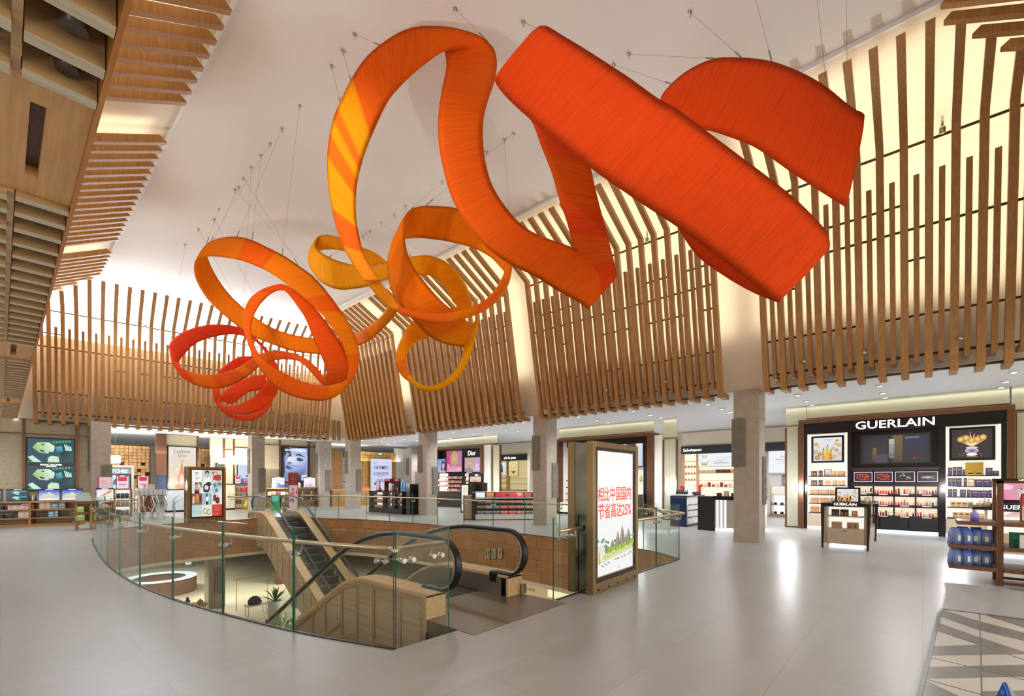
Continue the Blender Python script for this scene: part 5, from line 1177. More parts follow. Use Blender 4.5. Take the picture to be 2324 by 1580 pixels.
# ---------------------------------------------------------------- gold swirl glass panels either side and above
GGLASS = mat('swirl_glass', (206, 190, 142), .25, .25); n, l, p = nodes(GGLASS)
tc = n.new('ShaderNodeTexCoord'); wv = n.new('ShaderNodeTexWave'); wv.wave_type = 'RINGS'; wv.inputs['Scale'].default_value = 3.4; wv.inputs['Distortion'].default_value = 9; wv.inputs['Detail'].default_value = 1.5; wv.inputs['Detail Scale'].default_value = 1.4
cr = n.new('ShaderNodeValToRGB'); e = cr.color_ramp.elements; e[0].position = .46; e[0].color = srgb(206, 206, 184); e[1].position = .5; e[1].color = srgb(246, 224, 150); q = e.new(.54); q.color = srgb(206, 206, 184)
l.new(tc.outputs['Object'], wv.inputs[0]); l.new(wv.outputs[0], cr.inputs[0]); l.new(cr.outputs[0], p.inputs['Base Color'])
def swirl(fr, x0, x1, z0, z1, label, posts=True):
    t = fr.thing('swirl_panel', label, 'glass panel', x0, .1, z0, 'gold swirl glass panels'); w = x1 - x0; h = z1 - z0
    bx(t, 'sheet', GGLASS, (0, .03, 0, w, .06, h))
    if posts: bx(t, 'post', BRONZE, (-.025, -.02, 0, .025, .1, h)); bx(t, 'post', BRONZE, (w - .025, -.02, 0, w + .025, .1, h)); bx(t, 'rail', BRONZE, (0, 0, 0, w, .09, .04))
    else: bx(t, 'rail', BRONZE, (0, 0, 0, w, .09, .03))
    return t
swirl(G, -.60, -.21, 0, 3.45, 'tall gold swirl glass panel left of the black cosmetics wall')
swirl(G, 4.83, 5.9, 0, 3.45, 'gold swirl glass panel at the right picture edge')
swirl(G, -.60, 0, 3.5, 4.36, 'short gold swirl panel above the tall panel by the black wall', False)
swirl(G, .02, 4.72, 3.70, 4.36, 'long gold swirl panel above the black cosmetics wall', False)
swirl(G, 4.76, 6.4, 3.5, 4.36, 'gold swirl panel in the top right corner of the shops', False)
# ---------------------------------------------------------------- make-up counter with legs in front of the wall
C = FR((13.25, 1.83, 0), FACE_X); LEG = mat('dark_leg', (34, 28, 26), .35)
t = C.thing('display_counter', 'beige legged display counter with white lettering in front of the black wall', 'counter')
Wd, Dp = .95, 2.3
for x in (0, Wd - .06):
    for y in (0, Dp - .06):
        m = MB(); sx = 1 if x > .3 else -1
        m._add([(x - .012 * sx, y, 0), (x + .04 - .012 * sx, y, 0), (x + .04 - .012 * sx, y + .05, 0), (x - .012 * sx, y + .05, 0), (x, y, 1.0), (x + .07, y, 1.0), (x + .07, y + .06, 1.0), (x, y + .06, 1.0)], [(3, 2, 1, 0), (4, 5, 6, 7), (0, 1, 5, 4), (1, 2, 6, 5), (2, 3, 7, 6), (3, 0, 4, 7)]); m.build('leg', LEG, t)
bx(t, 'apron', LEG, (0, 0, 1.0, Wd, .05, 1.07), (0, 0, 1.05, Wd, Dp, 1.08)); bx(t, 'sign_board', BLACKM, (.23, -.02, 1.01, .73, 0, 1.13))
lettering('GUERLAIN', (.48, -.024, 1.035), (1, 0, 0), (0, 0, 1), .085, LETTER, t, bold=.012, sx=1.1)
bx(t, 'body', BEIGE, (.06, .04, .12, Wd - .06, Dp - .04, .48), (.06, .04, .48, .12, .6, 1.0), (Wd - .12, .04, .48, Wd - .06, .6, 1.0), (.06, .6, .48, Wd - .30, Dp - .05, 1.0)); bx(t, 'door', BEIGE, (.12, .02, .13, Wd - .12, .04, .47), bevel=.004)
bx(t, 'lit_back', BOXGLOW, (.12, .34, .48, Wd - .12, .36, 1.0)); bx(t, 'shelf', BEIGE, (.14, .06, .755, Wd - .14, .34, .78)); bx(t, 'plinth_light', COOLGLOW, (.15, .15, .01, Wd - .15, Dp - .15, .08)); bx(t, 'lock', BLACKM, (.46, .012, .42, .485, .02, .445))
for z in (.78, .48): bx(t, 'side_shelf', GLASS_CLEAR, (Wd - .32, .65, z, Wd - .02, Dp - .1, z + .012))
shelf_row(C, .20, .16, .78, [(.0, .15, .15, DK, 'twin', (120, 100, 150)), (.02, .16, .15, DK, 'twin', (190, 130, 60)), (.06, .11, .12, TAN2)], 'on the upper shelf of the legged counter', 'boxes on the legged counter')
shelf_row(C, .20, .16, .48, [(.0, .2, .15, (176, 146, 122), 'twin', (200, 150, 70)), (.1, .22, .15, (176, 146, 122), 'twin', (150, 90, 50))], 'on the lower shelf of the legged counter', 'boxes on the legged counter')
for k in range(12): goods(C, Wd - .14, .75 + k * .12, .792, .10, .08, .12 + .03 * (k % 3), ((222, 186, 160), (232, 206, 186), (206, 160, 130))[k % 3], f'{ORD[k]} beige box from the front on the legged counter side shelf', 'boxes on the side of the legged counter', r=math.pi / 2)
for k in range(12): goods(C, Wd - .14, .75 + k * .12, .492, .10, .08, .18 + .02 * (k % 2), ((176, 120, 90), (120, 90, 150), (190, 140, 110))[k % 3], f'{ORD[k]} tall box from the front, low side shelf of the legged counter', 'boxes on the side of the legged counter', r=math.pi / 2)
poster(C, .28, 1.081, .76, 1.46, .06, 'black framed honey picture standing on the legged counter', d_honey, BLACK, .04, True, .04)
for k, (x, h, c) in enumerate(((.36, .2, (206, 170, 60)), (.42, .16, (196, 150, 50)), (.52, .17, (176, 120, 60)), (.58, .22, (226, 186, 80)))): goods(C, x, .0, 1.08, .05, .05, h * .8, c, f'{ORD[k]} golden bottle from the left before the small honey picture', 'golden bottles on the legged counter', (50, 40, 30), 'bottle')
for k in range(8): goods(C, .62 + (k % 2) * .2, .5 + (k // 2) * .4, 1.08, .07, .07, .14, ((240, 214, 190), (226, 190, 120), (214, 170, 150))[k % 3], f'{ORD[k]} tester bottle on the glass top of the legged counter', 'testers on the legged counter', (240, 236, 230), 'bottle')
bx(C.thing('tester_case', 'clear glass tester case on top of the legged counter', 'glass case', .5, .45, 1.08), 'case', GLASS_CLEAR, (0, 0, 0, .42, 1.6, .24))
# ---------------------------------------------------------------- second counter, half hidden behind the rack at the right edge
C2 = FR((13.9, -1.0, 0), FACE_X)
t = C2.thing('display_counter', 'second counter with pink lit picture behind the blue pouch rack', 'counter')
bx(t, 'body', BEIGE, (.06, .04, .1, .9, 1.2, .5), (.06, .5, .5, .9, 1.2, 1.0)); bx(t, 'lit_back', BOXGLOW, (.06, .48, .5, .9, .5, 1.0)); bx(t, 'top', LEG, (-.2, 0, 1.0, .95, 1.25, 1.06)); bx(t, 'plinth_light', COOLGLOW, (.12, .1, .01, .85, 1.1, .09)); bx(t, 'sign_board', BLACKM, (.1, -.03, .98, .9, 0, 1.16))
lettering('GUERLAIN', (.5, -.034, 1.03), (1, 0, 0), (0, 0, 1), .12, LETTER, t, bold=.012, sx=1.1)
def d_pink(A):
    A.rect(0, 0, 1, 1, (226, 120, 176), (246, 176, 206)); face(A, .55, .5, .9, (246, 206, 206), (236, 150, 180), (226, 60, 120)); A.ell(.2, .7, .12, .14, (250, 210, 226))
t = poster(C2, .10, 1.16, .98, 1.66, .05, 'black framed pink portrait picture with NEW on top, at the right edge', d_pink, BLACK, .06, True, .06)
lettering('NEW', (.44, -.003, .452), (1, 0, 0), (0, 0, 1), .045, LETTER, t, bold=.02, sx=1.3)
for k, (x, h, c) in enumerate(((-.1, .14, (246, 206, 190)), (-.03, .2, (240, 190, 170)), (.03, .17, (246, 220, 200)), (.09, .12, (40, 34, 34)))): goods(C2, x + .02, .12, 1.06, .055, .055, h, c, f'{ORD[k]} make-up bottle from the left beside the pink picture', 'make-up bottles by the pink picture', None, 'bottle')
# ---------------------------------------------------------------- bronze rack with blue pouches
K = FR((10.25, -.50, 0), FACE_X)
t = K.thing('display_rack', 'bronze and walnut rack holding blue pouches at the right picture edge', 'display rack')
RW = wood('rack_walnut', (96, 62, 40), (128, 86, 58), 'y')
bx(t, 'post', BRONZE, (.36, .02, 0, .43, .09, 1.62)); bx(t, 'post', BRONZE, (.36, .62, 0, .43, .69, 1.62)); bx(t, 'foot', BRONZE, (.43, .04, .02, 1.9, .08, .06)); bx(t, 'foot', BRONZE, (.43, .63, .02, 1.9, .67, .06)); bx(t, 'rail', BRONZE, (.36, .02, 1.58, 1.9, .09, 1.62))
for z in (.98, .60, .27):
    bx(t, 'shelf', RW, (-.18 if z < .9 else -.08, -.02, z - .06, .36, .72, z), (.43, -.02, z - .06, 1.9, .72, z))
bx(t, 'divider', RW, (.36, .3, .2, .43, .34, 1.0))
PB, PB2 = (124, 146, 206), (96, 124, 200)
for r, z in enumerate((.60, .27)):
    for k, x in enumerate((-.12, -.01)): goods(K, x + .02, .10, z, .10, .2, .25, (PB, PB2)[k], f'{ORD[k]} upright blue pouch from the left on the {"middle" if r == 0 else "bottom"} rack shelf', 'blue pouches on the rack', (220, 214, 180), 'pouch', r=.35)
    for k, x in enumerate((.14, .26)): goods(K, x, .18, z, .13, .09, .23, PB, f'{ORD[k + 2]} blue pouch from the left on the {"middle" if r == 0 else "bottom"} rack shelf', 'blue pouches on the rack', (222, 214, 176), 'pouch')
    for k, x in enumerate((0, .16)): goods(K, x, .5, z, .13, .1, .24, PB2, f'{"left" if k == 0 else "right"} pouch in the back row of the {"middle" if r == 0 else "bottom"} rack shelf', 'blue pouches on the rack', None, 'pouch')
goods(K, .12, .1, .98, .10, .1, .06, (70, 80, 200), 'violet jar under the lilac tube on the rack top', None, (120, 110, 220), 'jar')
goods(K, .12, .1, 1.04, .09, .09, .12, (170, 160, 230), 'lilac tube standing on the violet jar on the rack top', None, (206, 190, 206), 'bottle')
def d_top(A):
    A.rect(0, 0, 1, .58, (214, 170, 140), (196, 150, 130)); A.rect(0, .58, 1, 1, (206, 40, 66)); A.rect(.1, .05, .4, .5, (190, 206, 250), (236, 240, 255)); A.rect(.5, .05, .95, .5, (190, 140, 110))
t = poster(K, .62, .99, .92, 1.42, .2, 'small red and beige sign in a clear stand on the rack', d_top, BRONZE, .02, True, .03, 'sign_holder', 'sign')
lettering('OUR', (.06, -.002, .335), (1, 0, 0), (0, 0, 1), .06, LETTER, t, 'LEFT', .03); lettering('TOP', (.06, -.002, .275), (1, 0, 0), (0, 0, 1), .075, LETTER, t, 'LEFT', .03); lettering('十大', (.06, -.002, .22), (1, 0, 0), (0, 0, 1), .06, LETTER, t, 'LEFT', .01)
goods(K, .75, .1, .60, .3, .1, .2, (226, 226, 232), 'white box with a blue band on the middle rack shelf', None, (40, 110, 190)); goods(K, .62, .22, .60, .22, .1, .22, (30, 120, 96), 'green box behind the white box on the rack')
for k in range(4): goods(K, .85 + k * .09, .1 - k * .0, .27, .08, .3, .27, (150, 176, 196), f'{ORD[k]} pale blue box from the left on the bottom rack shelf', 'pale boxes on the rack', None, r=.2)
bx(K.thing('wooden_tray', 'walnut tray box jutting from the rack at the right edge', 'tray', .78, -.25, .20), 'box', RW, (0, 0, 0, .5, .24, .2))
# blue triangular stand poking up at the bottom right corner
q = on_z(2276, 1590, .07); t = thing('flyer_stand', 'blue pointed stand at the very bottom right corner', 'stand', (q.x, q.y, 0), -2.3)
m = MB(); m.prism([(-.07, 0, 0), (.07, 0, 0), (.0, .0, .2)], (0, .012, 0)); m.build('front_sheet', mat('blue_sheet', (38, 88, 190), .35), t)
m = MB(); m.prism([(-.03, -.002, .0), (.05, -.002, .0), (.015, -.002, .09)], (0, .001, 0)); m.build('dark_opening', mat('navy', (12, 24, 52), .4), t)
m = MB(); m.prism([(.07, .012, 0), (.03, .15, 0), (0, .012, .2)], (.01, .004, 0)); m.build('side_sheet', mat('blue_grey_sheet', (84, 104, 150), .4), t)
lettering('8', (-.0, -.004, .115), (1, 0, 0), (0, 0, 1), .04, mat('pale_blue_print', (110, 176, 220), .5), t)
# ================================================================== OTHER SHOP UNITS OF THE RIGHT WING
# ---- white wall with black fascia deep behind the nearest column
B = FR((24.0, 9.45, 0), FACE_X)
SUL_LIT = mat('peach_glow', (255, 232, 206), .5, 0, 1.0)
t = B.thing('lit_display', 'long lit skin care wall with black fascia behind the nearest column', 'display wall')
bx(t, 'fascia', mat('slate_black', (40, 42, 46), .4), (0, -.1, 3.0, 3.6, .3, 3.40)); bx(t, 'soffit_panel', CREAM, (0, 0, 3.40, 3.6, .3, 4.1))
bx(t, 'lit_back', SUL_LIT, (0, .3, 0, 3.6, .34, 3.0)); bx(t, 'divider', mat('peach_wood', (226, 190, 150), .4), (0, 0, 0, .04, .3, 3.0), (.74, 0, 0, .8, .3, 3.0), (3.56, 0, 0, 3.6, .3, 3.0))
for z in (1.35, 1.62, 1.95, 2.3, 2.62): bx(t, 'shelf', MATS['peach_wood'], (.04, .02, z - .03, .74, .3, z))
for z in (1.3, 1.62, 2.0): bx(t, 'shelf', MATS['peach_wood'], (.8, .02, z - .03, 3.56, .3, z))
lettering('Sulwhasoo', (1.05, -.105, 3.12), (1, 0, 0), (0, 0, 1), .22, LETTER, t, 'RIGHT', .008)
def d_sul(A):
    A.rect(0, 0, 1, 1, (236, 244, 248), (246, 250, 252)); A.ell(.17, .2, .09, .1, (190, 150, 60), inner=(246, 226, 160)); A.poly([(.08, .2), (.26, .2), (.22, .1), (.12, .1)], (206, 170, 90)); A.line([(.05, .4), (.14, .26), (.22, .28), (.32, .46)], .012, (196, 180, 130)); A.ell(.17, .78, .06, .1, (226, 190, 150), inner=(250, 236, 226)); A.line([(.12, .7), (.11, .9)], .012, (96, 70, 50)); A.line([(.22, .7), (.23, .9)], .012, (96, 70, 50))
    for v, w in ((.68, .46), (.5, .3), (.42, .2)): A.rect(.52, v, .52 + w * .9, v + .025, (186, 190, 200))
t = poster(B, .82, 2.30, 2.65, 3.0, .03, 'pale lit poster with a golden water splash left of the nearest column', d_sul, MATS['peach_wood'], .02)
lettering('Sulwhasoo', (1.15, .005, .16), (1, 0, 0), (0, 0, 1), .17, mat('grey_print', (150, 156, 166), .5), t)
YB = (236, 216, 170); WN = (96, 34, 36)
shelf_row(B, .86, .14, 2.0, [(.01, .08, .15, YB)] * 9 + [(.01, .09, .17, WN)] * 7 + [(.01, .08, .16, (226, 160, 50))] * 5, 'on the upper shelf of the lit skin care wall', 'boxes on the lit skin care wall')
for r, z in enumerate((1.62, 1.95, 2.3)):
    for k in range(4): goods(B, .16 + k * .15, .14, z, .09, .08, .1, (206, 150, 90), f'{ORD[k]} small amber jar from the left on lit cubby shelf {ORD[r]} from below', 'amber jars in the lit cubbies', None, 'jar')
for k in range(8): goods(B, .95 + k * .2, .14, 1.3, .12, .1, .12 + .05 * (k % 3), ((190, 40, 46), (236, 220, 196), (110, 40, 44))[k % 3], f'{ORD[k]} carton from the left on the lower long shelf of the lit wall', 'cartons low on the lit skin care wall')
# ---- lit poster wall with a pink flower dome, seen right of the nearest column
def d_bob(A):
    A.rect(0, 0, 1, 1, (244, 248, 252)); 
    for v, w in ((.5, .5), (.42, .4)): A.rect(.3, v, .3 + w, v + .02, (206, 206, 212))
t = poster(B, 4.05, 1.95, 5.35, 3.0, .11, 'white lit poster of make-up lessons right of the nearest column', d_bob, WHITE, .02)
lettering("Bobbi's", (.70, .005, .74), (1, 0, 0), (0, 0, 1), .13, MATS['grey_print'], t); lettering('Makeup Lessons', (.70, .005, .60), (1, 0, 0), (0, 0, 1), .12, MATS['grey_print'], t)
t = B.thing('fascia_board', 'plain black fascia board above the make-up lessons poster', 'fascia', 3.9, .1, 3.0)
bx(t, 'board', MATS['slate_black'], (0, 0, 0, 1.8, .2, .4)); bx(t, 'upper_panel', CREAM, (0, .05, .4, 1.8, .2, 1.1)); bx(t, 'wall_panel', WHITE, (0, .2, -3.0, 1.8, .3, .4))
t = B.thing('display_case', 'white and gold display case with lit drawers under the lessons poster', 'display case', 4.35, -.9, 0)
bx(t, 'frame', GOLD, (0, 0, 0, .05, .6, 1.35), (.9, 0, 0, .95, .6, 1.35), (.05, 0, 0, .9, .6, .12), (.05, 0, .95, .9, .6, .99)); bx(t, 'lit_back', COOLGLOW, (.05, .5, .12, .9, .52, .95)); bx(t, 'shelf', GOLD, (.05, .05, .5, .9, .5, .53)); bx(t, 'body', WHITE, (.05, .05, .99, .9, .55, 1.35))
for k in range(6): goods(B, 4.5 + (k % 3) * .26, -.6, .12 if k < 3 else .53, .14, .12, .1, (40, 40, 44), f'{ORD[k]} black compact in the lit case under the lessons poster', 'compacts in the lit case', None, 'jar')
def d_dark(A): A.rect(0, 0, 1, 1, (40, 46, 66), (90, 100, 130)); A.rect(.25, .3, .75, .7, (170, 176, 206))
screen(B, 4.95, 1.36, .45, .5, -.5, 'dark lit screen standing on the gold display case', d_dark)
o = B.thing('flower_dome', 'bright pink dome of flowers before the lessons poster', 'decoration', 3.85, -1.5, 1.25)
m = MB(); m.lathe([(.001, 0), (.42, 0), (.46, .1), (.42, .28), (.28, .42), (.001, .48)], n=20); m.build('dome', noisy('pink_flowers', (190, 20, 96), (236, 70, 150), 40, .8), o)
bx(o, 'stand', mat('dark_plum', (60, 30, 44), .4), (-.18, -.18, -1.25, .18, .18, -.2)); bx(o, 'plate', MATS['dark_plum'], (-.42, -.42, -.2, .42, .42, 0))
# ---- gold panels either side of the opening
P_ = FR((18.2, 7.98, 0), FACE_X); swirl(P_, 0, .55, 0, 3.3, 'narrow gold swirl glass panel between the light box and the nearest column'); swirl(P_, 0, .55, 3.34, 4.30, 'short gold swirl panel over the narrow one', False)
bx(tag(P_.thing('white_pier', 'plain white wall pier beside the narrow gold swirl panel', 'pier', -.36, 0, 0), 'plain white wall pier beside the narrow gold swirl panel', 'pier'), 'pier_body', WHITE, (.02, 0, 0, .34, .4, 3.5))
swirl(FR((18.2, 13.3, 0), FACE_X), .0, 4.9, 3.66, 4.30, 'long gold swirl panel above the tall light box', False)
swirl(FR((18.2, 22.7, 0), FACE_X), .0, 5.2, 3.66, 4.30, 'long gold swirl panel above the brown makeup wall', False)
# ---- unit behind the light box
U = FR((18.2, 13.29, 0), FACE_X)
t = U.thing('cosmetics_display', 'bronze framed cosmetics wall mostly hidden behind the tall light box', 'display wall')
bx(t, 'frame', BRONZE, (-.0, -.16, 0, .14, .5, 3.62), (4.7, -.16, 0, 4.96, .5, 3.62), (.14, -.16, 3.48, 4.7, .5, 3.62), bevel=.01)
bx(t, 'back', WHITE, (.14, .25, 0, 4.7, .4, 3.48)); bx(t, 'pier', BLACK, (4.5, -.05, 0, 4.7, .25, 3.48)); bx(t, 'header', BLACK, (.55, -.02, 3.2, 4.5, .25, 3.48)); bx(t, 'panel', BLACK, (.55, .1, 1.7, 1.6, .25, 2.15)); bx(t, 'base_cabinet', WHITE, (.14, -.06, .1, 4.5, .25, .55)); bx(t, 'plinth', BLACK, (.14, 0, 0, 4.5, .25, .1))
for z in (1.62, 1.3, 1.0, .7): bx(t, 'shelf', BLACK, (.5, -.02, z - .04, 1.7, .25, z))
def d_floral(A):
    A.rect(0, 0, 1, 1, (240, 226, 236), (246, 236, 244)); R = random.Random(3)
    for k in range(40): A.ell(R.random(), R.uniform(.05, .6), .04, .035, R.choice(((236, 150, 176), (226, 110, 140), (250, 206, 220), (206, 60, 96))), n=7)
    face(A, .62, .72, .34, (246, 210, 196), (70, 44, 40))
poster(U, .55, 2.18, 1.75, 3.3, .08, 'pink flowered poster left of the tall light box', d_floral, BLACK, .02)
def d_woman(A): A.rect(0, 0, 1, 1, (206, 216, 236), (226, 232, 246)); face(A, .5, .6, .7, (240, 200, 176), (96, 60, 40))
poster(U, 3.3, 2.2, 4.45, 3.35, .05, 'portrait poster peeping out right of the tall light box', d_woman, BLACK, .03)
shelf_row(U, .55, .1, 1.62, [(.02, .14, .18, (214, 60, 100)), (.01, .16, .2, (206, 160, 150))] + [(.02, .1, .16, (60, 50, 60))] * 5, 'on the top shelf left of the light box', 'goods on the shelves left of the light box')
shelf_row(U, .55, .1, 1.3, [(.015, .07, .12, (30, 30, 34))] * 12, 'on the second shelf left of the light box', 'goods on the shelves left of the light box')
shelf_row(U, .55, .1, 1.0, [(.02, .13, .14, (236, 206, 196)), (.02, .13, .14, (246, 240, 236))] * 4, 'on the third shelf left of the light box', 'goods on the shelves left of the light box')
shelf_row(U, .55, .1, .7, [(.03, .11, .1, (206, 150, 110))] * 8, 'on the bottom shelf left of the light box', 'goods on the shelves left of the light box')
for k in range(5): goods(U, 3.5 + k * .2, .1, 1.6, .12, .1, .2, (236, 200, 60), f'{ORD[k]} yellow bottle behind the right side of the light box', 'yellow bottles right of the light box', None, 'bottle')
t = U.thing('side_counter', 'dark lit counter standing right behind the tall light box', 'counter', 3.9, -1.6, 0)
bx(t, 'body', BLACK, (0, 0, 0, 1.0, .7, 1.05)); bx(t, 'lit_edge', COOLGLOW, (.9, -.01, .1, .95, 0, 1.0)); bx(t, 'door', mat('blue_dark', (50, 66, 96), .3), (.1, -.012, .1, .85, 0, .98))
# ---- dark blue cabinet with white drawers and test counters
Q = FR((15.98, 6.70, 0), FACE_X)
t = Q.thing('tester_cabinet', 'dark blue glass cabinet with white drawers left of the nearest column', 'cabinet')
bx(t, 'glass_front', mat('deep_blue_glass', (24, 52, 92), .12, .2), (.03, -.02, .06, .55, 0, 1.02)); bx(t, 'frame', mat('blue_black', (30, 34, 44), .35), (0, -.03, 0, .03, 1.7, 1.08), (.55, -.03, 0, .58, 0, 1.08), (.0, -.03, 1.04, .6, 1.7, 1.08), (0, -.03, 0, .6, 1.7, .06)); bx(t, 'body', WHITE, (.03, 0, .06, .57, 1.7, 1.04))
for k in range(3):
    for z, h in ((.1, .2), (.34, .2), (.58, .16)): bx(t, 'drawer', WHITE, (.57, .04 + k * .56, z, .60, .56 + k * .56, z + h)); bx(t, 'drawer_slot', MATS['blue_black'], (.575, .1 + k * .56, z + h, .602, .5 + k * .56, z + h + .03))
bx(t, 'tray', WHITE, (.05, .1, 1.08, .55, .7, 1.13)); bx(t, 'glass_case', GLASS_CLEAR, (.08, .12, 1.13, .52, .6, 1.36))
for k in range(6): goods(Q, .14 + (k % 3) * .15, .22 + (k // 3) * .2, 1.131, .08, .08, .16, (30, 40, 66), f'{ORD[k]} dark bottle in the glass case on the dark blue cabinet', 'dark bottles on the dark blue cabinet', (20, 20, 26), 'bottle')
for k in range(5): goods(Q, .45, .85 + k * .16, 1.081, .1, .08, .12, (36, 36, 42), f'{ORD[k]} black compact behind the glass case on the dark blue cabinet', 'black compacts on the dark blue cabinet', None, 'jar')
for k, (x, y) in enumerate(((.1, .8), (.2, 1.3), (.45, 1.6))): goods(Q, x, y, 1.081, .1, .06, .34, (186, 34, 34), f'{ORD[k]} tall red carton on the dark blue cabinet', 'red cartons on the dark blue cabinet')
o = Q.thing('tilted_mirror', 'tilted gold framed mirror on the dark blue cabinet', 'mirror', .3, .75, 1.20); o.rotation_euler = (-.6, .2, Q.rz - .3)
bx(o, 'frame', GOLD, (-.2, 0, -.11, .2, .02, .3)); bx(o, 'glass', STEEL, (-.17, -.004, -.08, .17, 0, .27))
T = FR((15.25, 4.95, 0), FACE_X)
t = T.thing('brand_counter', 'white lit counter with a carved lion-mane relief, cut off by the nearest column', 'counter')
bx(t, 'side_panel', mat('ribbed_black', (30, 28, 32), .4), (-.55, .05, .0, 0, .6, 1.1)); bx(t, 'body', WHITE, (0, .03, .12, 1.3, .9, 1.0)); bx(t, 'header', BLACK, (-.05, -.02, 1.0, 1.3, .9, 1.12)); bx(t, 'lit_rib', COOLGLOW, (.06, -.0, .12, .1, .03, 1.0), (.18, -.0, .12, .22, .03, 1.0), (.3, 0, .12, .34, .03, 1.0)); bx(t, 'plinth_light', COOLGLOW, (-.2, .06, .005, 1.2, .8, .1))
bx(t, 'front_panel', mat('ivory_panel', (222, 218, 204), .4), (.36, 0, .12, 1.3, .03, 1.0))
lettering('GUERLAIN', (.95, -.024, 1.03), (1, 0, 0), (0, 0, 1), .1, LETTER, t, bold=.012)
m = MB()
for k in range(40):
    a = k * 2 * math.pi / 40; r = .30 + .05 * math.sin(k * 2.4); m.tube([(.95 + .10 * math.cos(a), -.03, .62 + .10 * math.sin(a)), (.95 + .22 * math.cos(a + .12), -.05, .62 + .22 * math.sin(a + .12)), (.95 + r * math.cos(a), -.01, .62 + r * math.sin(a))], [.016, .018, .004], 6)
m.build('mane_relief', mat('relief_white', (236, 230, 220), .6), t); m = MB(); m.lathe([(.001, -.06), (.05, -.05), (.085, -.01), (.09, .03)], n=14)
for i, v in enumerate(m.v): m.v[i] = Vector((.95 + v.x, -.0 + v.z * .8, .62 + v.y * 1.25))
m.build('face_relief', MATS['relief_white'], t)
for k in range(5): goods(T, .05 + k * .22, .3, 1.121, .13, .12, .1 + .06 * (k % 2), ((90, 40, 36), (222, 186, 150), (60, 40, 60), (206, 160, 130), (196, 30, 40))[k], f'{ORD[k]} tester block from the left on the lion relief counter', 'tester blocks on the lion relief counter')
bx(T.thing('tester_case', 'pink display block on the lion relief counter', 'display block', .65, .45, 1.121), 'case', mat('pale_pink', (226, 196, 186), .4), (0, 0, 0, .5, .35, .28))
# ---- brown makeup wall
D = FR((18.2, 22.66, 0), FACE_X)
t = D.thing('makeup_display', 'bronze framed makeup wall with white letters over pink portraits', 'display wall')
bx(t, 'frame', BRONZE, (-.1, -.14, 0, .06, .4, 3.6), (4.06, -.14, 0, 4.2, .4, 3.6), (.06, -.14, 3.46, 4.06, .4, 3.6), bevel=.01)
bx(t, 'back', BLACK, (.06, .2, 0, 4.06, .36, 3.46)); bx(t, 'header', BLACK, (2.55, -.04, 2.98, 4.02, .2, 3.46)); bx(t, 'pier', BLACK, (2.42, -.04, 0, 2.56, .2, 3.46)); bx(t, 'base_cabinet', mat('umber', (44, 34, 30), .3), (.06, -.1, 0, 4.06, .2, .95))
bx(t, 'lit_back', BOXGLOW, (2.58, .17, .95, 4.0, .19, 2.05), (.1, .17, .95, .92, .19, 2.05))
for z in (1.25, 1.55, 1.85): bx(t, 'shelf', BLACK, (2.58, -.02, z - .025, 4.0, .18, z), (.1, -.02, z - .025, .92, .18, z))
lettering('Dior', (3.28, -.045, 3.07), (1, 0, 0), (0, 0, 1), .38, LETTER, t, bold=.01, sx=.9)
def d_jl(A): A.rect(0, 0, 1, 1, (226, 120, 160), (150, 90, 110)); A.poly([(0, .1), (.3, .4), (.1, 1), (0, 1)], (200, 60, 120)); A.poly([(.7, .9), (1, 1), (1, .2), (.85, .3)], (190, 120, 170)); face(A, .52, .62, .62, (240, 196, 172), (206, 160, 100), (190, 24, 50), .6); A.rect(.05, 0, .95, .22, (240, 160, 190), (236, 190, 200)); A.rect(.06, .05, .2, .36, (236, 110, 160), (246, 170, 196))
t = poster(D, .95, 2.12, 2.40, 3.42, .0, 'tall pink portrait poster of a blonde woman on the makeup wall', d_jl, BLACK, .01)
lettering('Dior Addict', (.72, .005, .16), (1, 0, 0), (0, 0, 1), .15, mat('rose_print', (150, 60, 80), .5), t, sx=.8)
def d_j2(A): A.rect(0, 0, 1, 1, (206, 176, 216), (176, 150, 190)); face(A, .3, .6, .6, (240, 200, 180), (206, 160, 110), (196, 60, 70), .5); A.poly([(0, 0), (.55, 0), (.5, .2), (.25, .3), (0, .25)], (150, 130, 140)); A.rect(.68, .12, .86, .55, (236, 210, 236), (226, 190, 230)); A.rect(.7, .3, .84, .34, (226, 120, 120)); A.rect(.62, .8, .9, .83, (226, 200, 236))
poster(D, 2.60, 2.10, 4.0, 2.96, .0, 'lilac portrait poster beside the tall pink one', d_j2, BLACK, .01)
def d_j3(A): A.rect(0, 0, 1, 1, (170, 196, 236), (120, 150, 206)); face(A, .7, .5, .7, (226, 206, 210), (60, 60, 90))
poster(D, .1, 2.10, .9, 2.95, .0, 'blue portrait poster cut by the stone column on the makeup wall', d_j3, BLACK, .01)
R = random.Random(9)
for r, z in enumerate((1.0, 1.25, 1.5, 1.75)):
    for k in range(4):
        tt = D.thing('lipstick_tray', f'{ORD[k]} slanted lipstick tray from the left in row {ORD[r]} from below on the makeup wall', 'lipstick tray', 1.0 + k * .355, -.02, z, 'lipstick trays of the makeup wall')
        bx(tt, 'tray', BLACK, (0, 0, -.02, .33, .2, .0)); bx(tt, 'lit_lip', LETTER, (.02, -.008, -.02, .31, -.002, -.008))
        for q in range(6):
            c = R.choice(((196, 60, 50), (206, 110, 90), (226, 160, 130), (150, 40, 40), (236, 190, 160))); a = bpy.data.objects.new('lipstick', carton_mesh(.042, .05, .11, c, (240, 220, 200))); COL.objects.link(a); a.parent = tt; a.location = (.03 + q * .053, .06 + .05 * (q % 2), 0)
shelf_row(D, 2.62, .06, 1.85, [(.015, .09, .1, (226, 200, 210))] * 12, 'on the upper shelf under the lilac poster', 'goods under the lilac poster')
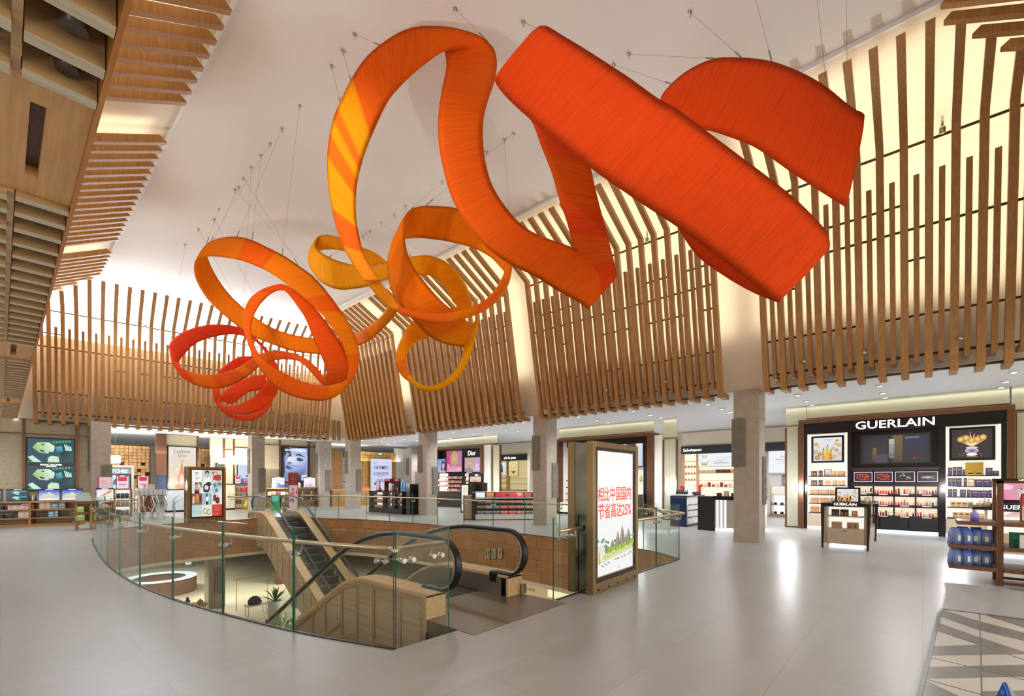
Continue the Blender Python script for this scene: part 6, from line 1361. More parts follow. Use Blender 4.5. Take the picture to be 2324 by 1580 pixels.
shelf_row(D, 2.62, .06, 1.55, [(.03, .1, .14, (226, 190, 110), 'bottle')] * 10, 'on the middle shelf under the lilac poster', 'bottles under the lilac poster')
for z in (1.25, 1.55): shelf_row(D, .14, .06, z, [(.03, .12, .14, (236, 206, 190))] * 5, 'on the %s shelf left of the lipstick trays' % ('lower' if z < 1.4 else 'upper'), 'goods left of the lipstick trays')
bx(D.thing('white_pier', 'white wall pier right of the brown makeup wall', 'pier', 4.22, 0, 0), 'pier_body', WHITE, (0, 0, 0, .52, .4, 3.6))
swirl(D, 4.78, 5.38, 0, 3.55, 'narrow gold swirl panel right of the brown makeup wall')
# lit perfume totem in front of it
def d_tot(A): A.rect(0, 0, 1, 1, (240, 240, 214), (250, 250, 236)); A.ell(.5, .82, .3, .12, (236, 230, 190)); A.poly([(.38, .06), (.62, .06), (.66, .3), (.56, .5), (.53, .62), (.47, .62), (.44, .5), (.34, .3)], [(206, 160, 60)] * 3 + [(246, 226, 150)] * 5)
N_ = FR((15.4, 17.15, 0), FACE_X)
t = N_.thing('perfume_totem', 'narrow lit totem with a golden bottle beside the lipstick counter', 'display stand')
bx(t, 'case', MATS['umber'], (-.1, 0, 0, .55, .5, 1.45)); bx(t, 'side_counter', MATS['umber'], (-.1, .5, 0, .9, .9, 1.5))
A = ART((-.02, -.003, .08), (1, 0, 0), (0, 0, 1), .48, 1.3); d_tot(A); A.build(t)
t = N_.thing('counter_screen', 'small framed lit shelf with white letters behind the totem', 'screen', -.1, .55, 1.5); bx(t, 'frame', BLACK, (0, 0, 0, 1.0, .08, .5)); A = ART((.1, -.002, .05), (1, 0, 0), (0, 0, 1), .8, .26); A.rect(0, 0, 1, 1, (226, 190, 176), (240, 214, 200)); A.rect(.3, .1, .7, .3, (206, 140, 100)); A.build(t); lettering('Dior', (.6, -.006, .34), (1, 0, 0), (0, 0, 1), .14, LETTER, t, bold=.01)
# ---- angled lipstick counter behind column two
a_, b_ = Vector((12.90, 13.55, 0)), Vector((15.1, 11.45, 0)); rzz = math.atan2(b_.y - a_.y, b_.x - a_.x); LC = FR(a_, rzz); LW = (b_ - a_).length
t = LC.thing('lipstick_counter', 'wide counter of lit lipstick rows behind the second column', 'counter')
bx(t, 'end_panel', MATS['umber'], (-.14, -.05, 0, 0, .8, 1.12)); bx(t, 'end_body', mat('taupe', (196, 176, 160), .4), (-.5, .1, 0, -.14, .8, 1.0)); bx(t, 'base', WHITE, (0, 0, .03, LW, .8, .24)); bx(t, 'plinth', BLACK, (-.5, .03, 0, LW, .8, .03))
m = MB(); m._add([(0, .02, .24), (LW, .02, .24), (LW, .32, .88), (0, .32, .88)], [(0, 1, 2, 3)]); m.build('slope', BLACK, t); bx(t, 'body', BLACK, (0, .33, .24, LW, .8, 1.1)); bx(t, 'glass_rail', COOLGLOW, (0, .10, .885, LW, .13, .9), (0, .30, 1.14, LW, .33, 1.155))
m = MB(); m._add([(0, .12, .90), (LW, .12, .90), (LW, .30, 1.14), (0, .30, 1.14)], [(0, 1, 2, 3)]); m.build('header', BLACK, t)
A = ART((0, .117, .902), (1, 0, 0), (0, .6, .8), LW, .29)
for u0, u1, c, c2 in ((.01, .13, (236, 232, 240), (246, 246, 250)), (.15, .25, (206, 96, 30), (240, 150, 70)), (.27, .36, (160, 30, 30), (206, 60, 50)), (.36, .66, (206, 50, 40), (226, 70, 56)), (.67, .76, (170, 40, 36), (196, 70, 60)), (.78, .88, (70, 50, 46), (120, 96, 86)), (.9, .995, (226, 220, 236), (240, 236, 246))): A.rect(u0, .1, u1, .9, c, c2)
A.ell(.6, .6, .03, .24, (236, 180, 150)); A.ell(.595, .74, .034, .2, (220, 180, 110)); A.rect(.41, .25, .46, .7, (120, 26, 26)); A.build(t, True, 'header_picture')
R = random.Random(12)
for r in range(3):
    for k in range(9):
        f = r / 3; y = .02 + .30 * f + .01; z = .24 + .64 * f + .02; x = .05 + k * (LW - .1) / 9
        tt = LC.thing('lipstick_tray', f'{ORD[k]} lit tray from the left in the {("bottom", "middle", "top")[r]} row of the wide lipstick counter', 'lipstick tray', x, y, z, 'lit trays of the wide lipstick counter')
        w = (LW - .1) / 9 - .02; m = MB(); m._add([(0, 0, 0), (w, 0, 0), (w, .08, .16), (0, .08, .16)], [(0, 1, 2, 3)]); m.build('tray', BLACK, tt); bx(tt, 'label_strip', LETTER, (w * .3, -.01, -.005, w * .7, -.004, .008))
        base = [(36, 60, 110), (44, 66, 120), (40, 60, 100), (190, 50, 60), (196, 60, 70), (206, 90, 90), (70, 60, 90), (200, 150, 110), (190, 140, 110)][k] if r == 0 else [(60, 50, 60), (150, 120, 110), (90, 70, 90), (190, 70, 60), (206, 60, 50), (200, 90, 70), (190, 140, 110), (206, 170, 140), (170, 110, 90)][k]
        for q in range(6):
            c = tuple(max(10, min(250, v + R.randint(0, 60))) for v in base); a = bpy.data.objects.new('lipstick', carton_mesh(round(w / 7, 3), .03, .12, c, (236, 226, 220))); COL.objects.link(a); a.parent = tt; a.location = (w * (q + .5) / 6, -.022, .0); a.rotation_euler = (-.4, 0, 0)
# ---- dark makeup counter between columns
M_ = FR((12.72, 21.3, 0), FACE_X)
t = M_.thing('makeup_counter', 'dark makeup counter with lit shelves between two stone columns', 'counter')
bx(t, 'plinth', BLACK, (0, -.02, 0, 2.95, 1.6, .25)); bx(t, 'top', BLACK, (0, -.03, 1.02, 2.95, 1.6, 1.08)); bx(t, 'pier', BLACK, (0, 0, .25, .28, 1.6, 1.02), (1.25, 0, .25, 1.5, 1.6, 1.02), (2.05, 0, .25, 2.35, 1.6, 1.02), (2.85, 0, .25, 2.95, 1.6, 1.02)); bx(t, 'lit_back', BOXGLOW, (.28, .3, .25, 2.85, .32, 1.02))
for z in (.5, .76): bx(t, 'shelf', BLACK, (.28, .02, z, 1.25, .3, z + .015), (1.5, .02, z, 2.05, .3, z + .015), (2.35, .02, z, 2.85, .3, z + .015))
for r, z in enumerate((.25, .515, .775)):
    shelf_row(M_, .30, .14, z, [(.01, .075, .13 + .03 * (r % 2), (206, 150, 140))] * 11, f'in row {ORD[r]} up, left bay, dark makeup counter', 'goods in the dark makeup counter')
    shelf_row(M_, 1.52, .14, z, [(.01, .08, .14, (196, 90, 90))] * 5, f'in row {ORD[r]} up, middle bay, dark makeup counter', 'goods in the dark makeup counter')
    shelf_row(M_, 2.37, .14, z, [(.02, .09, .15, (60, 40, 40) if r == 0 else (190, 110, 100))] * 4, f'in row {ORD[r]} up, right bay, dark makeup counter', 'goods in the dark makeup counter')
t = M_.thing('counter_header', 'dark mirror board with white letters on the makeup counter', 'mirror', .55, .55, 1.08); bx(t, 'board', BLACK, (0, 0, 0, 1.35, .06, .62)); bx(t, 'lit_top', mat('red_glow', (236, 60, 90), .5, 0, .8), (.05, -.01, .5, .5, 0, .6), (.95, -.01, .5, 1.3, 0, .6)); lettering('Dior', (.68, -.005, .27), (1, 0, 0), (0, 0, 1), .16, LETTER, t, bold=.01)
def d_bl(A): A.rect(0, 0, 1, 1, (70, 130, 200), (110, 170, 226)); A.poly([(.35, .1), (.65, .1), (.6, .9), (.4, .9)], (30, 40, 70))
screen(M_, 2.55, 1.08, .34, .55, .3, 'blue lit picture on the right end of the dark makeup counter', d_bl); 
def d_lm(A): A.rect(0, 0, 1, 1, (196, 150, 150), (226, 190, 190))
screen(M_, .35, 1.08, .3, .5, .3, 'dark mauve lit picture on the left end of the dark makeup counter', d_lm); screen(M_, 1.62, 1.08, .3, .42, .2, 'small pale lit picture in the middle of the dark makeup counter', d_lm)
for k in range(16): goods(M_, .5 + k * .12, .12 + .06 * (k % 3), 1.081, .05, .05, .1 + .04 * (k % 4), ((190, 120, 90), (40, 34, 34), (236, 200, 170), (160, 30, 40))[k % 4], f'{ORD[k]} tester bottle from the left on top of the dark makeup counter', 'testers on the dark makeup counter', (226, 200, 120), 'bottle')
bx(M_.thing('counter_end', 'black end block of the dark makeup counter by the column', 'block', 3.0, .1, 0), 'block_body', BLACK, (0, 0, 0, .4, 1.2, 1.45))
# ---- shop with black fascia in the opening beyond column two
E_ = FR((23.0, 22.6, 0), FACE_X)
t = E_.thing('lit_display', 'gold lit cosmetics wall with black fascia beyond the second column', 'display wall')
bx(t, 'fascia', BLACK, (0, -.1, 2.95, 3.4, .3, 3.35)); bx(t, 'upper_panel', CREAM, (0, 0, 3.35, 3.4, .3, 4.1)); bx(t, 'back', mat('champagne_glow', (236, 216, 160), .5, 0, .55), (0, .3, 0, 3.4, .34, 2.95)); bx(t, 'pier', GOLD, (1.5, 0, 0, 1.58, .3, 2.95), (0, 0, 0, .06, .3, 2.95)); bx(t, 'base_cabinet', GOLD, (0, -.1, 0, 3.4, .3, 1.0))
for z in (1.4, 1.75): bx(t, 'shelf', GOLD, (.1, .0, z - .03, 3.4, .3, z))
lettering('clé de peau', (1.9, -.105, 3.06), (1, 0, 0), (0, 0, 1), .24, LETTER, t, bold=.008)
def d_arms(A): A.rect(0, 0, 1, 1, (196, 216, 226), (226, 236, 240)); face(A, .5, .62, .5, (236, 220, 210), (40, 36, 40), (150, 90, 90), 1.2)
poster(E_, .3, 2.0, 1.45, 2.85, .05, 'pale blue portrait poster under the black fascia with the round emblem', d_arms, WHITE, .02)
def d_comp(A): A.rect(0, 0, 1, 1, (222, 196, 110), (240, 226, 160)); A.ell(.5, .7, .34, .2, (206, 180, 90), inner=(250, 240, 200)); A.poly([(.2, .35), (.8, .35), (.5, .12)], (110, 90, 50))
poster(E_, 1.65, 1.9, 2.5, 2.9, .05, 'golden compact poster beside the pale blue portrait', d_comp, GOLD, .02)
for r, z in enumerate((1.0, 1.4, 1.75)): shelf_row(E_, .2, .12, z, [(.03, .12, .16, (226, 196, 120))] * 8, f'on shelf {ORD[r]} up below the golden compact poster', 'golden boxes on the gold lit wall')
t = FR((22.95, 17.3, 0), FACE_X).thing('wall_return', 'cream wall return beside the gold lit cosmetics wall', 'wall panel'); bx(t, 'wall_panel', CREAM, (-1.9, 0, 0, -1.7, .3, 4.1))  # cream end of the wall, no display screen
# ---- far golden wall with the big white screen
Hh = FR((16.55, 29.2, 0), FACE_Y)
GOLDB = noisy('gold_leaf_wall', (196, 150, 76), (226, 184, 110), 6, .45, .4)
t = Hh.thing('relief_wall', 'golden relief wall around the big white screen', 'wall panel'); bx(t, 'wall_panel', GOLDB, (0, .06, 0, 3.1, .3, 3.65)); m = MB(); R = random.Random(8)
for i in range(16):
    for j in range(18): m.obox((.1 + i * .19, .05, .12 + j * .2), (.07, .02 * R.uniform(-1, 1), .05), (0, .03, 0), (-.05, 0, .07))
m.build('relief_blocks', GOLDB, t)
def d_her(A): A.rect(0, 0, 1, 1, (206, 208, 246), (214, 216, 250)); A.rect(.1, .9, .3, .91, (120, 120, 140)); A.rect(.1, .86, .25, .87, (120, 120, 140)); A.poly([(.17, .29), (.27, .29), (.27, .25), (.22, .20), (.17, .25)], (70, 74, 110)); A.line([(.3, .505), (.44, .49), (.5, .47), (.56, .49), (.7, .505)], .012, (90, 92, 120))
t = poster(Hh, .85, .7, 2.72, 3.22, -.16, 'big white screen with watch names on the golden relief wall', d_her, GOLD, .07, True, .16)
DK_ = mat('screen_ink', (62, 64, 96), .5)
lettering('HERMÈS', (.93, .005, 1.72), (1, 0, 0), (0, 0, 1), .34, DK_, t, bold=.006, sx=.95); lettering('LONGINES', (.93, .005, 1.30), (1, 0, 0), (0, 0, 1), .31, DK_, t, bold=.006, sx=.82); lettering('TAGHeuer', (1.12, .005, .80), (1, 0, 0), (0, 0, 1), .28, DK_, t, bold=.008, sx=.8)
t = Hh.thing('exit_sign', 'small green exit sign at the top of the golden relief wall', 'sign', 1.55, -.08, 3.42); bx(t, 'panel', mat('exit_lit', (60, 150, 110), .5, 0, .8), (0, 0, 0, .38, .05, .2)); lettering('EXIT', (.19, -.004, .05), (1, 0, 0), (0, 0, 1), .13, LETTER, t, bold=.01)
bx(Hh.thing('white_pier', 'white wall right of the golden relief wall', 'pier', 3.12, .0, 0), 'pier_body', WHITE, (0, 0, 0, 2.6, .3, 4.0))
column(19.9, 27.6, 'square stone column standing before the white wall right of the golden wall')
t = Hh.thing('oak_counter', 'low oak counter left of the dark makeup counter', 'counter', -2.9, -2.2, 0); bx(t, 'body', OAK_X, (0, 0, 0, 2.6, .6, 1.0)); bx(t, 'top', DECK, (-.05, -.03, 1.0, 2.65, .63, 1.05))
o = Hh.thing('sunglass_stand', 'orange display tray on the oak counter by the golden wall', 'tray', -1.0, -2.0, 1.05); bx(o, 'tray', mat('orange_tray', (236, 120, 20), .5), (0, 0, 0, .7, .4, .12))
# ================================================================== FAR WING (beyond the end screen)
FY = lambda x, y: FR((x, y, 0), FACE_Y)
FABP = noisy('panel_stone', (196, 184, 156), (210, 198, 168), 9, .5)
# ---- blue portrait wall
g = FY(9.9, 28.0)
t = g.thing('panel_wall', 'pale swirl panel wall behind the blue portrait poster', 'wall panel')  # part of the fixed wall, like the other panel walls of this wing
bx(t, 'wall_panel', FABP, (0, .1, 0, 4.2, .3, 4.0)); bx(t, 'post', BRONZE, (0, .02, 0, .08, .14, 4.0), (1.0, .02, 1.4, 1.08, .14, 4.0), (2.72, .02, 1.4, 2.8, .14, 4.0), (3.35, .02, 0, 3.43, .14, 4.0), (.08, .04, 3.66, 3.35, .12, 3.70))
def d_gucci(A):
    A.rect(0, 0, 1, 1, (120, 136, 186), (150, 170, 216)); A.poly([(0, 0), (.1, .3), (.06, .7), (.25, 1), (0, 1)], (34, 34, 50)); A.poly([(.3, 0), (1, 0), (1, .35), (.6, .2)], [(30, 34, 56), (70, 84, 130), (150, 170, 216), (60, 70, 110)])
    A.poly([(.10, .28), (.13, .42), (.10, .5), (.14, .56), (.2, .68), (.28, .86), (.5, .98), (.9, .98), (1, .7), (.98, .42), (.8, .25), (.5, .16), (.25, .16)], [(150, 170, 220), (200, 214, 246), (130, 150, 206), (226, 236, 255), (246, 250, 255), (170, 186, 230), (206, 220, 250), (190, 206, 244), (170, 190, 236), (130, 150, 206), (90, 104, 156), (70, 84, 136), (110, 130, 186)])
    A.poly([(.1, .9), (.3, .8), (.34, .98), (.1, 1)], (44, 46, 66)); A.poly([(.2, .72), (.34, .74), (.36, .82), (.26, .8)], (50, 56, 90))
    A.poly([(.5, .80), (.66, .83), (.86, .74), (.88, .72), (.66, .78), (.52, .77)], (26, 28, 44)); A.poly([(.54, .70), (.66, .72), (.84, .65), (.74, .62), (.6, .64)], (64, 72, 116)); A.poly([(.53, .66), (.66, .65), (.84, .63), (.7, .605), (.58, .62)], (22, 24, 38))
    A.poly([(.15, .56), (.3, .58), (.38, .53), (.24, .52)], (86, 100, 150)); A.poly([(.13, .45), (.22, .455), (.4, .39), (.26, .40), (.13, .41)], (50, 60, 110)); A.poly([(.13, .41), (.26, .40), (.4, .39), (.3, .35), (.18, .35)], (90, 106, 166))
    A.poly([(.74, .03), (.96, .03), (.97, .2), (.75, .2)], (232, 222, 216), ); A.rect(.78, .07, .93, .16, (244, 238, 234))
t = poster(g, 1.12, 1.5, 2.70, 3.62, .0, 'blue tinted close-up portrait poster right of a stone column', d_gucci, BLACK, .05)
lettering('GUCCI GUILTY', (.79, .005, 1.86), (1, 0, 0), (0, 0, 1), .165, LETTER, t, bold=.014, spacing=1.1)
def shelfunit(fr, x0, x1, name, label, zs, depth=.45, top=1.2, wd=OAK_X, back=FABP, group=None, yo=0):
    t = fr.thing(name, label, 'shelf unit', x0, yo, 0, group); w = x1 - x0
    bx(t, 'top', wd, (0, 0, top - .06, w, depth, top)); bx(t, 'back', back, (0, depth - .03, .1, w, depth, top - .06)); bx(t, 'end', wd, (0, 0, 0, .05, depth, top - .06)); bx(t, 'end', wd, (w - .05, 0, 0, w, depth, top - .06)); bx(t, 'plinth', wd, (.05, .03, 0, w - .05, depth, .1))
    for z in zs: bx(t, 'shelf', wd, (.05, .0, z - .04, w - .05, depth - .03, z))
    if w > 2: bx(t, 'upright', wd, (w / 2 - .03, 0, .1, w / 2 + .03, depth - .03, top - .06))
    return t
shelfunit(g, .0, 3.6, 'shelf_unit', 'oak shelf unit with two lit screens under the blue portrait', (.42, .78), yo=-.6)
screen(g, .75, 1.2, .72, .62, -.45, 'lit screen with a blue mountain under the blue portrait', d_mount); screen(g, 2.55, 1.2, .72, .62, -.45, 'lit screen with pale towers under the blue portrait', d_city)
for k, c in enumerate(((236, 226, 226), (206, 40, 70), (236, 220, 214))): goods(g, 1.55 + k * .2, -.35, 1.2, .17, .1, .3, c, f'{ORD[k]} carton from the left between the two lit screens', 'cartons between the lit screens')
for r, z in enumerate((.78, .42)):
    shelf_row(g, .15, -.35, z, [(.04, .22, .2, (200, 186, 150)), (.03, .2, .22, (190, 150, 120)), (.03, .2, .2, (150, 40, 50)), (.04, .22, .18, (226, 214, 190))] * 1, f'on the {("upper", "lower")[r]} oak shelf left of the banner', 'goods under the blue portrait')
    shelf_row(g, 1.95, -.35, z, [(.02, .12, .16, (110, 40, 44)), (.02, .1, .2, (206, 190, 150)), (.02, .13, .14, (150, 60, 50)), (.02, .1, .18, (70, 80, 110))] * 3, f'on the {("upper", "lower")[r]} oak shelf right of the banner', 'goods under the blue portrait')
# red-topped banner stand
g2 = FY(10.55, 25.9)
def d_sk(A):
    A.rect(0, 0, 1, .66, (236, 220, 226), (240, 226, 230)); A.rect(0, .66, 1, 1, (150, 36, 34), (170, 44, 40)); R = random.Random(11)
    for k in range(16): A.ell(R.uniform(.1, .9), R.uniform(.22, .6), .1, .06, R.choice(((226, 130, 140), (240, 170, 176), (214, 96, 110))), n=8)
    A.rect(.5, .7, .53, .98, (206, 120, 110))
t = poster(g2, 0, 0, .52, 2.05, 0, 'tall banner stand with a red top and pink blossoms', d_sk, BRONZE, .02, False, .05, 'banner_stand', 'banner')
lettering('SK-II', (.26, .004, 1.63), (1, 0, 0), (0, 0, 1), .2, mat('gold_print', (206, 150, 110), .5), t, sx=.8)
# green glowing panel at the foot of the column
t = FY(9.6, 25.75).thing('green_panel', 'green lit floor panel at the foot of the column beside the banner', 'panel'); bx(t, 'panel', mat('green_glow', (40, 190, 96), .5, 0, .4), (0, 0, .0, .5, .04, .85)); bx(t, 'label_plate', mat('mint_plate', (120, 196, 176), .5, 0, .6), (.05, -.004, .5, .35, 0, .8))
# things right of the blue portrait: oak panel and glass door
t = FY(14.1, 28.4).thing('oak_wall_panel', 'plain oak wall panel between two far columns', 'wall panel'); bx(t, 'wall_panel', OAK, (0, 0, 0, .95, .2, 3.6))
t = FY(15.1, 28.6).thing('glass_partition', 'dark framed glass partition with four panes beyond the far columns', 'partition')
for k in range(4): bx(t, 'pane', mat('mint_pane', (196, 226, 214), .2, 0, .3), (.05, .02, 1.0 + k * .55, .75, .04, 1.5 + k * .55))
bx(t, 'frame', BLACKM, (0, 0, .9, .05, .06, 3.2), (.75, 0, .9, .8, .06, 3.2), *[(.05, 0, .95 + k * .55, .75, .06, 1.0 + k * .55) for k in range(5)])
# ---- perfume poster wall (bottle) with grey counter
g = FY(5.35, 29.0)
t = g.thing('panel_wall', 'walnut and bronze wall behind the perfume bottle poster', 'wall panel'); bx(t, 'wall_panel', FABP, (.35, .1, 0, 1.75, .3, 4.0)); bx(t, 'side', DARKWOOD, (-.05, .0, 1.9, .38, .3, 4.0)); bx(t, 'side_screen', mat('blue_dusk', (60, 90, 130), .4, 0, .7), (.0, .05, .8, .36, .1, 1.9)); bx(t, 'post', BRONZE, (1.72, .02, 0, 1.80, .12, 4.0))
def d_jad(A):
    A.rect(0, 0, 1, 1, (236, 206, 160), (232, 226, 222)); R = random.Random(5)
    for k in range(30): A.ell(R.uniform(0, .5), R.uniform(.1, .6), .05, .03, (244, 226, 196), n=8)
    A.ell(.48, .055, .26, .05, (236, 120, 40), inner=(250, 190, 110))
    A.poly([(.38, .08), (.56, .08), (.62, .2), (.6, .3), (.54, .4), (.515, .5), (.5, .63), (.46, .63), (.445, .5), (.42, .4), (.35, .3), (.33, .2)], [(240, 140, 110)] * 4 + [(236, 150, 90), (206, 130, 40), (226, 170, 60), (226, 170, 60), (206, 130, 40), (236, 150, 90), (240, 140, 110), (244, 160, 130)])
    A.poly([(.41, .1), (.53, .1), (.57, .2), (.53, .34), (.43, .34), (.38, .2)], [(255, 226, 206)] * 6); A.ell(.48, .66, .08, .035, (226, 170, 140)); A.ell(.48, .66, .05, .02, (236, 220, 206))
t = poster(g, .40, 1.13, 1.70, 3.42, .0, 'tall poster of a pink and gold perfume bottle', d_jad, BLACK, .05)
GP = mat('gold_ink', (206, 140, 70), .5, 0, .3)
lettering("j'adore", (.63, .005, 1.92), (1, 0, 0), (0, 0, 1), .28, GP, t, sx=.9); lettering('Dior', (.65, .005, 1.72), (1, 0, 0), (0, 0, 1), .2, GP, t)
t = FY(5.6, 28.3).thing('grey_counter', 'plain pale grey counter under the perfume bottle poster', 'counter'); bx(t, 'body', mat('pale_grey', (186, 196, 200), .4), (0, 0, .1, 1.55, .6, 1.1)); bx(t, 'plinth', BLACKM, (.03, .03, 0, 1.52, .57, .1))
# ---- crystal table with white boxes
g = FY(3.55, 23.4)
CRY = mat('crystal', (226, 236, 240), .08, .6)
t = g.thing('crystal_table', 'table on branching crystal legs carrying white boxes', 'table'); bx(t, 'tabletop', GLASS_CLEAR, (0, 0, .98, 1.15, .6, 1.02))
R = random.Random(3)
for k in range(5):
    x, y = .15 + k * .22, .12 + .35 * (k % 2); m = MB(); m.tube([(x, y, 0), (x + R.uniform(-.12, .12), y, .3), (x + R.uniform(-.12, .12), y, .6), (x, y, .98)], [.03, .024, .03, .02], 7)
    for q in range(5): z = .25 + q * .15; m.tube([(x, y, z), (x + R.uniform(-.2, .2), y + R.uniform(-.1, .1), z + R.uniform(.08, .2))], [.02, .006], 6)
    m.build('leg', CRY, t)
for k in range(7): goods(g, .12 + k * .15, .2, 1.02, .13, .14, .22, (222, 224, 232), f'{ORD[k]} white box from the left on the crystal table', 'white boxes on the crystal table')
for k in range(3): goods(g, .38 + k * .13, .2, 1.241, .1, .1, .22, (240, 236, 222), f'{ORD[k]} cream box of the upper row on the crystal table', 'white boxes on the crystal table', (206, 190, 130))
t = g.thing('crystal_branch', 'spreading crystal branch right of the crystal table', 'decoration', 1.35, .25, 0); m = MB(); m.tube([(0, 0, 0), (.05, 0, .4), (-.02, 0, .75), (.1, 0, .95)], [.03, .026, .02, .012], 7)
for q in range(9): m.tube([(0, 0, .35 + q * .06), (R.uniform(-.1, .38), R.uniform(-.1, .1), .6 + q * .05)], [.018, .005], 6)
m.build('branch', CRY, t)
# ---- golden block screen wall and watch shop
BLK = noisy('gold_block', (196, 150, 92), (220, 178, 118), 5, .45)
def block_wall(x0, x1, y, z1, label, skip):
    g = FY(x0, y); t = g.thing('block_screen', label, 'block screen', 0, 0, 0, 'golden block screens'); w = x1 - x0
    bx(t, 'backing', mat('dark_backing', (84, 60, 40), .6), (0, .2, 0, w, .26, z1)); m = MB(); n = int(w / .17); k = int(z1 / .17); R = random.Random(skip)
    for i in range(n):
        for j in range(k):
            if (i + 2 * j) % 5 == 0 and j < k * .75: continue
            d = R.choice((0, .03, .06)); m.box(i * .17 + .008, d, j * .17 + .008, i * .17 + .162, .2, j * .17 + .162)
    m.build('blocks', BLK, t)
block_wall(3.7, 5.3, 30.2, 3.45, 'golden block screen wall left of the perfume bottle poster', 1); block_wall(7.2, 8.6, 30.2, 3.45, 'golden block screen wall right of the perfume bottle poster', 2)
g = FY(3.0, 28.8)
t = g.thing('watch_shop_front', 'grey watch shop front with white capital letters', 'shop front'); bx(t, 'frame', mat('grey_frame', (176, 170, 158), .4), (0, 0, 0, .1, .3, 2.35), (1.28, 0, 0, 1.38, .3, 2.35), (.1, 0, 2.25, 1.28, .3, 2.35)); bx(t, 'sign_band', mat('grey_band', (120, 126, 136), .4), (.1, .05, 1.93, 1.28, .3, 2.25)); bx(t, 'base', MATS['grey_frame'], (.1, .05, 0, 1.28, .3, 1.15))
lettering('WATCHES', (.67, .045, 1.99), (1, 0, 0), (0, 0, 1), .21, LETTER, t, bold=.015, sx=.95)
def d_man(A): A.rect(0, 0, 1, 1, (196, 226, 236), (226, 240, 246)); face(A, .66, .45, .6, (206, 220, 226), (96, 110, 120), (130, 140, 150), .3); face(A, .2, .3, .45, (196, 214, 222), (110, 120, 130), (130, 140, 150), .3)
poster(g, .12, 1.17, 1.26, 1.92, .04, 'pale blue picture of two faces under the watches sign', d_man, BLACKM, .05)
# lit sign stands and shelf in front
g = FY(3.5, 26.5)
t = g.thing('shelf_unit', 'small lit shelf unit right of the orange brush poster', 'shelf unit', -.15, .0, 0); bx(t, 'back', BOXGLOW, (0, .38, .1, .62, .4, 1.2)); bx(t, 'side', OAK, (0, 0, 0, .04, .4, 1.2), (.58, 0, 0, .62, .4, 1.2)); bx(t, 'top', OAK_X, (.0, 0, 1.2, .62, .4, 1.24))
for z in (.1, .48, .84): bx(t, 'shelf', OAK_X, (.04, 0, z - .03, .58, .38, z))
for r, z in enumerate((.1, .48, .84)): shelf_row(g, -.08, .18, z, [(.02, .13, .2, ((120, 130, 200), (226, 200, 190), (70, 80, 140))[r])] * 3, f'on shelf {ORD[r]} up of the small lit unit', 'goods in the small lit unit')
def d_rw(A): A.rect(0, 0, 1, 1, (250, 236, 240)); A.rect(.1, .6, .9, .95, (226, 40, 90)); A.rect(.1, .1, .9, .5, (236, 206, 226)); A.rect(.2, .3, .8, .36, (206, 60, 90))
screen(g, .15, 1.24, .42, .6, .15, 'pink and white lit sign on the small lit shelf unit', d_rw); screen(FY(4.2, 27.4), .3, 1.24, .4, .62, 0, 'tilted white lit sign behind the walnut pedestal', d_rw)
bx(FY(4.2, 27.4).thing('sign_stand', 'pale stand below the tilted white sign', 'stand', .05, -.1, 0), 'stand_body', CREAM, (0, 0, 0, .5, .35, 1.24))
t = FY(4.0, 24.6).thing('walnut_pedestal', 'reddish walnut pedestal on chrome feet', 'pedestal'); bx(t, 'body', wood('red_walnut', (110, 58, 36), (136, 78, 50), 'z'), (0, 0, .28, .46, .46, 1.15)); 
for x in (.08, .38):
    for y in (.08, .38): m = MB(); m.lathe([(.05, 0), (.03, .06), (.02, .14), (.04, .2), (.03, .28)], (x, y, 0), 10); m.build('foot', STEEL, t)
# ---- long pendant lamps
def pend(x0, x1, y, z0, z1, label):
    t = FY(x0, y).thing('pendant_lamp', label, 'pendant lamp', 0, 0, z0, 'long glowing pendant lamps'); w = x1 - x0; h = z1 - z0
    bx(t, 'shade', LAMPW, (0, 0, 0, w, .3, h))
    for x in (.15, w - .15): m = MB(); m.cyl((x, .15, h), (x, .15, ZS - z0), .006, 6); m.build('cord', STEEL, t)
pend(7.58, 9.1, 27.0, 2.48, 2.78, 'lower left glowing pendant lamp beside the column'); pend(8.15, 9.75, 27.5, 2.60, 2.93, 'upper right glowing pendant lamp beside the column'); pend(2.2, 3.34, 27.0, 2.38, 2.72, 'glowing pendant lamp left of the watches sign'); pend(3.2, 3.7, 27.5, 2.42, 2.76, 'short glowing pendant lamp right above the watches sign')
# ---- middle shelves with the swimmer poster
g = FY(8.0, 29.4)
t = g.thing('panel_wall', 'beige wall with bronze posts behind the swimmer poster', 'wall panel'); bx(t, 'wall_panel', FABP, (-.2, .1, 0, 2.6, .3, 4.0)); bx(t, 'post', BRONZE, (.42, .02, 0, .50, .12, 4.0), (.92, .02, 0, 1.0, .12, 4.0), (.5, .04, 3.35, .92, .1, 3.4), (1.0, .04, 3.5, 2.6, .1, 3.55))
def d_swim(A): A.rect(0, 0, 1, 1, (206, 226, 250), (190, 216, 246)); A.ell(.75, .82, .08, .1, (96, 96, 110)); A.poly([(.66, .74), (.84, .74), (.86, .4), (.68, .45)], (226, 214, 214)); A.poly([(.1, .62), (.7, .68), (.7, .62), (.1, .57)], (214, 196, 196)); A.poly([(.66, .5), (.86, .5), (.84, .36), (.5, .4), (.3, .25), (.36, .2), (.56, .3), (.8, .28)], (50, 90, 170))
poster(g, 1.1, 1.5, 2.5, 2.9, .0, 'white poster of a woman in blue left of a stone column', d_swim, BLACK, .04)
def d_gr(A): A.rect(0, 0, 1, 1, (90, 106, 84), (60, 80, 60)); A.ell(.4, .5, .2, .3, (176, 186, 160)); A.rect(.7, .1, .85, .7, (240, 240, 236))
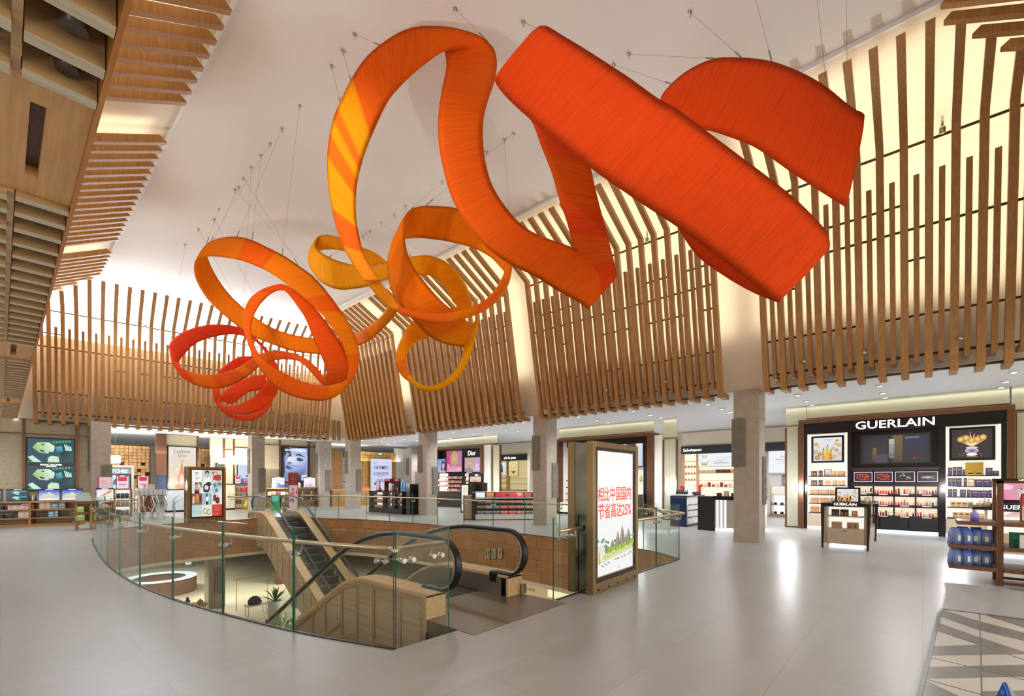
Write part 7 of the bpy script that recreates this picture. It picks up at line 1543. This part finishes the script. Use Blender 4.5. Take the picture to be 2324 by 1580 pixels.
t = poster(g, .05, 1.45, .42, 2.6, .0, 'narrow green poster right of the far light box', d_gr, BLACKM, .02); lettering('Clinique', (.28, .0, 1.22), (1, 0, 0), (0, 0, 1), .17, LETTER, t, bold=.02)
t = g.thing('counter', 'plain beige counter right of the far light box', 'counter', -.1, -1.2, 0); bx(t, 'body', CREAM, (0, 0, .1, .72, .6, 1.38)); bx(t, 'top', BLACKM, (0, -.02, 1.38, 1.85, .6, 1.43)); bx(t, 'plinth', BLACKM, (.02, .02, 0, .7, .58, .1))
shelfunit(g, .65, 1.74, 'shelf_unit', 'lit shelf unit with a golden pear bottle left of the column', (.32, .66, .98), .45, 1.36, OAK_X, mat('soft_yellow_glow', (236, 216, 140), .5, 0, .4), yo=-1.15)
for r, z in enumerate((.98, .66, .32)): shelf_row(g, .75, -.95, z, [(.03, .2, .2, ((226, 120, 176), (110, 96, 140), (226, 30, 110)), )] if False else [(.03, .2, .22, ((120, 110, 150), (150, 160, 170), (90, 110, 160))[r]), (.02, .26, .2, ((226, 40, 120), (170, 176, 180), (206, 196, 176))[r]), (.02, .2, .24, ((226, 60, 130), (130, 140, 150), (206, 170, 100))[r])], f'on the {("top", "middle", "lower")[r]} shelf behind the golden bottle', 'goods in the lit unit left of the column')
q = g.w(1.15, -1.3, .10); 
t = thing('golden_bottle', 'big golden pear shaped bottle on the floor by the lit shelf unit', 'bottle', (q.x, q.y - .1, 0)); m = MB(); m.lathe([(.001, 0), (.14, 0), (.2, .14), (.17, .28), (.07, .4), (.04, .5), (.05, .56), (.001, .58)], n=16); m.build('body', mat('gold_bottle', (226, 180, 60), .2, .7), t); m = MB(); m.lathe([(.02, .56), (.05, .62), (.001, .68)], n=10); m.build('stopper', GOLD, t)
screen(g, .85, 1.43, .3, .45, -.95, 'pink and white lit sign on the dark counter top left of the column', d_rw); goods(g, 1.26, -.9, 1.43, .4, .2, .3, (90, 76, 130), 'purple gift box beside the pink sign on the dark counter'); goods(g, 1.62, -.9, 1.43, .26, .2, .44, (226, 20, 110), 'bright pink gift box on the dark counter left of the column')
# ---- teal screen wall at the left
g = FR((-.75, 25.9, 0), -.06)
t = g.thing('panel_wall', 'beige swirl panel wall carrying the big teal screen', 'wall panel'); bx(t, 'wall_panel', FABP, (0, .1, 0, 3.55, .3, 4.0)); bx(t, 'post', BRONZE, (.38, .02, 0, .45, .12, 4.0), (1.32, .02, 1.1, 1.40, .14, 4.0), (2.80, .02, 1.1, 2.88, .14, 4.0), (3.36, .02, 0, 3.43, .14, 4.0), (.45, .04, 3.42, 3.36, .1, 3.46))
def d_mj(A):
    A.rect(0, 0, 1, 1, (30, 66, 80), (44, 84, 96))
    for z in (.0, .53):
        s = .47; V = lambda v: z + v * s
        A.poly([(.6, V(.95)), (.98, V(.9)), (.98, V(.2)), (.75, V(.1))], [(20, 46, 60), (24, 60, 70), (30, 96, 110), (26, 60, 74)])
        A.poly([(.1, V(.62)), (.2, V(.84)), (.45, V(.86)), (.58, V(.7)), (.56, V(.5)), (.42, V(.38)), (.25, V(.42))], [(150, 190, 90), (196, 226, 150), (236, 250, 214), (226, 246, 226), (206, 240, 226), (150, 206, 196), (176, 216, 150)])
        A.poly([(.26, V(.78)), (.36, V(.8)), (.34, V(.72))], (30, 60, 50)); A.poly([(.25, V(.55)), (.36, V(.5)), (.34, V(.44)), (.26, V(.48))], (24, 50, 44)); A.poly([(.44, V(.48)), (.5, V(.46)), (.48, V(.38))], (30, 70, 66))
        A.poly([(.5, V(.9)), (.98, V(.98)), (.96, V(.86)), (.55, V(.78))], (28, 96, 60)); 
        for k in range(6): A.ell(.55 + k * .07, V(.87 + k * .012), .022, .02, (70, 190, 170), n=8)
        A.poly([(.6, V(.66)), (.72, V(.74)), (.76, V(.5)), (.63, V(.42))], [(60, 170, 190), (110, 216, 220), (50, 140, 166), (36, 110, 140)])
        for k in range(4): A.poly([(.78 + k * .045, V(.8 - k * .03)), (.81 + k * .045, V(.8 - k * .03)), (.85 + k * .035, V(.52)), (.82 + k * .035, V(.52))], (200, 246, 230))
        A.poly([(.42, V(.02)), (.68, V(.02)), (.66, V(.26)), (.5, V(.3)), (.43, V(.2))], [(206, 240, 214)] * 5); A.poly([(0, V(.22)), (.1, V(.3)), (.3, V(.02)), (.12, V(.02))], [(200, 240, 230)] * 4); A.rect(.0, V(0), .1, V(.05), (80, 170, 70))
    A.rect(0, .465, 1, .535, (46, 34, 44))
t = poster(g, 1.42, 1.22, 2.79, 3.30, -.02, 'big teal screen showing the same lying woman twice', d_mj, BLACK, .04)
lettering('MARC JACOBS', (.685, .004, .993), (1, 0, 0), (0, 0, 1), .085, LETTER, t, bold=.03, sx=1.1); lettering('DECADENCE', (.685, .004, .94), (1, 0, 0), (0, 0, 1), .05, LETTER, t, bold=.02, sx=1.0)
g = FR((-.75, 23.6, 0), -.30)
shelfunit(g, .15, 2.85, 'shelf_unit', 'long oak shelf unit with lit screens under the teal screen', (.32, .61), .5, .90)
for k, (x, d, lb) in enumerate(((.50, d_teal, 'leftmost small lit screen with teal pictures on the long oak unit'), (1.15, d_teal, 'second small lit screen with teal pictures on the long oak unit'), (1.95, d_blue, 'small bright blue lit screen with a beige box on the long oak unit'), (2.55, d_blue, 'small blue lit screen behind the clear boxes on the long oak unit'))): screen(g, x, .90, .56, .42, .2, lb, d, 'lit screens on the long oak unit')
for k, c in enumerate(((40, 34, 32), (226, 222, 220), (60, 50, 46))): goods(g, 1.46 + k * .07,   .2, .90, .06, .06, .20, c, f'{ORD[k]} slim bottle from the left between the teal and blue lit screens', 'slim bottles on the long oak unit', None, 'bottle')
PKW = (240, 222, 218)
shelf_row(g, .22, .2, .61, [(.0, .30, .12, (40, 60, 56)), (.01, .28, .13, (46, 66, 62))], 'on the upper left of the long oak unit', 'goods on the long oak unit')
shelf_row(g, .22, .2, .32, [(.0, .30, .12, (40, 60, 56)), (.01, .28, .13, (46, 66, 62))], 'on the lower left of the long oak unit', 'goods on the long oak unit')
shelf_row(g, .92, .2, .61, [(.0, .17, .14, PKW, 'box', (226, 110, 120)), (.0, .17, .14, PKW, 'box', (226, 110, 120)), (.0, .16, .2, PKW, 'box', (226, 96, 110)), (.0, .14, .16, (240, 206, 200))], 'on the upper middle of the long oak unit', 'goods on the long oak unit')
shelf_row(g, 1.62, .2, .61, [(.08, .15, .24, (232, 200, 176)), (.0, .15, .24, (232, 200, 176)), (.01, .18, .2, (150, 180, 200)), (.01, .18, .22, (150, 180, 200))], 'on the upper right of the long oak unit', 'goods on the long oak unit')
shelf_row(g, .92, .2, .32, [(.0, .12, .14, (60, 52, 46)), (.01, .12, .16, (60, 52, 46)), (.0, .17, .22, (232, 200, 172)), (.0, .17, .24, (232, 200, 172))], 'on the lower middle of the long oak unit', 'goods on the long oak unit')
shelf_row(g, 1.70, .2, .32, [(.0, .11, .16, (60, 52, 46)), (.0, .11, .16, (60, 52, 46)), (.01, .16, .2, (150, 180, 200)), (.0, .1, .24, (150, 180, 200))], 'on the lower right of the long oak unit', 'goods on the long oak unit')
t = FR((-1.65, 23.2, 0), -.3).thing('stone_counter', 'patterned brown counter at the left picture edge', 'counter'); bx(t, 'body', noisy('brown_pattern', (120, 90, 62), (160, 124, 88), 6, .4), (-.3, 0, 0, .9, .6, 1.05)); bx(t, 'top', OAK_X, (-.32, -.03, 1.05, .95, .62, 1.12)); 
goods(FR((-1.65, 23.2, 0), -.3), .6, .2, 1.121, .4, .2, .12, (26, 24, 24), 'black tray at the left picture edge'); goods(FR((-1.65, 23.2, 0), -.3), .65, .3, 1.241, .25, .15, .24, (196, 140, 110), 'copper box on the black tray at the left picture edge')
# two-bay display stand with green boxes
g = FR((1.62, 20.55, 0), -.2); BRW = wood('brown_oak', (110, 74, 44), (140, 98, 62), 'x')
t = g.thing('display_stand', 'two-bay brown display stand with green boxes before the long oak unit', 'display stand')
for x in (0, .36, .40, .88): bx(t, 'leg', OAK, (x, 0, 0, x + .04, .04, 0.92), (x, .4, 0, x + .04, .44, .92))
bx(t, 'foot_rail', OAK, (.40, 0, .02, .92, .04, .06), (0, .2, .02, .04, .44, .06)); 
for z in (.30, .58): bx(t, 'shelf', BRW, (-.06, -.03, z - .05, .34, .44, z), (.44, -.03, z - .05, .94, .44, z))
bx(t, 'top', BRW, (-.04, -.03, .86, .96, .46, .94)); bx(t, 'back', OAK, (.0, .42, .3, .92, .44, .86))
GR, GRL = (150, 186, 96), (176, 206, 120)
goods(g, .12, .12, .58, .2, .2, .19, GRL, 'green box with a pale label on the upper left shelf of the brown stand'); goods(g, .14, .12, .30, .2, .24, .22, GR, 'bright green carton on the lower left shelf of the brown stand')
shelf_row(g, .46, .12, .58, [(0, .1, .16, (236, 222, 206)), (0, .1, .17, (236, 222, 206)), (0, .1, .2, (240, 190, 150)), (0, .1, .22, (240, 176, 126))], 'on the upper right shelf of the brown stand', 'goods on the brown stand')
shelf_row(g, .46, .12, .30, [(0, .1, .16, (236, 226, 206)), (0, .1, .16, (236, 226, 206)), (0, .1, .17, (232, 222, 190)), (0, .1, .16, (236, 226, 206))], 'on the lower right shelf of the brown stand', 'goods on the brown stand')
shelf_row(g, .46, .3, .30, [(0, .14, .22, GR), (.02, .16, .26, GR)], 'behind the brown stand lower right shelf row', 'goods on the brown stand')
screen(g, .72, .94, .46, .42, .2, 'small lit screen of an orange brush on the brown stand', d_brush); t = g.thing('clear_box', 'clear boxes with green lids on the brown stand', 'box', .0, .08, .94); bx(t, 'box', mat('frosted', (196, 206, 200), .2), (0, 0, 0, .38, .25, .16)); bx(t, 'upper_box', mat('frosted_green', (160, 196, 176), .2), (.02, .02, .16, .34, .2, .28))
# orange brush poster stand
g = FY(2.25, 21.35)
def d_ob(A): A.rect(0, 0, 1, .5, (226, 130, 80), (236, 160, 110)); A.rect(0, .5, 1, 1, (226, 196, 196), (222, 190, 192)); A.poly([(.2, .1), (.35, .06), (.8, .4), (.78, .47), (.6, .46)], (214, 90, 40)); A.rect(0, .5, .12, 1, (196, 70, 80)); A.rect(.2, .86, .6, .88, (206, 120, 130)); A.rect(.2, .78, .85, .8, (196, 150, 156)); A.rect(.2, .7, .8, .72, (196, 150, 156))
poster(g, 0, .55, .40, 1.75, 0, 'standing poster of an orange brush by the glass balustrade end', d_ob, mat('magenta_edge', (180, 40, 170), .4, 0, .4), .012, True, .04, 'poster_stand', 'poster')
bx(FY(2.25, 21.4).thing('floor_block', 'plain base below the orange brush poster', 'stand', .05, 0, 0), 'base_body', BLACKM, (0, 0, 0, .34, .3, .549))
# ---- soffit downlights (round trims with a glowing lens)
m_ = MB(); m_.lathe([(.001, -.02), (.05, -.02), (.075, 0), (.09, -.012), (.075, -.03), (.05, -.025)], n=14); DTR = m_.mesh('trim', WHITE)
m_ = MB(); m_.lathe([(.001, -.028), (.048, -.028), (.048, -.018), (.001, -.018)], n=12); DLN = m_.mesh('lens', LAMPW)
k = 0
for x in (14.6, 15.9, 16.8):
    for y in (-1.5, .8, 2.6, 5.0, 7.4, 9.6, 12.2, 14.6, 17.2, 19.8, 22.4, 24.8):
        t = thing('downlight', 'small round downlight in the white soffit along the right wing', 'ceiling light', (x + .3 * math.sin(y * 3), y, ZS), 0, 'round downlights of the right soffit'); put(DTR, 'trim', t, (0, 0, 0)); put(DLN, 'lens', t, (0, 0, 0))
for x in (-1.5, .8, 3.1, 5.4, 7.7, 10.0, 12.3, 14.8, 16.4):
    for y in (25.9, 27.1, 28.4): 
        t = thing('downlight', 'small round downlight in the white soffit of the far wing', 'ceiling light', (x + .4 * math.sin(y * 5 + x), y, ZS), 0, 'round downlights of the far soffit'); put(DTR, 'trim', t, (0, 0, 0)); put(DLN, 'lens', t, (0, 0, 0))
# ================================================================== writing becomes plain mesh
bpy.context.view_layer.update()
dg = bpy.context.evaluated_depsgraph_get()
for o in FONTS:
    me = bpy.data.meshes.new_from_object(o.evaluated_get(dg)); me.name = 'lettering'
    q = bpy.data.objects.new('lettering', me); COL.objects.link(q); q.parent = o.parent; q.matrix_local = o.matrix_local.copy()
    for key in o.keys():
        if key in ('label',): q[key] = o[key]
for o in FONTS: bpy.data.objects.remove(o)
